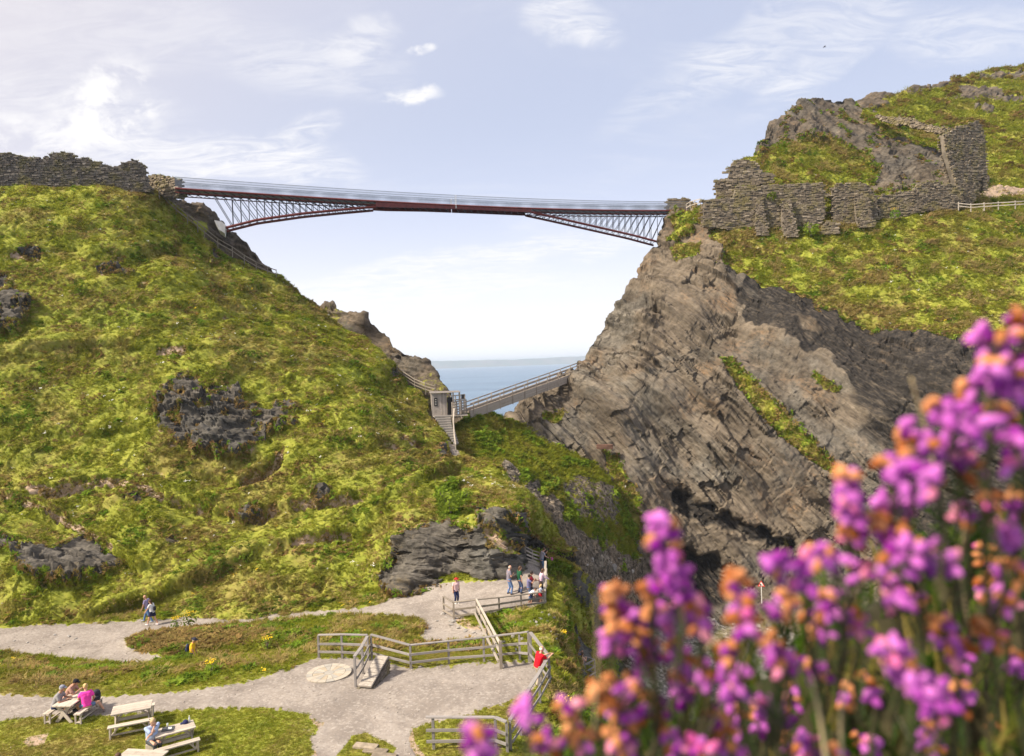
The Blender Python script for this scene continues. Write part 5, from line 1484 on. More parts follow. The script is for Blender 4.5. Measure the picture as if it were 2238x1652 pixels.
for k in range(7):      # capping slabs
    t0, t1 = k / 7 + 0.006, (k + 1) / 7 - 0.006
    c = ((quad[0] + quad[1]) * (1 - (t0 + t1) / 2) + (quad[2] + quad[3]) * (t0 + t1) / 2) / 2
    ax_ = (quad[3] + quad[2]) / 2 - (quad[0] + quad[1]) / 2; Ln = np.linalg.norm(ax_)
    wv_ = quad[1] - quad[0]
    beam('stone', c - ax_ * (t1 - t0) / 2, c + ax_ * (t1 - t0) / 2, np.linalg.norm(wv_) * r.uniform(0.97, 1.03), 0.09, M_SLAB, lg, bev=0.03)
for side_ in (0, 1):
    a_, b_ = (quad[1], quad[2]) if side_ == 0 else (quad[0], quad[3])
    Ln = np.linalg.norm(b_ - a_); ex = (b_ - a_) / Ln
    nn = np.cross(ex, [0, 0, 1]); nn /= np.linalg.norm(nn); nn = nn if side_ == 0 else -nn
    for row in range(9):
        s = r.uniform(-0.1, 0)
        while s < Ln:
            w = r.uniform(0.14, 0.34); zt = a_[2] + (b_[2] - a_[2]) * min(max(s + w / 2, 0), Ln) / Ln - 0.13 - row * 0.075
            if zt > 22.0 and s + w < Ln + 0.05:
                c = a_ + ex * (s + w / 2); c[2] = zt; c = c + nn * r.uniform(-0.01, 0.03)
                beam('stone', c - ex * w * 0.48, c + ex * w * 0.48, 0.14, 0.066, M_STONE_W, lg)
            s += w

dc = onto(719, 1473); dc[2] += 0.02
disc = empty('stone_disc', tuple(dc), 'large pale round compass-like stone disc set flat in the gravel', 'stone disc')
tones = [simple_mat('disc_stone_%d' % k, c_, 0.8, 0.08, 3.0) for k, c_ in enumerate(((0.42, 0.375, 0.31), (0.34, 0.32, 0.285), (0.38, 0.32, 0.24), (0.31, 0.315, 0.31)))]


def wedge(r0, r1, a0, a1, h=0.05, n=5):
    A = np.linspace(a0, a1, n); V = []
    for z_ in (0, h):
        V += [(r0 * math.cos(t), r0 * math.sin(t), z_) for t in A] + [(r1 * math.cos(t), r1 * math.sin(t), z_) for t in A]
    mb = MB(); F2 = []
    for k in range(n - 1):
        F2 += [(2 * n + k, 2 * n + k + 1, 3 * n + k + 1, 3 * n + k), (n + k, n + k + 1, 3 * n + k + 1, 3 * n + k), (k, k + 1, 2 * n + k + 1, 2 * n + k)]
    F2 += [(0, n, 3 * n, 2 * n), (n - 1, 2 * n - 1, 4 * n - 1, 3 * n - 1)]
    mb.add(V, F2); return mb


for k in range(16):
    a0 = k * math.pi / 8 + 0.1
    wedge(0.24, 0.72, a0 + 0.012, a0 + math.pi / 8 - 0.012).build('paving_stone', tones[(k * 5 + k // 3) % 4], disc)
    wedge(0.735, 1.0, a0 + 0.008, a0 + math.pi / 8 - 0.008).build('rim_stone', tones[0 if k % 4 else 1], disc)
mb = MB(); mb.lathe([(0.225, 0), (0.225, 0.05), (0.01, 0.052)], 20); mb.build('hub_stone', tones[1], disc)
for k, (x_, y_) in enumerate(((800, 1632), (821, 1643), (840, 1655))):
    f = onto(x_, y_); o = beam('stone_step', f + [-0.45, 0.1, 0.0], f + [0.42, -0.12, 0.0], 0.34, 0.16, M_STONE_I, bev=0.05)
    tag(o, ('uppermost pale stone step let into the turf bank at the path junction', 'middle pale stone step beside the grass tuft at the path junction', 'lowest pale stone step at the picture edge by the path junction')[k], 'step', 'stone steps in the worn bank')

# ------------------------------------------------------------------ picnic tables and benches
def picnic_table(label, nl, nr, fr, fl, xleg=False):
    a, b, c, d = [GZ(x_, y_, 13.06) for x_, y_ in (nl, nr, fr, fl)]
    cen = (a + b + c + d) / 4; cen[2] = 0
    e1 = ((b - a) + (c - d)) / 2; e2 = ((d - a) + (c - b)) / 2
    lng, wid = (e1, e2) if np.linalg.norm(e1) > np.linalg.norm(e2) and not xleg else (e2, e1)
    L, Wd = np.linalg.norm(lng), np.linalg.norm(wid)
    L = max(L, 1.35); u = lng / np.linalg.norm(lng); u[2] = 0; u /= np.linalg.norm(u); v = np.array([-u[1], u[0], 0]); Wd = min(max(Wd, 0.7), 0.85)
    z0 = ground_z(cen[0], cen[1]); cen[2] = z0
    root = empty('picnic_table', tuple(cen), label, 'picnic table', 'weathered picnic tables')
    q = lambda s, w, z_: cen + u * s + v * w + np.array([0, 0, z_])
    for k in range(4):
        w = (k - 1.5) * Wd / 4
        beam('plank', q(-L / 2, w, 0.72), q(L / 2, w, 0.72), Wd / 4 - 0.008, 0.045, M_TABLE, root, bev=0.03)
    for s in (-L / 2 + 0.12, L / 2 - 0.12):
        beam('leg', q(s, -0.34, 0.0), q(s, 0.26, 0.70), 0.13, 0.045, M_TABLE, root, up=tuple(u))
        beam('leg', q(s + 0.05, 0.34, 0.0), q(s + 0.05, -0.26, 0.70), 0.13, 0.045, M_TABLE, root, up=tuple(u))
        beam('cross_bar', q(s, -Wd * 0.4, 0.665), q(s, Wd * 0.4, 0.665), 0.06, 0.06, M_TABLE, root)
    for sg in (-1, 1):
        beam('brace', q(sg * (L / 2 - 0.14), 0, 0.36), q(sg * 0.2, 0, 0.66), 0.06, 0.06, M_TABLE, root)
    beam('stretcher', q(-L / 2 + 0.1, 0, 0.34), q(L / 2 - 0.1, 0, 0.34), 0.05, 0.1, M_TABLE, root)
    return cen, u, v, L, Wd


def bench(label, cen, u, v, L, off, shift=0.0):
    c0 = cen + v * off + u * shift; c0[2] = ground_z(c0[0], c0[1])
    root = empty('bench', tuple(c0), label, 'bench', 'weathered benches beside the picnic tables')
    q = lambda s, w, z_: c0 + u * s + v * w + np.array([0, 0, z_])
    for w in (-0.068, 0.068):
        beam('plank', q(-L / 2, w, 0.43), q(L / 2, w, 0.43), 0.128, 0.045, M_TABLE, root, bev=0.03)
    for s in (-L / 2 + 0.09, L / 2 - 0.09):
        for w in (-0.105, 0.105):
            beam('leg', q(s, w, -0.02), q(s, w, 0.41), 0.06, 0.06, M_TABLE, root)
        beam('cross_bar', q(s, -0.09, 0.09), q(s, 0.09, 0.09), 0.05, 0.05, M_TABLE, root)
        beam('brace', q(s - math.copysign(0.04, s), 0, 0.1), q(s - math.copysign(0.3, s), 0, 0.4), 0.05, 0.05, M_TABLE, root)
    beam('stretcher', q(-L / 2 + 0.1, 0, 0.11), q(L / 2 - 0.1, 0, 0.11), 0.05, 0.05, M_TABLE, root)
    return c0


M_TABLE = timber_mat('table_timber', (0.40, 0.345, 0.285), (0.60, 0.53, 0.45))
T1 = picnic_table('picnic table with crossed legs that three people share', (117, 1539), (164, 1542), (189, 1517), (161, 1516), True)
T2 = picnic_table('empty picnic table between the shared one and the man in blue', (249, 1564.5), (338, 1548), (325.5, 1533), (240, 1549))
T3 = picnic_table('picnic table with a blue cap, a bottle and a dark tray on it', (345, 1605.5), (432, 1587), (417, 1574), (331, 1602))
T4 = picnic_table('picnic table cut off by the picture edge beside the brown-haired person', (258, 1653), (355, 1664), (355, 1640), (272, 1641))
lab = {0: ('bench under the man in the grey cap', 'bench the woman in pink sits astride'), 1: ('empty bench behind the unused picnic table', 'empty bench in front of the unused picnic table'),
       2: ('bench behind the table with the blue cap, the man in blue on its end', 'empty bench in front of the table with the blue cap')}
BEN = {}
for k, T in enumerate((T1, T2, T3)):
    cen, u, v, L, Wd = T
    sg = 1 if (v @ np.array([1.0, 0, 0]) if k == 0 else -(v @ np.array([0, 1.0, 0]))) > 0 else -1
    BEN[k] = (bench(lab[k][0], cen, u, v, L + 0.1, -sg * (0.62 if k == 0 else 0.66)), bench(lab[k][1], cen, u, v, L + 0.15, sg * 0.68))

# things on and by the tables
def on_table(T, px_, py_, z_=0.745):
    q = GZ(px_, py_, 36 - (T[0][2] + z_)); return q


M_NAVY = simple_mat('navy_cloth', (0.02, 0.025, 0.09), 0.85, 0.2)
q = on_table(T3, 405, 1580); cp = empty('baseball_cap', tuple(q), 'navy baseball cap lying on the table in front of the man in blue', 'cap')
mb = MB(); mb.lathe([(0.10, 0), (0.105, 0.05), (0.09, 0.09), (0.05, 0.12), (0.005, 0.125)], 14); mb.build('crown', M_NAVY, cp, True)
mb = MB(); mb.add([(0.08 * math.cos(t), 0.08 * math.sin(t), 0.012) for t in np.linspace(2.2, 4.1, 8)] + [(0.19 * math.cos(t), 0.15 * math.sin(t), 0.0) for t in np.linspace(2.2, 4.1, 8)] + [(0.08 * math.cos(t), 0.08 * math.sin(t), 0.02) for t in np.linspace(2.2, 4.1, 8)] + [(0.19 * math.cos(t), 0.15 * math.sin(t), 0.008) for t in np.linspace(2.2, 4.1, 8)],
                [(k, k + 1, k + 9, k + 8) for k in range(7)] + [(16 + k, 17 + k, 25 + k, 24 + k) for k in range(7)] + [(8 + k, 9 + k, 25 + k, 24 + k) for k in range(7)])
mb.build('peak', M_NAVY, cp)
q = on_table(T3, 414, 1577); bt = empty('plastic_bottle', tuple(q), 'clear plastic bottle with white cap standing behind the navy cap', 'bottle')
M_CLEAR = simple_mat('bottle_plastic', (0.62, 0.65, 0.66), 0.2, 0.05, spec=0.6)
mb = MB(); mb.lathe([(0.03, 0), (0.034, 0.01), (0.034, 0.13), (0.03, 0.16), (0.014, 0.20), (0.014, 0.215)], 12); mb.build('bottle_body', M_CLEAR, bt, True)
mb = MB(); mb.lathe([(0.017, 0.21), (0.017, 0.235), (0.002, 0.236)], 10); mb.build('bottle_cap', M_WHITE, bt)
q = on_table(T3, 367, 1593); tr = empty('tray', tuple(q), 'dark tray with papers on the table of the man in blue', 'tray', None, 0.3)
mb = MB(); mb.box((0, 0, 0.008), (0.40, 0.30, 0.012)); [mb.box(c_, s_) for c_, s_ in (((0, .15, .016), (.4, .012, .022)), ((0, -.15, .016), (.4, .012, .022)), ((.2, 0, .016), (.012, .3, .022)), ((-.2, 0, .016), (.012, .3, .022)))]
mb.build('tray_base', simple_mat('tray_grey', (0.07, 0.075, 0.085), 0.4), tr)
mb = MB(); mb.box((0.06, 0.02, 0.018), (0.12, 0.16, 0.004)); mb.build('paper', M_WHITE, tr)
M_GLASS = simple_mat('drink_glass', (0.55, 0.58, 0.58), 0.1, 0.05, spec=0.7)
for nm, T, x_, y_, lab_ in (('drinking_glass', T3, 366, 1588, 'small clear glass standing at the tray of the man in blue'), ('drinking_glass', T1, 172, 1522, 'clear glass on the table the three people share')):
    q = on_table(T, x_, y_); mb = MB(); mb.lathe([(0.025, 0), (0.034, 0.13), (0.031, 0.13), (0.023, 0.01), (0.001, 0.01)], 12)
    o = mb.build(nm, M_GLASS, None, True, label=lab_, cat='glass'); o.location = q
q = on_table(T1, 151, 1529); o = beam('mobile_phone', q + [-0.07, -0.02, 0.006], q + [0.07, 0.02, 0.006], 0.07, 0.01, M_BLACK); tag(o, 'black phone lying on the table the three people share', 'phone')


def backpack(label, loc, rotz, mat, s=1.0, tilt=0.0):
    root = empty('backpack', tuple(loc), label, 'backpack', None, rotz)
    root.rotation_euler = (tilt, 0, rotz)
    mb = MB(); prof = [(0.02, 0), (0.13, 0.01), (0.16, 0.10), (0.165, 0.28), (0.14, 0.40), (0.08, 0.46), (0.01, 0.475)]
    mb.lathe([(a * s, b * s) for a, b in prof], 14)
    mb.v[0][:, 1] *= 0.62; mb.build('sack', mat, root, True)
    mb = MB(); mb.lathe([(0.01 * s, 0.05 * s), (0.10 * s, 0.06 * s), (0.11 * s, 0.15 * s), (0.09 * s, 0.21 * s), (0.01 * s, 0.22 * s)], 10, (0, -0.095 * s, 0)); mb.v[0][:, 1] = -0.09 * s + (mb.v[0][:, 1] + 0.09 * s) * 0.5
    mb.build('front_pocket', mat, root, True)
    for sx in (-1, 1):
        mb = MB(); mb.tube([(sx * 0.08 * s, 0.09 * s, 0.42 * s), (sx * 0.09 * s, 0.15 * s, 0.36 * s), (sx * 0.10 * s, 0.15 * s, 0.2 * s), (sx * 0.10 * s, 0.09 * s, 0.06 * s)], 0.014 * s, 6); mb.build('strap', M_BLACK, root)
    return root


M_DKBAG = simple_mat('dark_bag', (0.028, 0.03, 0.045), 0.7, 0.25)
M_REDBAG = simple_mat('red_bag', (0.50, 0.10, 0.05), 0.7, 0.2)
q = BEN[0][1] + T1[1] * 0.45 * (1 if T1[1][1] > 0 else -1); backpack('dark rucksack on the bench beside the woman in pink', q + [0.05, 0, 0.46], 0.4, M_DKBAG, 0.95)

# ------------------------------------------------------------------ ticket hut, landing and steps by the old bridge
M_HUTW = timber_mat('hut_boards', (0.27, 0.24, 0.22), (0.39, 0.35, 0.32))
hb0 = P(950, 908, 80.5); hu = np.array([1.0, 0.16, 0]); hu /= np.linalg.norm(hu); hv_ = np.array([-hu[1], hu[0], 0])
hut = empty('ticket_hut', tuple(hb0), 'small grey boarded hut with a dark notice on its front', 'hut')
Q = lambda s, w, z_: hb0 + hu * s + hv_ * w + np.array([0, 0, z_])
for k in range(8): beam('board', Q(-0.15 + k * 0.2, 0, -0.1), Q(-0.15 + k * 0.2, 0, 2.45), 0.19, 0.05, M_HUTW, hut, up=tuple(hv_), bev=0.02)
for k in range(7): beam('board', Q(-0.28, 0.1 + k * 0.25, -0.4), Q(-0.28, 0.1 + k * 0.25, 2.45), 0.05, 0.24, M_HUTW, hut, up=tuple(hv_), bev=0.02)
for k in range(7): beam('board', Q(1.36, 0.1 + k * 0.25, -0.1), Q(1.36, 0.1 + k * 0.25, 2.4), 0.05, 0.24, M_HUTW, hut, up=tuple(hv_), bev=0.02)
for k in range(5): beam('roof_board', Q(-0.45, -0.15 + k * 0.45, 2.52 + k * 0.02), Q(2.9, -0.15 + k * 0.45, 2.50 + k * 0.02), 0.43, 0.06, M_HUTW, hut, bev=0.02)
for s in (2.1, 2.8): beam('roof_post', Q(s, 0.0, 0.0), Q(s, 0.0, 2.5), 0.16, 0.16, M_OLD, hut)
beam('notice_board', Q(0.15, -0.05, 1.05), Q(0.15, -0.05, 1.95), 0.36, 0.04, M_BLACK, hut, up=tuple(hv_), bev=0.01)
for k in range(4): beam('notice_print', Q(0.07, -0.075, 1.2 + k * 0.19), Q(0.23, -0.075, 1.2 + k * 0.19), 0.008, 0.05, M_CONC, hut, bev=0.0)
beam('door', Q(1.75, 0.35, 0.0), Q(1.75, 0.35, 1.95), 0.55, 0.06, M_BLACK, hut, up=tuple(hv_), bev=0.01)
ld = empty('timber_landing', tuple(P(990, 905, 81)), 'timber landing with slatted rails between the hut and the sloping bridge', 'landing')
q0 = Q(-0.2, -0.6, -0.12)
for k in range(9): beam('deck_board', Q(0.0 + k * 0.43, -0.75, -0.10), Q(0.0 + k * 0.43, 1.8, -0.10), 0.41, 0.06, M_PALE, ld, bev=0.02)
g0, g1 = P(988, 904, 80.2), P(1019, 897, 83.2)
for hgt in (1.25, 0.95, 0.65, 0.35, 0.08): beam('rail', g0 + [0, 0, hgt], g1 + [0, 0, hgt], 0.06, 0.12, M_OLD, ld)
for k in range(7):
    q = g0 + (g1 - g0) * k / 6; beam('post', q - [0, 0, 0.6], q + [0, 0, 1.3], 0.12, 0.12, M_OLD, ld)
k0, k1 = P(985, 888, 84.5), P(1016, 884, 86.5)
for hgt in (1.2, 0.7): beam('rail', k0 + [0, 0, hgt], k1 + [0, 0, hgt], 0.07, 0.12, M_OLD, ld)
for k in range(4):
    q = k0 + (k1 - k0) * k / 3; beam('post', q - [0, 0, 1.2], q + [0, 0, 1.26], 0.12, 0.12, M_OLD, ld)
beam('sign_plate', P(1011, 862, 85.8), P(1011, 871, 85.8), 0.36, 0.05, M_BLACK, ld, up=(0, 1, 0), bev=0.01)
stp = empty('stone_stairs', tuple(P(975, 930, 78)), 'flight of grey steps below the hut with a pale handrail', 'steps')
M_STEP = simple_mat('step_stone', (0.27, 0.25, 0.23), 0.9, 0.3, 3.0)
for k in range(12):
    f = k / 11.0
    cx_ = 962 + 22 * f + (8 * f if f > .5 else 0); cy_ = 910 + 58 * f; dd = 79.6 - 6.2 * f
    wdt = (1.75 - 1.25 * f)
    c = P(cx_ + 4, cy_, dd)
    beam('step', c - hu * wdt / 2, c + hu * wdt / 2, 0.5, 0.20, M_STEP, stp, bev=0.02)
hp_ = [P(992, 893, 79.0), P(990, 920, 77.2), P(992, 948, 74.8), P(995, 972, 72.2)]
for a_, b_ in zip(hp_[:-1], hp_[1:]):
    beam('handrail', a_, b_, 0.14, 0.12, M_PALE, stp); beam('baluster', b_ - [0, 0, 1.1], b_, 0.1, 0.1, M_PALE, stp)
beam('baluster', P(966, 905, 79.4), P(966, 893, 79.4), 0.08, 0.08, M_PALE, stp)

# ------------------------------------------------------------------ stones lying about
def rock_mesh(seed, flat=0.55):
    r = np.random.default_rng(seed); bm = bmesh.new()
    bmesh.ops.create_icosphere(bm, subdivisions=2, radius=0.5)
    co = np.array([v.co for v in bm.verts])
    for k in range(9):
        n = r.normal(0, 1, 3); n /= np.linalg.norm(n); d = r.uniform(0.22, 0.4)
        e = np.maximum(co @ n - d, 0); co = co - e[:, None] * n
    co = co * np.array([1.25, 0.85, flat * 1.3]) + fbm(co + seed * 3.1, 0.5, 2, seed)[:, None] * 0.03
    for v, c in zip(bm.verts, co): v.co = c
    me = bpy.data.meshes.new('rock'); bm.to_mesh(me); bm.free(); me.materials.append(M_ROCKP)
    return me


def rock_pmat(name, a, b):
    mt, g = new_mat(name)
    pos = g.n('ShaderNodeTexCoord').outputs['Object']; rnd = g.n('ShaderNodeObjectInfo').outputs['Random']
    n1 = g.noise(g.vm('MULTIPLY', pos, (1.5, 1.5, 5)), 3.0, 5.0, 0.65)
    c = g.mix(g.mr(n1, 0.32, 0.68), C4(a), C4(b)); k = g.mr(rnd, 0, 1, 0.7, 1.3, False)
    c = g.mix(1.0, c, g.n('ShaderNodeCombineColor', i0=k, i1=k, i2=k).outputs[0], 'MULTIPLY')
    return finish(mt, g, c, 0.9, n1, 0.6, 0.05, 0.2)


M_ROCKP = rock_pmat('loose_slate', (0.20, 0.19, 0.18), (0.46, 0.43, 0.40))
M_ROCKD = rock_pmat('scree_slate', (0.09, 0.073, 0.055), (0.22, 0.185, 0.145))
M_PEBB = rock_pmat('path_slate', (0.22, 0.185, 0.155), (0.48, 0.43, 0.38))
ROCKS = [rock_mesh(s, 0.35 + 0.2 * (s % 3)) for s in range(6)]


def rock(px_, py_, wpx, label, group, pt=None, flat=1.0, k=0):
    p = onto(px_, py_, 20, 57) if pt is None else pt
    s = wpx * proj(p)[2] / FPX
    o = bpy.data.objects.new('loose_rock', ROCKS[k % 6]); COL.objects.link(o)
    o.location = p + [0, 0, s * 0.08]; o.scale = (s / 1.2, s / 1.3, s / 1.2 * flat); o.rotation_euler = (rng.normal(0, .12), rng.normal(0, .12), rng.uniform(0, 6.3))
    return tag(o, label, 'rock', group)


ORD = 'first second third fourth fifth sixth seventh eighth ninth tenth eleventh twelfth thirteenth fourteenth fifteenth sixteenth seventeenth eighteenth nineteenth'.split()
TENS = {20: 'twent', 30: 'thirt', 40: 'fort'}


def nth(k):
    k += 1
    if k < 20: return ORD[k - 1]
    t_, u_ = k // 10 * 10, k % 10
    return TENS[t_] + 'ieth' if u_ == 0 else TENS[t_] + 'y-' + ORD[u_ - 1]


def number_along(obs, text):
    """tell like stones apart by their order across the view"""
    for k, o in enumerate(sorted(obs, key=lambda o: proj(np.array(o.location))[0])): o['label'] = text % nth(k)


KN = 'loose slate rocks on the grassy knoll'
kn_ = []
for k, (x_, y_, w_) in enumerate([(1166, 1357, 12), (1180, 1354, 12), (1173, 1363, 16), (1159, 1361, 12), (1122, 1363, 18), (1174, 1371, 14), (1183, 1367, 10), (1210, 1352, 14), (1200, 1347, 12), (1196, 1357, 10), (1142, 1398, 14), (1120, 1394, 18),
                                    (1210, 1388, 20), (1220, 1392, 14), (1203, 1382, 12), (1214, 1396, 10), (1100, 1404, 16), (1130, 1412, 14), (1150, 1406, 12), (1085, 1394, 14), (1065, 1400, 16), (1185, 1340, 8), (1092, 1420, 12), (1128, 1421, 10)]):
    kn_.append(rock(x_, y_, w_, 'grey slate rock lying in the grass of the knoll beyond the terrace fence', KN, k=k))
for nm_, f_ in (('%s grey slate rock of the cluster below the platform fence, counted from the crag side', lambda x, y: y < 1375), ('%s pale slate rock near the small ragwort on the knoll, counted from the crag side', lambda x, y: y >= 1375 and x > 1180), ('%s slate rock in grass behind the terrace fence, counted from the disc side', lambda x, y: y >= 1375 and x <= 1180)):
    number_along([o for o in kn_ if f_(*proj(np.array(o.location))[:2])], nm_)
pt_s = []
PT = 'flat stones on the worn path'
for k, (x_, y_, w_) in enumerate([(955, 1358, 12), (985, 1366, 16), (1000, 1373, 14), (1016, 1379, 18), (1035, 1382, 12), (1048, 1373, 10), (975, 1350, 10), (1005, 1360, 8), (150, 1392, 14), (165, 1396, 10), (120, 1388, 10), (60, 1405, 9), (95, 1410, 8), (130, 1415, 9), (140, 1410, 8), (85, 1418, 7), (30, 1402, 8), (200, 1408, 6)]):
    pt_s.append(rock(x_, y_, w_, 'flat pale stone set in the trodden path', PT, k=k, flat=0.4))
number_along([o for o in pt_s if proj(np.array(o.location))[0] < 500], '%s flat stone in the wide path at the hill foot, from the picture edge')
number_along([o for o in pt_s if proj(np.array(o.location))[0] >= 500], '%s flat stone in the worn path below the platform corner, from the mound side')
rock(848, 1345, 12, 'grey boulder on top of the grassy mound between the paths', None, k=2)
rock(966, 1343, 14, 'pale rock at the foot of the platform corner post', None, k=4)
rock(988, 1360, 22, 'broad rock under the corner of the path platform', None, k=1)
rock(18, 1316, 24, 'flat dark rock lying by the path at the hill foot', None, k=3, pt=P(14, 1318, 49.3), flat=0.6)
def beach_pt(x_, y_):
    j = np.argmin((J['px'] - x_) ** 2 + (J['py'] - y_) ** 2); return J['pos'].reshape(-1, 3)[j]
bg_ = []
BG = 'grey boulders in the stony cove'
for k in range(48):
    x_, y_ = rng.uniform(1290, 1640), rng.uniform(1345, 1520)
    bg_.append(rock(0, 0, rng.uniform(9, 30) * (1.5 if rng.uniform() < 0.12 else 1), 'grey boulder among the stones of the cove below the cliff', BG, pt=beach_pt(x_, y_), k=k, flat=1.1))
number_along(bg_, '%s grey boulder in the stony cove, counted from the knoll side')
sc_ = []
for k in range(26):   # blocks on the scree
    x_, y_ = rng.uniform(1210, 1400), rng.uniform(1180, 1320)
    j = np.argmin((Cg['px'] - x_) ** 2 + (Cg['py'] - y_) ** 2)
    sc_.append(rock(0, 0, rng.uniform(5, 13), 'fallen block of slate on the scree slope below the old bridge', 'blocks on the scree slope', pt=Cg['pos'].reshape(-1, 3)[j], k=k))
number_along(sc_, '%s fallen slate block on the scree below the old bridge, counted from the spur side')
rock(0, 0, 16, 'large pale squarish block on the scree slope', None, pt=P(1343, 1243, 75.5), k=5, flat=1.6)
ss_, sn_, *_ = pick_points(Cg, Cg['rock'] + 0.02, 5200); sz_ = 0.06 + 0.34 * rng.uniform(0, 1, 5200) ** 3
scatter('scree_stones', ss_, orient(sn_, 0.8, 0.4), np.stack([sz_, sz_, sz_ * 0.8], 1), ROCKS, M_ROCKD)
ss_, sn_, *_ = pick_points(J, np.ones(J['px'].shape) * (J['px'] < 1760), 4200); sz_ = 0.10 + 0.7 * rng.uniform(0, 1, 4200) ** 3.5
scatter('cove_pebbles', ss_, orient(sn_, 0.8, 0.3), np.stack([sz_, sz_, sz_ * 0.8], 1), ROCKS, M_ROCKP)
pd_ = np.maximum(Gd['mask'][..., 1], 0.8 * np.clip(Gd['mask'][..., 3], 0, 1)) * inview * (0.25 + clumpy(Gd, 1.5, 460, 0.0, 0.4))
ss_, sn_, *_ = pick_points(Gd, pd_, 6500); sz_ = 0.018 + 0.11 * rng.uniform(0, 1, 6500) ** 5
scatter('path_pebbles', ss_, orient(sn_, 0.8, 0.2), np.stack([sz_, sz_, sz_ * 0.6], 1), ROCKS, M_PEBB)
# driftwood by the cove
M_DRIFT = simple_mat('driftwood', (0.45, 0.40, 0.34), 0.9, 0.25)
dw = empty('driftwood', tuple(beach_pt(1335, 1355)), 'tangle of bleached driftwood sticks in the cove', 'driftwood')
for k in range(9):
    a_ = rng.uniform(0, 6.28); mb = MB(); l_ = rng.uniform(0.8, 2.0)
    mb.tube([(-l_ * math.cos(a_), -l_ * math.sin(a_), 0.3 + rng.uniform(0, .3)), (0, 0, 0.45 + rng.uniform(0, .4)), (l_ * math.cos(a_), l_ * math.sin(a_), 0.3 + rng.uniform(0, .8))], [0.05, 0.07, 0.03], 5); mb.build('stick', M_DRIFT, dw)

# ------------------------------------------------------------------ yellow ragwort
for k, (x_, y_, s_, lb) in enumerate([(414, 1372, 1.05, 'tall yellow ragwort beside the upper path'), (385, 1374, 0.75, 'smaller yellow ragwort next to the tall one by the upper path'), (585, 1420, 0.7, 'yellow ragwort in the long grass of the mound'),
                                       (1232, 1570, 0.8, 'yellow ragwort outside the terrace fence'), (462, 1470, 0.6, 'low yellow ragwort in the bank behind the gravel strip'), (1230, 1400, 0.5, 'small yellow ragwort near rocks on the knoll')]):
    shrub(lb, onto(x_, y_, 22 if y_ > 1450 else 36, 56), s_, M_SHRUB, 'plant', None, 60, 40 + k, 'yellow_ragwort', 34)
shrub('dark green bush at the top of the crag above the platform', P(985, 1120, 54.6), 1.9, M_SHRUB, seed=61, n=160)
shrub('round leafy bush on the hillside above the rock face', P(968, 1096, 57.0), 1.5, M_SHRUB, seed=62, n=140)
shrub('low dark bush on the spur beside the steps', P(1018, 1092, 57.6), 1.1, M_SHRUB, seed=63)

# ------------------------------------------------------------------ rockfall warning sign
wp = P(1663, 1277, 76.5)
ws = empty('warning_sign', tuple(wp), 'triangular red-edged rockfall warning sign at the cliff foot', 'sign')
to = EYE - wp; to[2] = 0; to /= np.linalg.norm(to); sx_ = np.array([-to[1], to[0], 0])
def tri(r_, d_, name, mat):
    V = [sx_ * r_ * math.cos(t) + np.array([0, 0, r_ * math.sin(t)]) + to * e for e in (d_, d_ + 0.012) for t in (math.pi / 2, math.pi * 7 / 6, math.pi * 11 / 6)]
    mb = MB(); mb.add(V, [(0, 1, 2), (5, 4, 3), (0, 3, 4, 1), (1, 4, 5, 2), (2, 5, 3, 0)]); mb.build(name, mat, ws)
M_SIGNRED = simple_mat('sign_red', (0.62, 0.03, 0.02), 0.5, 0.1)
tri(0.42, 0.0, 'border', M_SIGNRED); tri(0.27, 0.016, 'face', M_WHITE)
mb = MB()
f2 = lambda pts: [sx_ * a + np.array([0, 0, b]) + to * e for e in (0.03, 0.038) for a, b in pts]
pt_ = [(-0.16, -0.11), (-0.15, 0.04), (-0.10, 0.11), (-0.06, 0.06), (-0.02, 0.0), (0.03, -0.11)]
mb.add(f2(pt_), [tuple(range(6)), tuple(range(11, 5, -1))] + [(k, (k + 1) % 6, 6 + (k + 1) % 6, 6 + k) for k in range(6)])
for a, b in ((0.02, 0.04), (0.07, -0.03), (0.11, -0.09)): mb.box(sx_ * a + np.array([0, 0, b]) + to * 0.034, (0.04, 0.04, 0.035))
mb.build('pictogram', M_BLACK, ws)
beam('post', wp - [0, 0, 2.0], wp + [0, 0, 0.2] - to * 0.05, 0.07, 0.07, M_CONC, ws)

# ------------------------------------------------------------------ gull high over the island
gp = P(1801, 103, 150.0)
gull = empty('gull', tuple(gp), 'tiny dark gull flying in the sky above the island', 'bird')
M_GULL = simple_mat('gull_feathers', (0.10, 0.10, 0.11), 0.8)
mb = MB(); mb.tube([(-0.3, 0, 0), (-0.2, 0, 0.02), (0, 0, 0.03), (0.2, 0, 0.02), (0.32, 0, 0.03), (0.38, 0, 0.02)], [0.02, 0.05, 0.085, 0.06, 0.045, 0.01], 7); mb.build('body', M_GULL, gull, True)
for sgn in (-1, 1):
    mb = MB(); mb.add([(0.12, 0, .03), (-0.10, 0, .03), (0.10, sgn * .3, .16), (-0.06, sgn * .3, .16), (-0.02, sgn * .7, .06), (0.12, 0, .045), (-0.10, 0, .045), (0.10, sgn * .3, .175), (-0.06, sgn * .3, .175), (-0.02, sgn * .7, .07)], [(0, 1, 3, 2), (2, 3, 4), (5, 6, 8, 7), (7, 8, 9), (0, 2, 7, 5), (1, 3, 8, 6), (2, 4, 9, 7), (3, 4, 9, 8)]); mb.build('wing', M_GULL, gull)
# ------------------------------------------------------------------ people
def cap_d(p, a, b, r0, r1):
    ab = b - a; t = np.clip(((p - a) @ ab) / (ab @ ab + 1e-9), 0, 1)
    return np.linalg.norm(p - a - t[:, None] * ab, axis=1) - (r0 + (r1 - r0) * t)


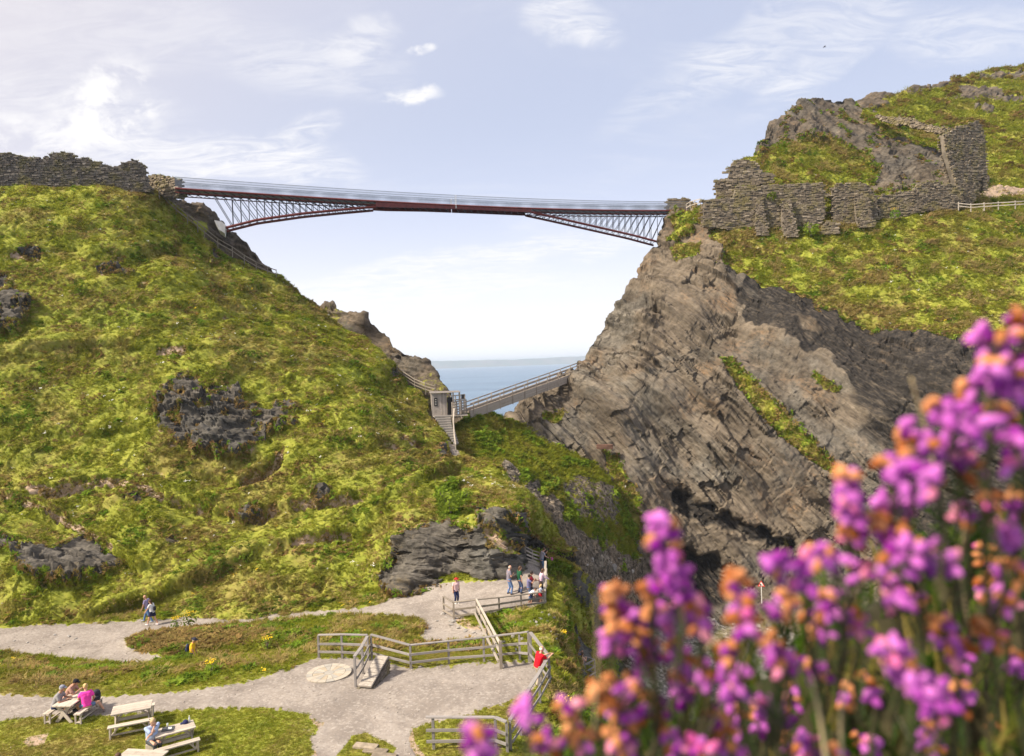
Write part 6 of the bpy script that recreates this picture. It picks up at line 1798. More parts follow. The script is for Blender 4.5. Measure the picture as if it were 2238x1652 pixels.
def ell_d(p, c, rad, rot=None):
    q = p - c
    if rot is not None: q = q @ rot
    k = np.linalg.norm(q / rad, axis=1)
    return (k - 1) * min(rad) * np.where(k > 1, 1.15, 1.0)


def smin(a, b, k):
    h = np.clip(0.5 + 0.5 * (b - a) / k, 0, 1)
    return b * (1 - h) + a * h - k * h * (1 - h)


def surface(prims, vox, k=0.03, cuts=()):
    """one closed skin round a set of shapes (surface nets); prims: ('c', a, b, r0, r1) or ('e', c, radii, rot)"""
    lo = np.min([np.minimum(q[1] - q[3], q[2] - q[4]) if q[0] == 'c' else q[1] - max(q[2]) for q in prims], 0) - 3 * vox
    hi = np.max([np.maximum(q[1] + q[3], q[2] + q[4]) if q[0] == 'c' else q[1] + max(q[2]) for q in prims], 0) + 3 * vox
    n = np.ceil((hi - lo) / vox).astype(int) + 1
    gx_, gy_, gz_ = np.meshgrid(*[lo[i] + vox * np.arange(n[i]) for i in range(3)], indexing='ij')
    pts = np.stack([gx_.ravel(), gy_.ravel(), gz_.ravel()], 1)
    d = None
    for q in prims:
        e = cap_d(pts, *q[1:5]) if q[0] == 'c' else ell_d(pts, *q[1:4])
        kk = q[5] if q[0] == 'c' and len(q) > 5 else k
        d = e if d is None else smin(d, e, kk)
    for (o, nn) in cuts: d = np.maximum(d, (pts - o) @ nn)
    d = d.reshape(n); s = d < 0
    cnt = np.zeros(n - 1, int); acc = np.zeros(tuple(n - 1) + (3,)); ne = np.zeros(n - 1)
    sl = lambda o: tuple(slice(o[i], o[i] + n[i] - 1) for i in range(3))
    C8 = [(i, j, l) for i in (0, 1) for j in (0, 1) for l in (0, 1)]
    for c in C8: cnt += s[sl(c)]
    for c in C8:
        for ax in range(3):
            if c[ax] == 0:
                c2 = list(c); c2[ax] = 1
                da, db = d[sl(c)], d[sl(c2)]; cr = (da < 0) != (db < 0)
                t = np.where(cr, da / (da - db + 1e-12), 0)
                for i in range(3): acc[..., i] += np.where(cr, c[i] + (t if i == ax else 0), 0)
                ne += cr
    act = (cnt > 0) & (cnt < 8)
    idx = np.full(n - 1, -1); idx[act] = np.arange(act.sum())
    ijk = np.argwhere(act)
    V = lo + vox * (ijk + acc[act] / ne[act][:, None])
    Q = []
    for ax in range(3):
        b, c = (ax + 1) % 3, (ax + 2) % 3
        A = [slice(1, n[i] - 1) for i in range(3)]; A[ax] = slice(0, n[ax] - 1)
        B_ = list(A); B_[ax] = slice(1, n[ax])
        s0, s1 = s[tuple(A)], s[tuple(B_)]
        for flip, sel in ((False, s0 & ~s1), (True, ~s0 & s1)):
            w = np.argwhere(sel)
            if not len(w): continue
            base = w + 1; base[:, ax] -= 1
            def cell(db, dc):
                q = base.copy(); q[:, b] -= db; q[:, c] -= dc; return idx[q[:, 0], q[:, 1], q[:, 2]]
            quad = np.stack([cell(1, 1), cell(0, 1), cell(0, 0), cell(1, 0)], 1)
            Q.append(quad[:, ::-1] if flip else quad)
    return V, np.concatenate(Q)


def cloth(name, col, var=0.12): return simple_mat(name, col, 0.85, var, 9.0, 0.0, 0.2, 0.2)


SKIN = simple_mat('skin', (0.56, 0.32, 0.22), 0.55, 0.08, 12.0, 0.0, 0.35, 0.05)
SKIN_D = simple_mat('tanned_skin', (0.42, 0.23, 0.15), 0.55, 0.08, 12.0, 0.0, 0.35, 0.05)
HAIR = {k: simple_mat(k + '_hair', c, 0.6, 0.3, 20.0) for k, c in dict(dark=(0.025, 0.016, 0.012), brown=(0.085, 0.045, 0.025), blonde=(0.55, 0.38, 0.17), grey=(0.42, 0.40, 0.37), white=(0.66, 0.64, 0.60), sandy=(0.48, 0.34, 0.19)).items()}
_cl = {}


def cm(c):
    if c not in _cl: _cl[c] = cloth('cloth_%02d' % len(_cl), c)
    return _cl[c]


def ik(a, t, l1, l2, pole):
    d = t - a; L = np.linalg.norm(d); L2 = min(L, (l1 + l2) * 0.995)
    u = d / (L + 1e-9); t = a + u * L2
    x = (l1 * l1 - l2 * l2 + L2 * L2) / (2 * L2); h = math.sqrt(max(l1 * l1 - x * x, 0))
    pv = pole - (pole @ u) * u; pv /= np.linalg.norm(pv) + 1e-9
    return a + u * x + pv * h, t


def person(label, feet, face, H=1.75, hip=None, lean=0.05, side=0.0, hands=None, foot=None, knee=(0, 1, 0), head=(0.0, 0.0), shirt=(0.3, 0.3, 0.35), sleeve=0.55, long_sleeve=False,
           legs=(0.1, 0.13, 0.25), leg_len=1.0, skirt=None, shoes=(0.05, 0.05, 0.06), hair='brown', hair_len=0.0, bald=False, bun=False, hat=None, skin=None, female=False, build=1.0, vox=0.018, group='visitors', elbow=None, apron=None):
    """a figure in local space facing +Y; feet: world point below the hips; face: heading, clockwise from the viewing direction"""
    v3 = lambda *q: np.array(q, float)
    root = empty('person', tuple(feet), label, 'person', group, -R(face))
    hz = 0.525 * H if hip is None else hip
    pel = v3(0, 0, hz)
    up = v3(side, math.sin(lean), math.cos(lean)); up /= np.linalg.norm(up)
    fwd = v3(0, math.cos(lean), -math.sin(lean)); rt = np.cross(fwd, up)
    chest = pel + up * 0.20 * H; neck = pel + up * 0.315 * H
    sw = (0.098 if female else 0.112) * H * build
    hy, hp = head
    hfw = v3(math.sin(hy) * math.cos(hp), math.cos(hy) * math.cos(hp), -math.sin(hp)) ; hfw = hfw * 1.0
    hup = v3(0, 0, 1) - hfw * hfw[2]; hup /= np.linalg.norm(hup); hrt = np.cross(hfw, hup)
    nk = neck + up * 0.035 * H + hfw * 0.012 * H
    hc = nk + hup * 0.068 * H + hfw * 0.018 * H
    HR = np.stack([hrt, hfw, hup], 1)
    hw = 0.052 * H * (1.12 if H < 1.3 else 1.0)
    S = [neck - up * 0.025 * H - rt * sw, neck - up * 0.025 * H + rt * sw]
    hands = hands or [v3(-0.15 * H, 0.05, 0.46 * H), v3(0.15 * H, 0.05, 0.46 * H)]
    hands = [v3(*h) for h in hands]
    foot = foot or [v3(-0.055 * H, 0, 0), v3(0.055 * H, 0, 0)]
    foot = [v3(*f) for f in foot]
    arms = []
    for k in (0, 1):
        sg = -1 if k == 0 else 1
        pole = v3(sg * 0.6, -0.5, -0.6) if elbow is None else v3(sg * abs(elbow[0]), elbow[1], elbow[2])
        arms.append(ik(S[k], hands[k], 0.165 * H, 0.15 * H, pole))
    hipj = [pel + v3(-0.052 * H, 0, -0.02 * H), pel + v3(0.052 * H, 0, -0.02 * H)]
    lg = []
    for k in (0, 1):
        an = foot[k] + v3(0, 0, 0.045 * H)
        lg.append(ik(hipj[k], an, 0.245 * H, 0.235 * H, v3(knee[0] * (-1 if k == 0 else 1), knee[1], knee[2])))
    h = H
    body = [('e', hc, (hw * 0.92, hw * 1.1, hw * 1.32), HR), ('c', hc - hup * hw * 0.8 + hfw * hw * 0.25, hc - hup * hw * 0.95 + hfw * hw * 0.55, hw * 0.5, hw * 0.34),
            ('c', hc + hfw * hw * 1.05 - hup * hw * 0.02, hc + hfw * hw * 1.28 - hup * hw * 0.28, hw * 0.10, hw * 0.17),
            ('e', hc - hrt * hw * 0.93 - hup * 0.05 * hw, (hw * 0.12, hw * 0.24, hw * 0.32), HR), ('e', hc + hrt * hw * 0.93 - hup * 0.05 * hw, (hw * 0.12, hw * 0.24, hw * 0.32), HR),
            ('c', neck - up * 0.02 * h, hc - hup * hw * 0.6, 0.033 * h, 0.031 * h),
            ('c', pel, chest, 0.062 * h * build, 0.062 * h * build), ('c', S[0] * 0.8 + S[1] * 0.2 - up * .03 * h, S[1] * 0.8 + S[0] * 0.2 - up * .03 * h, 0.045 * h, 0.045 * h), ('c', hipj[0], hipj[1], 0.062 * h, 0.062 * h)]
    for k in (0, 1):
        el, ha = arms[k]; kn, an = lg[k]
        fa = (ha - el); fa /= np.linalg.norm(fa) + 1e-9
        body += [('c', S[k], el, 0.030 * h, 0.024 * h), ('c', el, ha, 0.023 * h, 0.016 * h, 0.012)]
        pal = ha + fa * 0.035 * h
        body += [('c', ha, pal, 0.017 * h, 0.019 * h, 0.01)]
        acr = np.cross(fa, v3(0, 0, 1)); acr = acr / (np.linalg.norm(acr) + 1e-6)
        dn = np.cross(acr, fa)
        for j in range(4):       # fingers, then the thumb
            b0 = pal + acr * (j - 1.5) * 0.0105 * h + fa * 0.012 * h
            m1 = b0 + fa * (0.022, 0.027, 0.025, 0.019)[j] * h - dn * 0.006 * h
            body += [('c', b0, m1, 0.0068 * h, 0.006 * h, 0.004), ('c', m1, m1 + fa * 0.010 * h - dn * 0.014 * h, 0.006 * h, 0.005 * h, 0.004)]
        body += [('c', ha + fa * 0.012 * h - acr * 0.012 * h, ha + fa * 0.030 * h - acr * 0.030 * h - dn * 0.008 * h, 0.0075 * h, 0.006 * h, 0.004)]
        body += [('c', hipj[k], kn, 0.050 * h * build, 0.034 * h), ('c', kn, an, 0.033 * h, 0.021 * h), ('c', kn * 0.7 + an * 0.3 - v3(0, 0.012 * h, 0), kn * 0.5 + an * 0.5 - v3(0, 0.01 * h, 0), 0.032 * h, 0.026 * h)]
        body += [('c', an - v3(0, 0.012 * h, 0.018 * h), an + v3(0, 0.085 * h, -0.028 * h), 0.022 * h, 0.015 * h)]

    def put(name, prims, mat, k=0.02, cuts=(), vx=vox):
        V, Fq = surface(prims, vx, k, cuts)
        me = mesh_np(name, V, Fq, True); me.materials.append(mat)
        return add_obj(name, me, mat, root)
    put('body', body, skin or SKIN, 0.022)
    # shirt: torso and sleeves, with a hem, cuffs and a neckline
    t_ = 0.012 * h
    tw = 0.066 * h * build
    bust = [('e', chest + fwd * 0.03 * h + up * 0.03 * h, (0.085 * h, 0.065 * h, 0.055 * h), np.stack([rt, fwd, up], 1))] if female else []
    sh = [('c', pel - rt * 0.028 * h * build + up * 0.03 * h, chest - rt * 0.035 * h * build, tw * 0.92 + t_, tw + t_), ('c', pel + rt * 0.028 * h * build + up * 0.03 * h, chest + rt * 0.035 * h * build, tw * 0.92 + t_, tw + t_),
          ('c', S[0] * 0.82 + S[1] * 0.18 - up * 0.035 * h, S[1] * 0.82 + S[0] * 0.18 - up * 0.035 * h, 0.05 * h + t_, 0.05 * h + t_), ('c', pel - up * 0.012 * h - rt * 0.03 * h, pel - up * 0.012 * h + rt * 0.03 * h, 0.066 * h + t_, 0.066 * h + t_)] + bust
    if build > 1.05: sh.append(('e', pel + up * 0.10 * h + fwd * 0.045 * h, (0.085 * h, 0.07 * h, 0.085 * h), None))
    for k in (0, 1):
        el, ha = arms[k]
        if long_sleeve: sh += [('c', S[k], el, 0.036 * h, 0.031 * h), ('c', el, el + (ha - el) * 0.9, 0.030 * h, 0.024 * h)]
        else: sh += [('c', S[k], S[k] + (el - S[k]) * sleeve, 0.038 * h, 0.039 * h)]
    put('shirt', sh, cm(shirt), 0.028, [(pel - up * 0.025 * h, -up), (neck + up * 0.012 * h, up)])
    if apron: put('apron', [('c', pel - up * 0.08 * h, pel + up * 0.02 * h, 0.09 * h, 0.08 * h)], cm(apron), 0.02)
    # trousers or skirt
    tr_ = [('c', hipj[0] + up * .03 * h, hipj[1] + up * .03 * h, 0.068 * h, 0.068 * h)]
    if skirt is None:
        for k in (0, 1):
            kn, an = lg[k]
            f1 = min(leg_len / 0.5, 1.0); tr_ += [('c', hipj[k], hipj[k] + (kn - hipj[k]) * f1, 0.058 * h * build, 0.058 * h * build + (0.043 - 0.058 * build) * h * f1)]
            if leg_len > 0.5:
                f2 = min((leg_len - 0.5) / 0.5, 1) * 0.98; tr_ += [('c', kn, kn + (an - kn) * f2, 0.043 * h, (0.043 - 0.011 * f2) * h)]
        put('trousers' if leg_len > 0.5 else 'shorts', tr_, cm(legs), 0.014, [(pel + up * 0.035 * h, up)])
    else:
        e = pel * 0.45 + (lg[0][0] + lg[1][0]) * 0.275
        put('skirt', tr_ + [('c', pel, e, 0.075 * h, 0.108 * h), ('c', hipj[0], hipj[0] + (lg[0][0] - hipj[0]) * skirt, 0.062 * h, 0.075 * h), ('c', hipj[1], hipj[1] + (lg[1][0] - hipj[1]) * skirt, 0.062 * h, 0.075 * h)], cm(legs), 0.05, [(pel + up * 0.035 * h, up), (e - v3(0, 0, .02 * h), v3(0, 0, -1))])
    for k in (0, 1):
        an = lg[k][1]
        put('shoe', [('c', an - v3(0, 0.015 * h, 0.022 * h), an + v3(0, 0.092 * h, -0.030 * h), 0.027 * h, 0.021 * h), ('c', an - v3(0, .01 * h, .0), an - v3(0, 0.012 * h, 0.02 * h), 0.026 * h, 0.028 * h)], cm(shoes), 0.01, [(v3(0, 0, an[2] - 0.045 * h), v3(0, 0, -1))], 0.016)
    # hair, hat
    hm = HAIR[hair]
    if not bald:
        hr_ = [('e', hc + hup * hw * 0.22 - hfw * hw * 0.12, (hw * 1.06, hw * 1.16, hw * 1.28), HR)]
        if hair_len: hr_ += [('c', hc - hfw * hw * 0.7, hc - hfw * (hw * 0.95 + 0.01) - hup * hair_len, hw * 0.85, hw * 0.55)]
        if bun: hr_ += [('e', hc - hfw * hw * 1.1 + hup * hw * 1.0, (hw * 0.5, hw * 0.5, hw * 0.5), None)]
        put('hair', hr_, hm, 0.02, [(hc + hfw * hw * 0.42 - hup * hw * 0.2, (hfw * 0.85 - hup * 0.62) / 1.052), (hc - hup * hw * 0.62, -hup)] if not hair_len else [(hc + hfw * hw * 0.42 - hup * hw * 0.2, (hfw * 0.85 - hup * 0.5) / 0.986)], 0.014)
    elif hair != 'dark':
        put('hair', [('e', hc + hup * hw * 0.1 - hfw * hw * 0.1, (hw * 1.04, hw * 1.13, hw * 1.15), HR)], hm, 0.01, [(hc - hfw * hw * 0.05 - hup * hw * 0.1, hfw), (hc + hup * hw * 0.55, hup), (hc - hup * hw * 0.6, -hup)], 0.014)
    if hat:
        kind, col = hat
        hp_ = [('e', hc + hup * hw * 0.62, (hw * 1.14, hw * 1.24, hw * (0.98 if kind == 'brim' else 0.85)), HR)]
        hat_o = put('hat', hp_, cm(col), 0.008, [(hc + hup * hw * 0.5, -hup)], 0.012)
        V, Fq = surface([('e', hc + hup * hw * 0.55 + (hfw * hw * 0.05 if kind == 'brim' else hfw * hw * 1.1 * (-1 if kind == 'backcap' else 1)), (hw * 1.95, hw * 2.0, hw * 0.16) if kind == 'brim' else (hw * 0.8, hw * 0.95, hw * 0.16), HR)], 0.01, 0.01)
        me = mesh_np('brim', V, Fq, True); me.materials.append(cm(col)); o = bpy.data.objects.new('brim', me); link(o, hat_o)
    for sg in (-1, 1):
        mb = MB(); mb.lathe([(0.002, -0.006), (0.008, 0), (0.002, 0.006)], 6, hc + hfw * hw * 1.02 + hrt * sg * hw * 0.36 + hup * hw * 0.10); mb.build('eye', M_BLACK, root)
    return root


def wpt(root, q):
    """a local point of a figure in the world"""
    return np.array(root.matrix_basis @ Vector(q))


def held_phone(label, root, q, rot=0.0):
    p = wpt(root, q)
    o = beam('mobile_phone', p - [0, 0, 0.075], p + [0, 0, 0.075], 0.075, 0.012, M_BLACK); return tag(o, label, 'phone')


GF = lambda x_, y_: onto(x_, y_, 38, 57)
st = lambda H, dx=0.0: None
VP = 'visitors on the path platform'
# --- the platform
p_ = person('man in grey T-shirt and blue jeans clutching his bag strap by the crag', GF(1113, 1299), 70, 1.80, hands=[(-0.16, 0.20, 1.16), (0.12, 0.24, 1.28)], shirt=(0.20, 0.18, 0.22), legs=(0.13, 0.21, 0.40), hair='grey', bald=True, head=(0.3, 0.1), foot=[(-0.14, -0.05, 0), (0.15, 0.08, 0)], group=VP, shoes=(0.06, 0.035, 0.025))
backpack('dark shoulder bag on the hip of the man in blue jeans', wpt(p_, (-0.24, -0.02, 0.86)), -R(70), M_DKBAG, 0.62)
person('woman in dark green T-shirt and jeans standing by the man at the crag', GF(1135.5, 1296), 60, 1.68, shirt=(0.012, 0.075, 0.035), legs=(0.075, 0.11, 0.22), hair='brown', hair_len=0.20, female=True, head=(0.5, 0.05), hands=[(-0.27, 0.02, 0.80), (0.27, 0.03, 0.80)], foot=[(-0.10, 0, 0), (0.12, 0.03, 0)], group=VP)
p_ = person('young man in maroon shirt holding a camera out in front of him', GF(1160, 1309), 85, 1.72, hands=[(-0.06, 0.42, 1.14), (0.10, 0.42, 1.16)], shirt=(0.20, 0.015, 0.03), legs=(0.05, 0.05, 0.06), hair='dark', head=(0, 0.15), skin=SKIN_D, group=VP)
held_phone('small black camera held by the young man in maroon', p_, (0.02, 0.52, 1.16))
p_ = person('dark-haired person in blue plaid top photographing over the fence', GF(1156, 1314), 88, 1.62, hands=[(-0.07, 0.36, 1.30), (0.10, 0.36, 1.32)], shirt=(0.15, 0.14, 0.26), legs=(0.10, 0.14, 0.24), hair='dark', head=(0, 0.0), skin=SKIN_D, female=True, group=VP)
held_phone('black camera held by the person in blue plaid', p_, (0.02, 0.45, 1.33))
person('child in white and blue top bending down behind the platform fence', GF(1157.5, 1319), 80, 1.12, hip=0.56, lean=0.95, hands=[(-0.12, 0.36, 0.30), (0.12, 0.36, 0.30)], foot=[(-0.09, -0.05, 0), (0.09, 0.06, 0)], shirt=(0.55, 0.58, 0.66), legs=(0.03, 0.05, 0.13), leg_len=0.55, hair='brown', head=(0.1, 0.6), group=VP, shoes=(0.25, 0.1, 0.06))
person('woman in pale pink top and black trousers leaning on the edge fence', GF(1182, 1303), 78, 1.68, lean=0.22, hands=[(-0.12, 0.48, 1.02), (0.14, 0.50, 1.02)], shirt=(0.62, 0.44, 0.54), long_sleeve=True, legs=(0.012, 0.012, 0.014), hair='brown', hair_len=0.24, female=True, head=(0.1, 0.1), group=VP)
person('small blonde child in red skirt at the fence corner', GF(1180, 1317), 60, 1.12, lean=0.12, hands=[(-0.13, 0.26, 0.66), (0.14, 0.26, 0.68)], shirt=(0.35, 0.38, 0.48), legs=(0.62, 0.03, 0.04), skirt=0.9, hair='blonde', hair_len=0.13, female=True, head=(0, 0.35), group=VP, shoes=(0.6, 0.25, 0.2))
person('man in grey shirt looking over the rail at the walkway corner', GF(1184, 1249), 75, 1.76, lean=0.22, hands=[(-0.12, 0.44, 1.02), (0.14, 0.44, 1.02)], shirt=(0.30, 0.29, 0.34), legs=(0.10, 0.16, 0.26), hair='brown', head=(0.1, 0.35), group=VP)
p_ = person('person all in black at the walkway corner beside the man in grey', GF(1190, 1251), 70, 1.70, lean=0.18, hands=[(-0.12, 0.40, 1.05), (0.16, 0.40, 1.08)], shirt=(0.012, 0.012, 0.014), long_sleeve=True, legs=(0.012, 0.016, 0.03), hair='dark', hair_len=0.18, female=True, head=(0.1, 0.2), group=VP)
backpack('small purple-pink bag held over the rail at the walkway corner', wpt(p_, (0.16, 0.55, 0.86)), 0, cm((0.42, 0.10, 0.28)), 0.5)
p_ = person('woman in red sun hat and flowery white top crossing the path', GF(997, 1319), 150, 1.62, hands=[(-0.24, 0.03, 0.78), (0.22, 0.05, 0.80)], shirt=(0.66, 0.45, 0.46), legs=(0.02, 0.03, 0.09), hair='brown', hair_len=0.08, female=True, hat=('brim', (0.42, 0.03, 0.03)), head=(-0.3, 0.05), group=VP, shoes=(0.6, 0.58, 0.55))
backpack('orange red daypack on the woman in the red hat', wpt(p_, (-0.02, -0.22, 0.92)), -R(150), M_REDBAG, 0.75)
# --- walkers on the upper path
WK = 'walkers on the paths'
p_ = person('bald man in mauve T-shirt and jeans striding along the upper path', onto(324, 1360, 40, 57), -85, 1.80, lean=0.12, hands=[(-0.22, 0.28, 0.86), (0.22, -0.2, 0.88)], foot=[(-0.08, -0.34, 0.04), (0.08, 0.36, 0)], shirt=(0.27, 0.24, 0.40), legs=(0.10, 0.19, 0.38), hair='dark', bald=True, head=(0, 0.25), skin=SKIN_D, group=WK, vox=0.016, shoes=(0.3, 0.32, 0.38))
backpack('black rucksack on the bald man walking the upper path', wpt(p_, (0, -0.16, 1.04)), R(85), M_DKBAG, 0.8)
p_ = person('long-haired woman in white top and navy skirt walking the upper path', onto(334, 1367, 40, 57), -80, 1.68, lean=0.12, hands=[(-0.18, 0.36, 0.92), (0.20, 0.0, 0.80)], foot=[(-0.07, 0.34, 0), (0.07, -0.32, 0.03)], shirt=(0.66, 0.67, 0.70), legs=(0.014, 0.016, 0.05), skirt=0.95, hair='brown', hair_len=0.26, female=True, head=(0, 0.2), group=WK, vox=0.016, shoes=(0.62, 0.56, 0.58))
backpack('black bag on the back of the woman in the navy skirt', wpt(p_, (0.02, -0.17, 0.98)), R(80), M_DKBAG, 0.62)
p_ = person('hiker in yellow polo shirt and dark brimmed hat half hidden by the bank', GZ(421, 1463, 15.95), 80, 1.74, lean=0.10, hands=[(-0.2, 0.2, 0.82), (0.22, 0.18, 0.84)], shirt=(0.75, 0.47, 0.03), legs=(0.02, 0.025, 0.06), hair='grey', hat=('brim', (0.035, 0.035, 0.055)), head=(0.1, 0.4), skin=SKIN_D, group=WK, vox=0.015)
backpack('dark blue rucksack on the hiker in yellow', wpt(p_, (0, -0.21, 0.98)), -R(80), simple_mat('blue_bag', (0.02, 0.028, 0.07), 0.7), 0.95)
p_ = person('white-haired man in bright red shirt leaning over the terrace fence with a phone', GZ(1176, 1502, 13.8), 62, 1.74, lean=0.30, hands=[(-0.04, 0.62, 1.30), (0.16, 0.60, 1.32)], shirt=(0.62, 0.008, 0.02), legs=(0.40, 0.34, 0.27), hair='white', bald=True, head=(0.15, 0.0), build=1.12, group='visitors', vox=0.014, elbow=(0.2, -0.3, -0.8))
held_phone('dark phone held up by the man in red', p_, (0.07, 0.74, 1.40))
p_ = person('brown-haired person in blue and white top photographing below the knoll', GZ(1262, 1469, 21.75), 60, 1.64, lean=0.05, hands=[(-0.02, 0.38, 1.38), (0.14, 0.38, 1.40)], shirt=(0.06, 0.09, 0.38), legs=(0.55, 0.55, 0.60), hair='brown', hair_len=0.08, female=True, group=WK)
held_phone('phone held up by the person in the blue top below the knoll', p_, (0.06, 0.47, 1.46))
p_ = person('woman in peach top and white trousers standing at the lower steps fence', GZ(1272, 1478, 21.85), 55, 1.66, lean=0.05, hands=[(-0.05, 0.30, 1.22), (0.14, 0.30, 1.25)], shirt=(0.62, 0.40, 0.32), legs=(0.60, 0.59, 0.62), hair='brown', hair_len=0.18, female=True, head=(0, 0.15), group=WK, apron=(0.14, 0.19, 0.34))

# --- at the picnic tables
TB = 'people at the picnic tables'


def seat_at(px_, py_, T, d=0.45): return GZ(px_, py_, 36 - (T[0][2] + d)) * [1, 1, 0] + [0, 0, T[0][2]]


b0, b1 = BEN[0]; u1, v1 = T1[1], T1[2]
if u1[1] < 0: u1 = -u1
s1 = np.array([*(np.array(b0)[:2] - u1[:2] * 0.18), T1[0][2]])
person('man in grey T-shirt and grey cap resting his arms on the shared table', s1, 78, 1.78, hip=0.52, lean=0.38, hands=[(-0.10, 0.52, 0.78), (0.14, 0.50, 0.78)], foot=[(-0.12, 0.38, 0), (0.14, 0.34, 0)], shirt=(0.27, 0.26, 0.27), legs=(0.03, 0.04, 0.09), leg_len=0.5, hair='grey', hat=('cap', (0.22, 0.23, 0.30)), head=(0.1, 0.15), build=1.08, skin=SKIN_D, group=TB, vox=0.013)
s2 = np.array([*(np.array(b0)[:2] + u1[:2] * 0.50), T1[0][2]])
p_ = person('man in black cap and brick plaid shirt bent over his phone at the shared table', s2, 80, 1.78, hip=0.52, lean=0.48, hands=[(-0.04, 0.58, 0.86), (0.14, 0.56, 0.86)], foot=[(-0.12, 0.36, 0), (0.14, 0.34, 0)], shirt=(0.42, 0.24, 0.19), sleeve=0.6, legs=(0.03, 0.03, 0.04), hair='dark', hat=('cap', (0.015, 0.015, 0.022)), head=(0.1, 0.45), skin=SKIN_D, group=TB, vox=0.013)
held_phone('dark phone in the hands of the man in the black cap', p_, (0.05, 0.68, 0.90))
s3 = np.array([*(np.array(b1)[:2] - u1[:2] * 0.10), T1[0][2]])
person('blonde woman in hot pink T-shirt and denim shorts astride the bench', s3, -38, 1.70, hip=0.52, lean=0.18, hands=[(-0.16, 0.44, 0.80), (0.22, 0.20, 0.55)], foot=[(-0.16, 0.42, 0), (0.62, 0.14, 0)], knee=(0.9, 1.0, 0.6), shirt=(0.85, 0.06, 0.42), legs=(0.14, 0.21, 0.36), leg_len=0.22, hair='blonde', bun=True, female=True, head=(-0.1, 0.1), group=TB, vox=0.013, shoes=(0.25, 0.2, 0.18))
b2 = BEN[2][0]; u3 = T3[1]
if u3[0] < 0: u3 = -u3
s4 = np.array([*(T3[0][:2] - u3[:2] * (T3[3] / 2 + 0.16) + np.array([0.0, 0.12])), T3[0][2]])
p_ = person('grey-blond man in light blue shirt sitting at the table end, hand to his chin', s4, 128, 1.78, hip=0.52, lean=0.16, hands=[(0.30, 0.34, 0.80), (-0.02, 0.22, 1.06)], foot=[(-0.10, 0.34, 0), (0.10, 0.42, 0)], shirt=(0.40, 0.50, 0.72), sleeve=0.7, legs=(0.075, 0.078, 0.085), hair='sandy', head=(0.1, 0.25), build=1.1, group=TB, vox=0.013, shoes=(0.10, 0.07, 0.05), elbow=(0.8, 0.1, -0.6))
o = beam('wooden_stool', s4 + [0, 0, 0.20], s4 + [0, 0, 0.42], 0.36, 0.30, M_TABLE); tag(o, 'low wooden seat under the man in light blue', 'seat')
for q0_, q1_ in (((0.11, 0.13, 1.36), (-0.13, 0.16, 1.02)),):
    a_, b_ = wpt(p_, q0_), wpt(p_, q1_); o = beam('camera_strap', a_, b_, 0.045, 0.02, M_BLACK); tag(o, 'dark strap across the chest of the man in light blue', 'strap')
backpack('black camera bag against the back of the man in light blue', wpt(p_, (-0.12, -0.26, 0.62)), -R(128), M_DKBAG, 0.75)
s5 = GZ(246, 1700, 13.35) * [1, 1, 0] + [0, 0, T4[0][2]]
person('brown-haired person whose head shows at the bottom of the picture', s5 + [0, -0.12, 0], 70, 1.74, hip=0.50, lean=0.30, hands=[(-0.1, 0.48, 0.78), (0.14, 0.46, 0.78)], foot=[(-0.12, 0.36, 0), (0.14, 0.34, 0)], shirt=(0.55, 0.35, 0.30), hair='brown', head=(0.1, 0.2), group=TB, vox=0.014)
# ------------------------------------------------------------------ bell heather close to the eye
def petal_mat(name, a, b, trans=0.35):
    mt, g = new_mat(name)
    rnd = g.n('ShaderNodeObjectInfo').outputs['Random']
    z = g.n('ShaderNodeSeparateXYZ', i0=g.n('ShaderNodeTexCoord').outputs['Object']).outputs[2]
    c = g.mix(rnd, C4(a), C4(b))
    c = g.mix(g.mr(z, -0.1, 0.5, 0.0, 0.35), c, C4([min(1, x * 1.5 + 0.05) for x in b]))
    d = g.n('ShaderNodeBsdfDiffuse', Color=c); t = g.n('ShaderNodeBsdfTranslucent', Color=c)
    g.n('ShaderNodeOutputMaterial', Surface=g.n('ShaderNodeMixShader', i0=trans, i1=d.outputs[0], i2=t.outputs[0]).outputs[0])
    return mt


M_BELL = petal_mat('heather_bell', (0.30, 0.025, 0.32), (0.74, 0.23, 0.68))
M_DEAD = petal_mat('withered_bell', (0.36, 0.105, 0.03), (0.72, 0.32, 0.14), 0.25)
M_PINK = petal_mat('pink_bell', (0.72, 0.12, 0.42), (0.85, 0.35, 0.45), 0.3)
M_STEM = simple_mat('heather_stem', (0.085, 0.065, 0.03), 0.85, 0.3)
M_NEEDLE = simple_mat('heather_needles', (0.035, 0.062, 0.012), 0.7, 0.45, 60.0)
M_STRAW = simple_mat('dry_straw', (0.46, 0.36, 0.19), 0.8, 0.2)
M_PEAT = simple_mat('heath_soil', (0.035, 0.030, 0.012), 0.95, 0.4, 14.0)

# the bank it grows on: it falls away in front towards the terrace
Hb = grid_layer(1010, 3300, 12, [(1010, 1900), (1150, 1840), (1300, 1740), (1450, 1640), (1600, 1530), (1750, 1440), (1900, 1340), (2050, 1250), (2237, 1140), (2600, 1000), (3300, 950)], [(1010, 2700), (3300, 2700)], 60,
    [(1010, 1900, .60), (1300, 1740, .58), (1600, 1530, .58), (1900, 1340, .62), (2100, 1220, .66), (2300, 1110, .70), (3300, 950, .8), (1010, 2700, .30), (1500, 2700, .30), (2200, 2700, .32), (3300, 2700, .4), (1500, 2000, .46), (2200, 1700, .48), (2200, 2000, .42)],
    roll=((0.05, 0.02), (0.15, 0.12), (0.4, 0.5), (1.2, 1.9), (3.5, 5.0), (8, 9.5), (16, 13.5), (20, 16)))
Hb['mask'] = np.zeros(Hb['px'].shape + (4,)); Hb['cls'] = np.zeros(Hb['px'].shape, int)
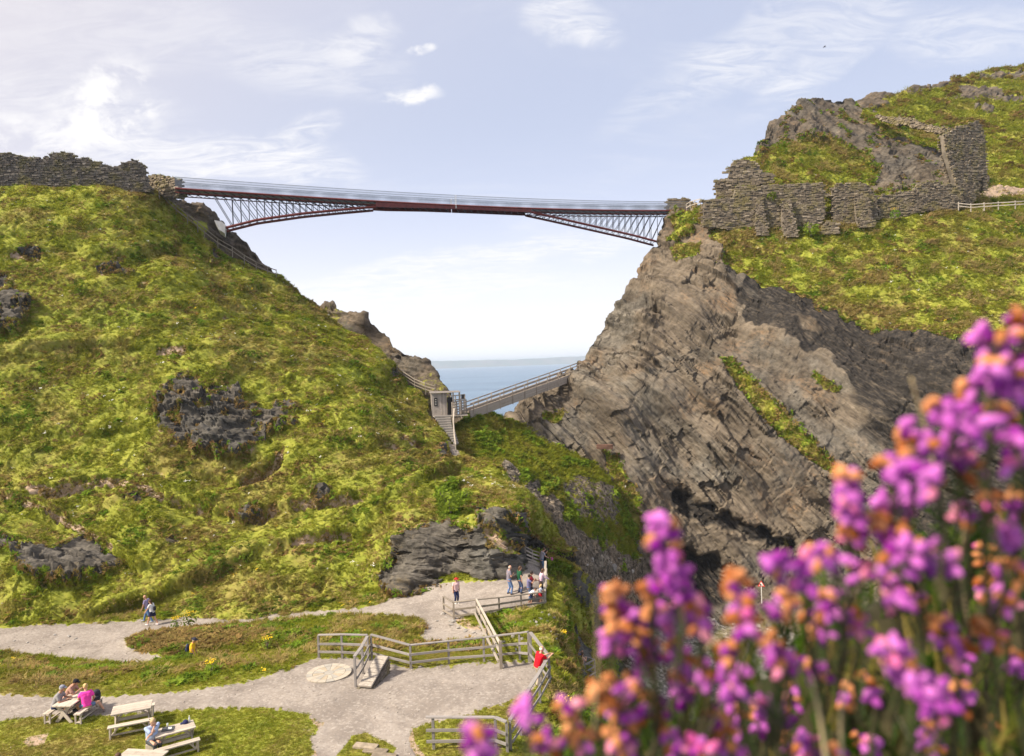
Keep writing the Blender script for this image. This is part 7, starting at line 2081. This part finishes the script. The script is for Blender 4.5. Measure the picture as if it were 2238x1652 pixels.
displace(Hb, lambda p, n: fbm(p, 0.09, 3, 500) * 0.016)
emit(Hb, M_PEAT, ['heath_bank'])


def shoot_mesh(name, seed, nw=16):
    r = np.random.default_rng(seed); mb = MB()
    bend = r.normal(0, 0.14, 2)
    ax_ = lambda t: np.array([bend[0] * t * t, bend[1] * t * t, t])
    mb.tube([ax_(t) for t in np.linspace(0, 1, 5)], [0.022, 0.02, 0.016, 0.012, 0.006], 4)
    for k in range(nw):
        t = 0.12 + 0.88 * k / nw
        for j in range(5):
            th = j * 1.256 + k * 0.6 + r.normal(0, .2); o = np.array([math.cos(th), math.sin(th), 0.65 + r.normal(0, .15)]); o /= np.linalg.norm(o)
            b = ax_(t); s = np.array([-math.sin(th), math.cos(th), 0]) * 0.016; l = 0.15 * r.uniform(.7, 1.2) * (1.1 - 0.5 * t)
            mb.add([b, b + o * l * .5 + s, b + o * l, b + o * l * .5 - s], [(0, 1, 2, 3)])
    return mb.mesh(name)


SHOOT = [shoot_mesh('shoot', s) for s in range(4)]
mt, g = new_mat('heath_green')
rnd = g.n('ShaderNodeObjectInfo').outputs['Random']
hc_ = g.ramp(rnd, (0.0, (0.020, 0.046, 0.006)), (0.45, (0.055, 0.115, 0.012)), (0.8, (0.12, 0.18, 0.022)), (1.0, (0.26, 0.18, 0.06)))
dd_ = g.n('ShaderNodeBsdfDiffuse', Color=hc_); tt_ = g.n('ShaderNodeBsdfTranslucent', Color=hc_)
g.n('ShaderNodeOutputMaterial', Surface=g.n('ShaderNodeMixShader', i0=0.35, i1=dd_.outputs[0], i2=tt_.outputs[0]).outputs[0])
M_HEATH = mt
hp1, hn1, *_ = pick_points(Hb, (Hb['py'] < 2000) * (np.arange(Hb['px'].shape[0]) < Hb['rows'] + 3)[:, None] * 1.0, 5200, False)
ok = (proj(hp1)[2] < 1.3)
hp1, hn1 = hp1[ok], hn1[ok]; s_ = rng.uniform(0.03, 0.075, len(hp1))
M_HBL = turf_mat('heath_grass', mixc=(0.26, 0.19, 0.06), mixf=0.7, lo=0.4, hi=1.5)
hp2, hn2 = hp1[::6] + 0, hn1[::6]; s2_ = rng.uniform(0.05, 0.13, len(hp2))
scatter('heath_grass_blades', hp2, orient(hn2, 0.1, 0.3), np.stack([s2_ * 0.6, s2_ * 0.6, s2_], 1), [blade_mesh('blade_tuft', 7, 1.0, 0.3, 0.022, 0.4, 70 + s) for s in range(3)], M_HBL)
scatter('heath_foliage', hp1, orient(hn1, 0.15, 0.3), np.stack([s_] * 3, 1), SHOOT, M_HEATH)

mbb = MB(); mbb.lathe([(0.10, 0.52), (0.30, 0.42), (0.44, 0.18), (0.47, -0.05), (0.38, -0.32), (0.20, -0.50), (0.27, -0.58)], 9)
BELLS = []
for mt_ in (M_BELL, M_DEAD, M_PINK):
    BELLS.append(mbb.mesh('bell', mt_, True))
PLANTS = [(1300, 'sparse heather stems low down beside the fence corner at the path junction'), (1560, 'heather with the tallest single purple spike, standing clear against the cove'), (1795, 'heather with orange withered bells in the middle of the blurred mass'),
          (2000, 'heather with upright purple spike against the sea cliff, below the grass stalk'), (9999, 'densest purple heather reaching up to the island turf at the picture edge')]
roots_ = [empty('heather_plant', tuple(P(x_, 2050, 0.46)), lb, 'heather', 'flowering heather close to the viewer') for x_, lb in zip((1200, 1440, 1680, 1900, 2150), [q[1] for q in PLANTS])]
hr_ = np.random.default_rng(23)


def spike(x0, y0, x1, y1, hw, d, orange=0.3, top='o'):
    """a flowering spike from its tip (x0, y0) down to (x1, y1), d metres out; hw half its width in picture units"""
    root = roots_[[x1 < q[0] for q in PLANTS].index(True)]
    d1 = d + hr_.uniform(-0.015, 0.02)
    a, b = P(x0, y0, d), P(x1, y1, d1); o = np.array(root.location)
    L = np.linalg.norm(b - a); ax_ = (a - b) / L
    wv = hw * d / FPX
    foot = P(x1 + hr_.normal(0, 25), y1 + hr_.uniform(150, 330), d1 + hr_.uniform(0.0, 0.07))
    mb = MB(); mb.tube([foot - o, (foot * 0.45 + b * 0.55) + hr_.normal(0, .004, 3) - o, b - o, (a + b) / 2 - o, a - o], [0.0011, 0.001, 0.0009, 0.0008, 0.0005], 5)
    sp = mb.build('flower_spike', M_STEM, root)
    mb = MB()
    for k in range(26):     # needle leaves up the stem
        t = k / 26; c = foot + (b - foot) * t
        for j in range(4):
            th = j * 1.57 + k * .7; u = np.array([math.cos(th), math.sin(th), 0.7]) * 0.0046 * hr_.uniform(.7, 1.3); s = np.array([-math.sin(th), math.cos(th), 0]) * 0.0007
            mb.add([c - o, c + u * .5 + s - o, c + u - o, c + u * .5 - s - o], [(0, 1, 2, 3)])
    lf = mb.build('needles', M_NEEDLE, sp, kind='stuff')
    t1_ = np.cross(ax_, [0.2, 1, 0.1]); t1_ /= np.linalg.norm(t1_); t2_ = np.cross(ax_, t1_)
    n = max(5, int(L / d * FPX / 6.2 * (hw / 30.0) ** 0.5))
    for k in range(n):
        t = (k + 0.5) / n; th = k * 2.4 + hr_.normal(0, .3)
        rad = t1_ * math.cos(th) + t2_ * math.sin(th)
        taper = 0.55 + 0.45 * min(1, t * 2.2)
        c = a + (b - a) * t + rad * wv * taper * hr_.uniform(0.45, 0.95) + hr_.normal(0, .0008, 3)
        zax = -(rad * 0.75 + ax_ * hr_.uniform(-0.9, 0.2)); zax /= np.linalg.norm(zax)
        xax = np.cross([0.3, .5, 1.0], zax); xax /= np.linalg.norm(xax); yax = np.cross(zax, xax)
        sz = 0.0054 * hr_.uniform(0.8, 1.25)
        pr = orange * (2.2 if (t < 0.16 and top == 'o') else 0.66)
        u = hr_.uniform(); me = BELLS[1] if u < pr else (BELLS[2] if u < pr + 0.10 else BELLS[0])
        ob_ = bpy.data.objects.new('bell', me); COL.objects.link(ob_); ob_.parent = sp
        mm = Matrix.Identity(4); s3 = (sz * 0.92, sz * 0.92, sz * 1.1); c = c - o
        for i in range(3):
            mm[i][0] = xax[i] * s3[0]; mm[i][1] = yax[i] * s3[1]; mm[i][2] = zax[i] * s3[2]; mm[i][3] = c[i]
        ob_.matrix_local = mm


for q in [(1437, 1128, 1478, 1290, 36, .33, .22), (1417, 1268, 1425, 1300, 24, .34, .8), (1334, 1285, 1352, 1345, 30, .35, .5), (1350, 1345, 1340, 1420, 28, .35, .3), (1366, 1318, 1402, 1412, 26, .36, .25), (1396, 1338, 1470, 1352, 26, .35, .12), (1455, 1340, 1522, 1345, 24, .35, .15),
          (1516, 1296, 1532, 1392, 26, .34, .25), (1405, 1400, 1430, 1465, 26, .36, .4), (1470, 1395, 1490, 1450, 24, .37, .4), (1606, 1245, 1636, 1392, 30, .33, .45), (1680, 1226, 1768, 1262, 30, .32, .12, 'x'), (1722, 1298, 1708, 1350, 28, .34, .6), (1766, 1190, 1824, 1240, 32, .33, .4),
          (1850, 1030, 1858, 1075, 26, .33, .85), (1850, 1070, 1862, 1182, 33, .33, .12, 'x'), (1898, 1125, 1960, 1170, 30, .34, .8), (1910, 1094, 1975, 1115, 22, .36, .15, 'x'), (1925, 1226, 2020, 1205, 38, .33, .12, 'x'), (2010, 1200, 2078, 1232, 36, .33, .15, 'x'), (1945, 1262, 1960, 1330, 30, .34, .3),
          (2163, 1160, 2218, 1180, 28, .36, .1, 'x'), (2158, 1296, 2206, 1322, 28, .38, .35), (2135, 1352, 2178, 1408, 28, .37, .7), (2040, 1346, 2100, 1434, 30, .36, .35), (1934, 1408, 2000, 1480, 38, .31, .25), (1995, 1475, 2066, 1556, 34, .31, .15, 'x'), (1585, 1400, 1610, 1525, 32, .34, .28), (1530, 1440, 1554, 1500, 26, .36, .6),
          (1668, 1380, 1728, 1468, 30, .35, .4), (1764, 1440, 1796, 1480, 24, .38, .2, 'x'), (1652, 1527, 1722, 1580, 24, .40, .1, 'x'), (1294, 1498, 1362, 1524, 28, .34, .85), (1326, 1538, 1385, 1580, 28, .35, .55), (1230, 1532, 1262, 1562, 24, .35, .55), (1135, 1524, 1156, 1580, 22, .35, .35), (1040, 1580, 1054, 1690, 36, .30, .2),
          (1158, 1610, 1218, 1636, 24, .36, .6), (1338, 1604, 1374, 1655, 26, .35, .75), (1460, 1594, 1488, 1655, 28, .36, .4), (1512, 1612, 1544, 1655, 26, .36, .7), (1618, 1612, 1600, 1655, 24, .38, .5), (1752, 1610, 1780, 1640, 22, .42, .2, 'x'), (1900, 1612, 1912, 1640, 16, .45, .2), (1250, 1590, 1290, 1640, 26, .36, .7),
          (2128, 732, 2180, 760, 30, .33, .2, 'x'), (2180, 752, 2240, 785, 30, .33, .15, 'x'), (2160, 792, 2240, 850, 42, .31, .15, 'x'), (2112, 830, 2135, 862, 26, .34, .7), (2030, 880, 2090, 912, 38, .32, .25), (2085, 905, 2156, 950, 44, .31, .08, 'x'), (2206, 940, 2238, 1022, 36, .32, .1, 'x'), (1966, 938, 2008, 980, 26, .34, .9),
          (2020, 965, 2106, 988, 30, .33, .15, 'x'), (1958, 1016, 2050, 1068, 44, .31, .08, 'x'), (1932, 1008, 1950, 1030, 22, .33, .5), (2152, 1078, 2164, 1114, 26, .34, .9), (1925, 1136, 1950, 1160, 22, .36, .8), (2228, 690, 2245, 730, 30, .33, .9), (2180, 880, 2195, 930, 26, .35, .7), (2100, 1010, 2150, 1040, 26, .35, .25),
          (1800, 1290, 1830, 1345, 28, .36, .35), (1850, 1330, 1880, 1385, 26, .37, .4), (1770, 1345, 1800, 1395, 26, .37, .6), (1690, 1420, 1705, 1450, 22, .38, .7), (1870, 1230, 1885, 1270, 24, .36, .3), (1480, 1470, 1500, 1530, 22, .38, .5), (1420, 1520, 1440, 1580, 24, .37, .6), (1560, 1555, 1585, 1610, 24, .38, .5), (2090, 1100, 2110, 1150, 26, .36, .3),
          (2215, 1080, 2240, 1130, 28, .36, .5), (2230, 1230, 2250, 1280, 26, .36, .7), (2000, 1290, 2020, 1330, 22, .40, .3), (1380, 1470, 1392, 1520, 22, .37, .5)]:
    spike(*q)
for k in range(46):
    x_, y_ = hr_.uniform(1200, 2230), hr_.uniform(1150, 1640)
    if y_ < 1690 - (x_ - 1150) * 0.55: continue
    spike(x_, y_, x_ + hr_.normal(8, 14), y_ + hr_.uniform(35, 70), hr_.uniform(16, 24), hr_.uniform(.40, .52), hr_.uniform(.2, .7))

# dry grass stalks among the heather
for k, (pts, w, d, lb) in enumerate([([(1990, 825), (2006, 880), (2026, 950), (2060, 1120)], 8, .36, 'grey dry grass stalk standing up against the dark cliff band'), ([(1772, 1480), (1790, 1560), (1815, 1720)], 12, .33, 'broad tan grass blade leaning among the lower heather'), ([(1470, 1440), (1478, 1500), (1450, 1570), (1400, 1700)], 7, .37, 'thin curved straw stalk below the tallest heather spike'),
                                      ([(1640, 1470), (1580, 1540), (1520, 1640), (1490, 1720)], 7, .37, 'slanting straw stalk crossing behind the middle heather'), ([(1700, 1380), (1640, 1372), (1570, 1385), (1500, 1470)], 5, .38, 'thin arching straw stalk between two orange heather clumps'), ([(1850, 1480), (1835, 1560), (1842, 1720)], 10, .36, 'upright tan grass blade at the lower edge of the heather'),
                                      ([(1960, 1560), (1990, 1620), (2010, 1720)], 8, .38, 'short straw blade under the big drooping purple spike'), ([(2110, 1120), (2096, 1230), (2120, 1400)], 6, .40, 'straw stalk running up through the dense dark heath'), ([(1300, 1300), (1306, 1420), (1298, 1600)], 4, .32, 'brown grass stem standing by the knoll edge')]):
    P3 = [P(x_, y_, d + 0.004 * i) for i, (x_, y_) in enumerate(pts)]
    t = np.linspace(0, len(P3) - 1, 12); P3 = np.stack([np.interp(t, np.arange(len(P3)), np.array(P3)[:, c]) for c in range(3)], 1)
    rr = w * d / FPX / 2
    root = empty('dry_grass_stalk', tuple(P3[-1]), lb, 'grass stalk', 'dry grass stalks in the heather')
    mb = MB(); mb.tube([q - P3[-1] for q in P3], list(np.linspace(rr * 0.5, rr, 12)), 5); mb.build('blade', M_STRAW, root, True)
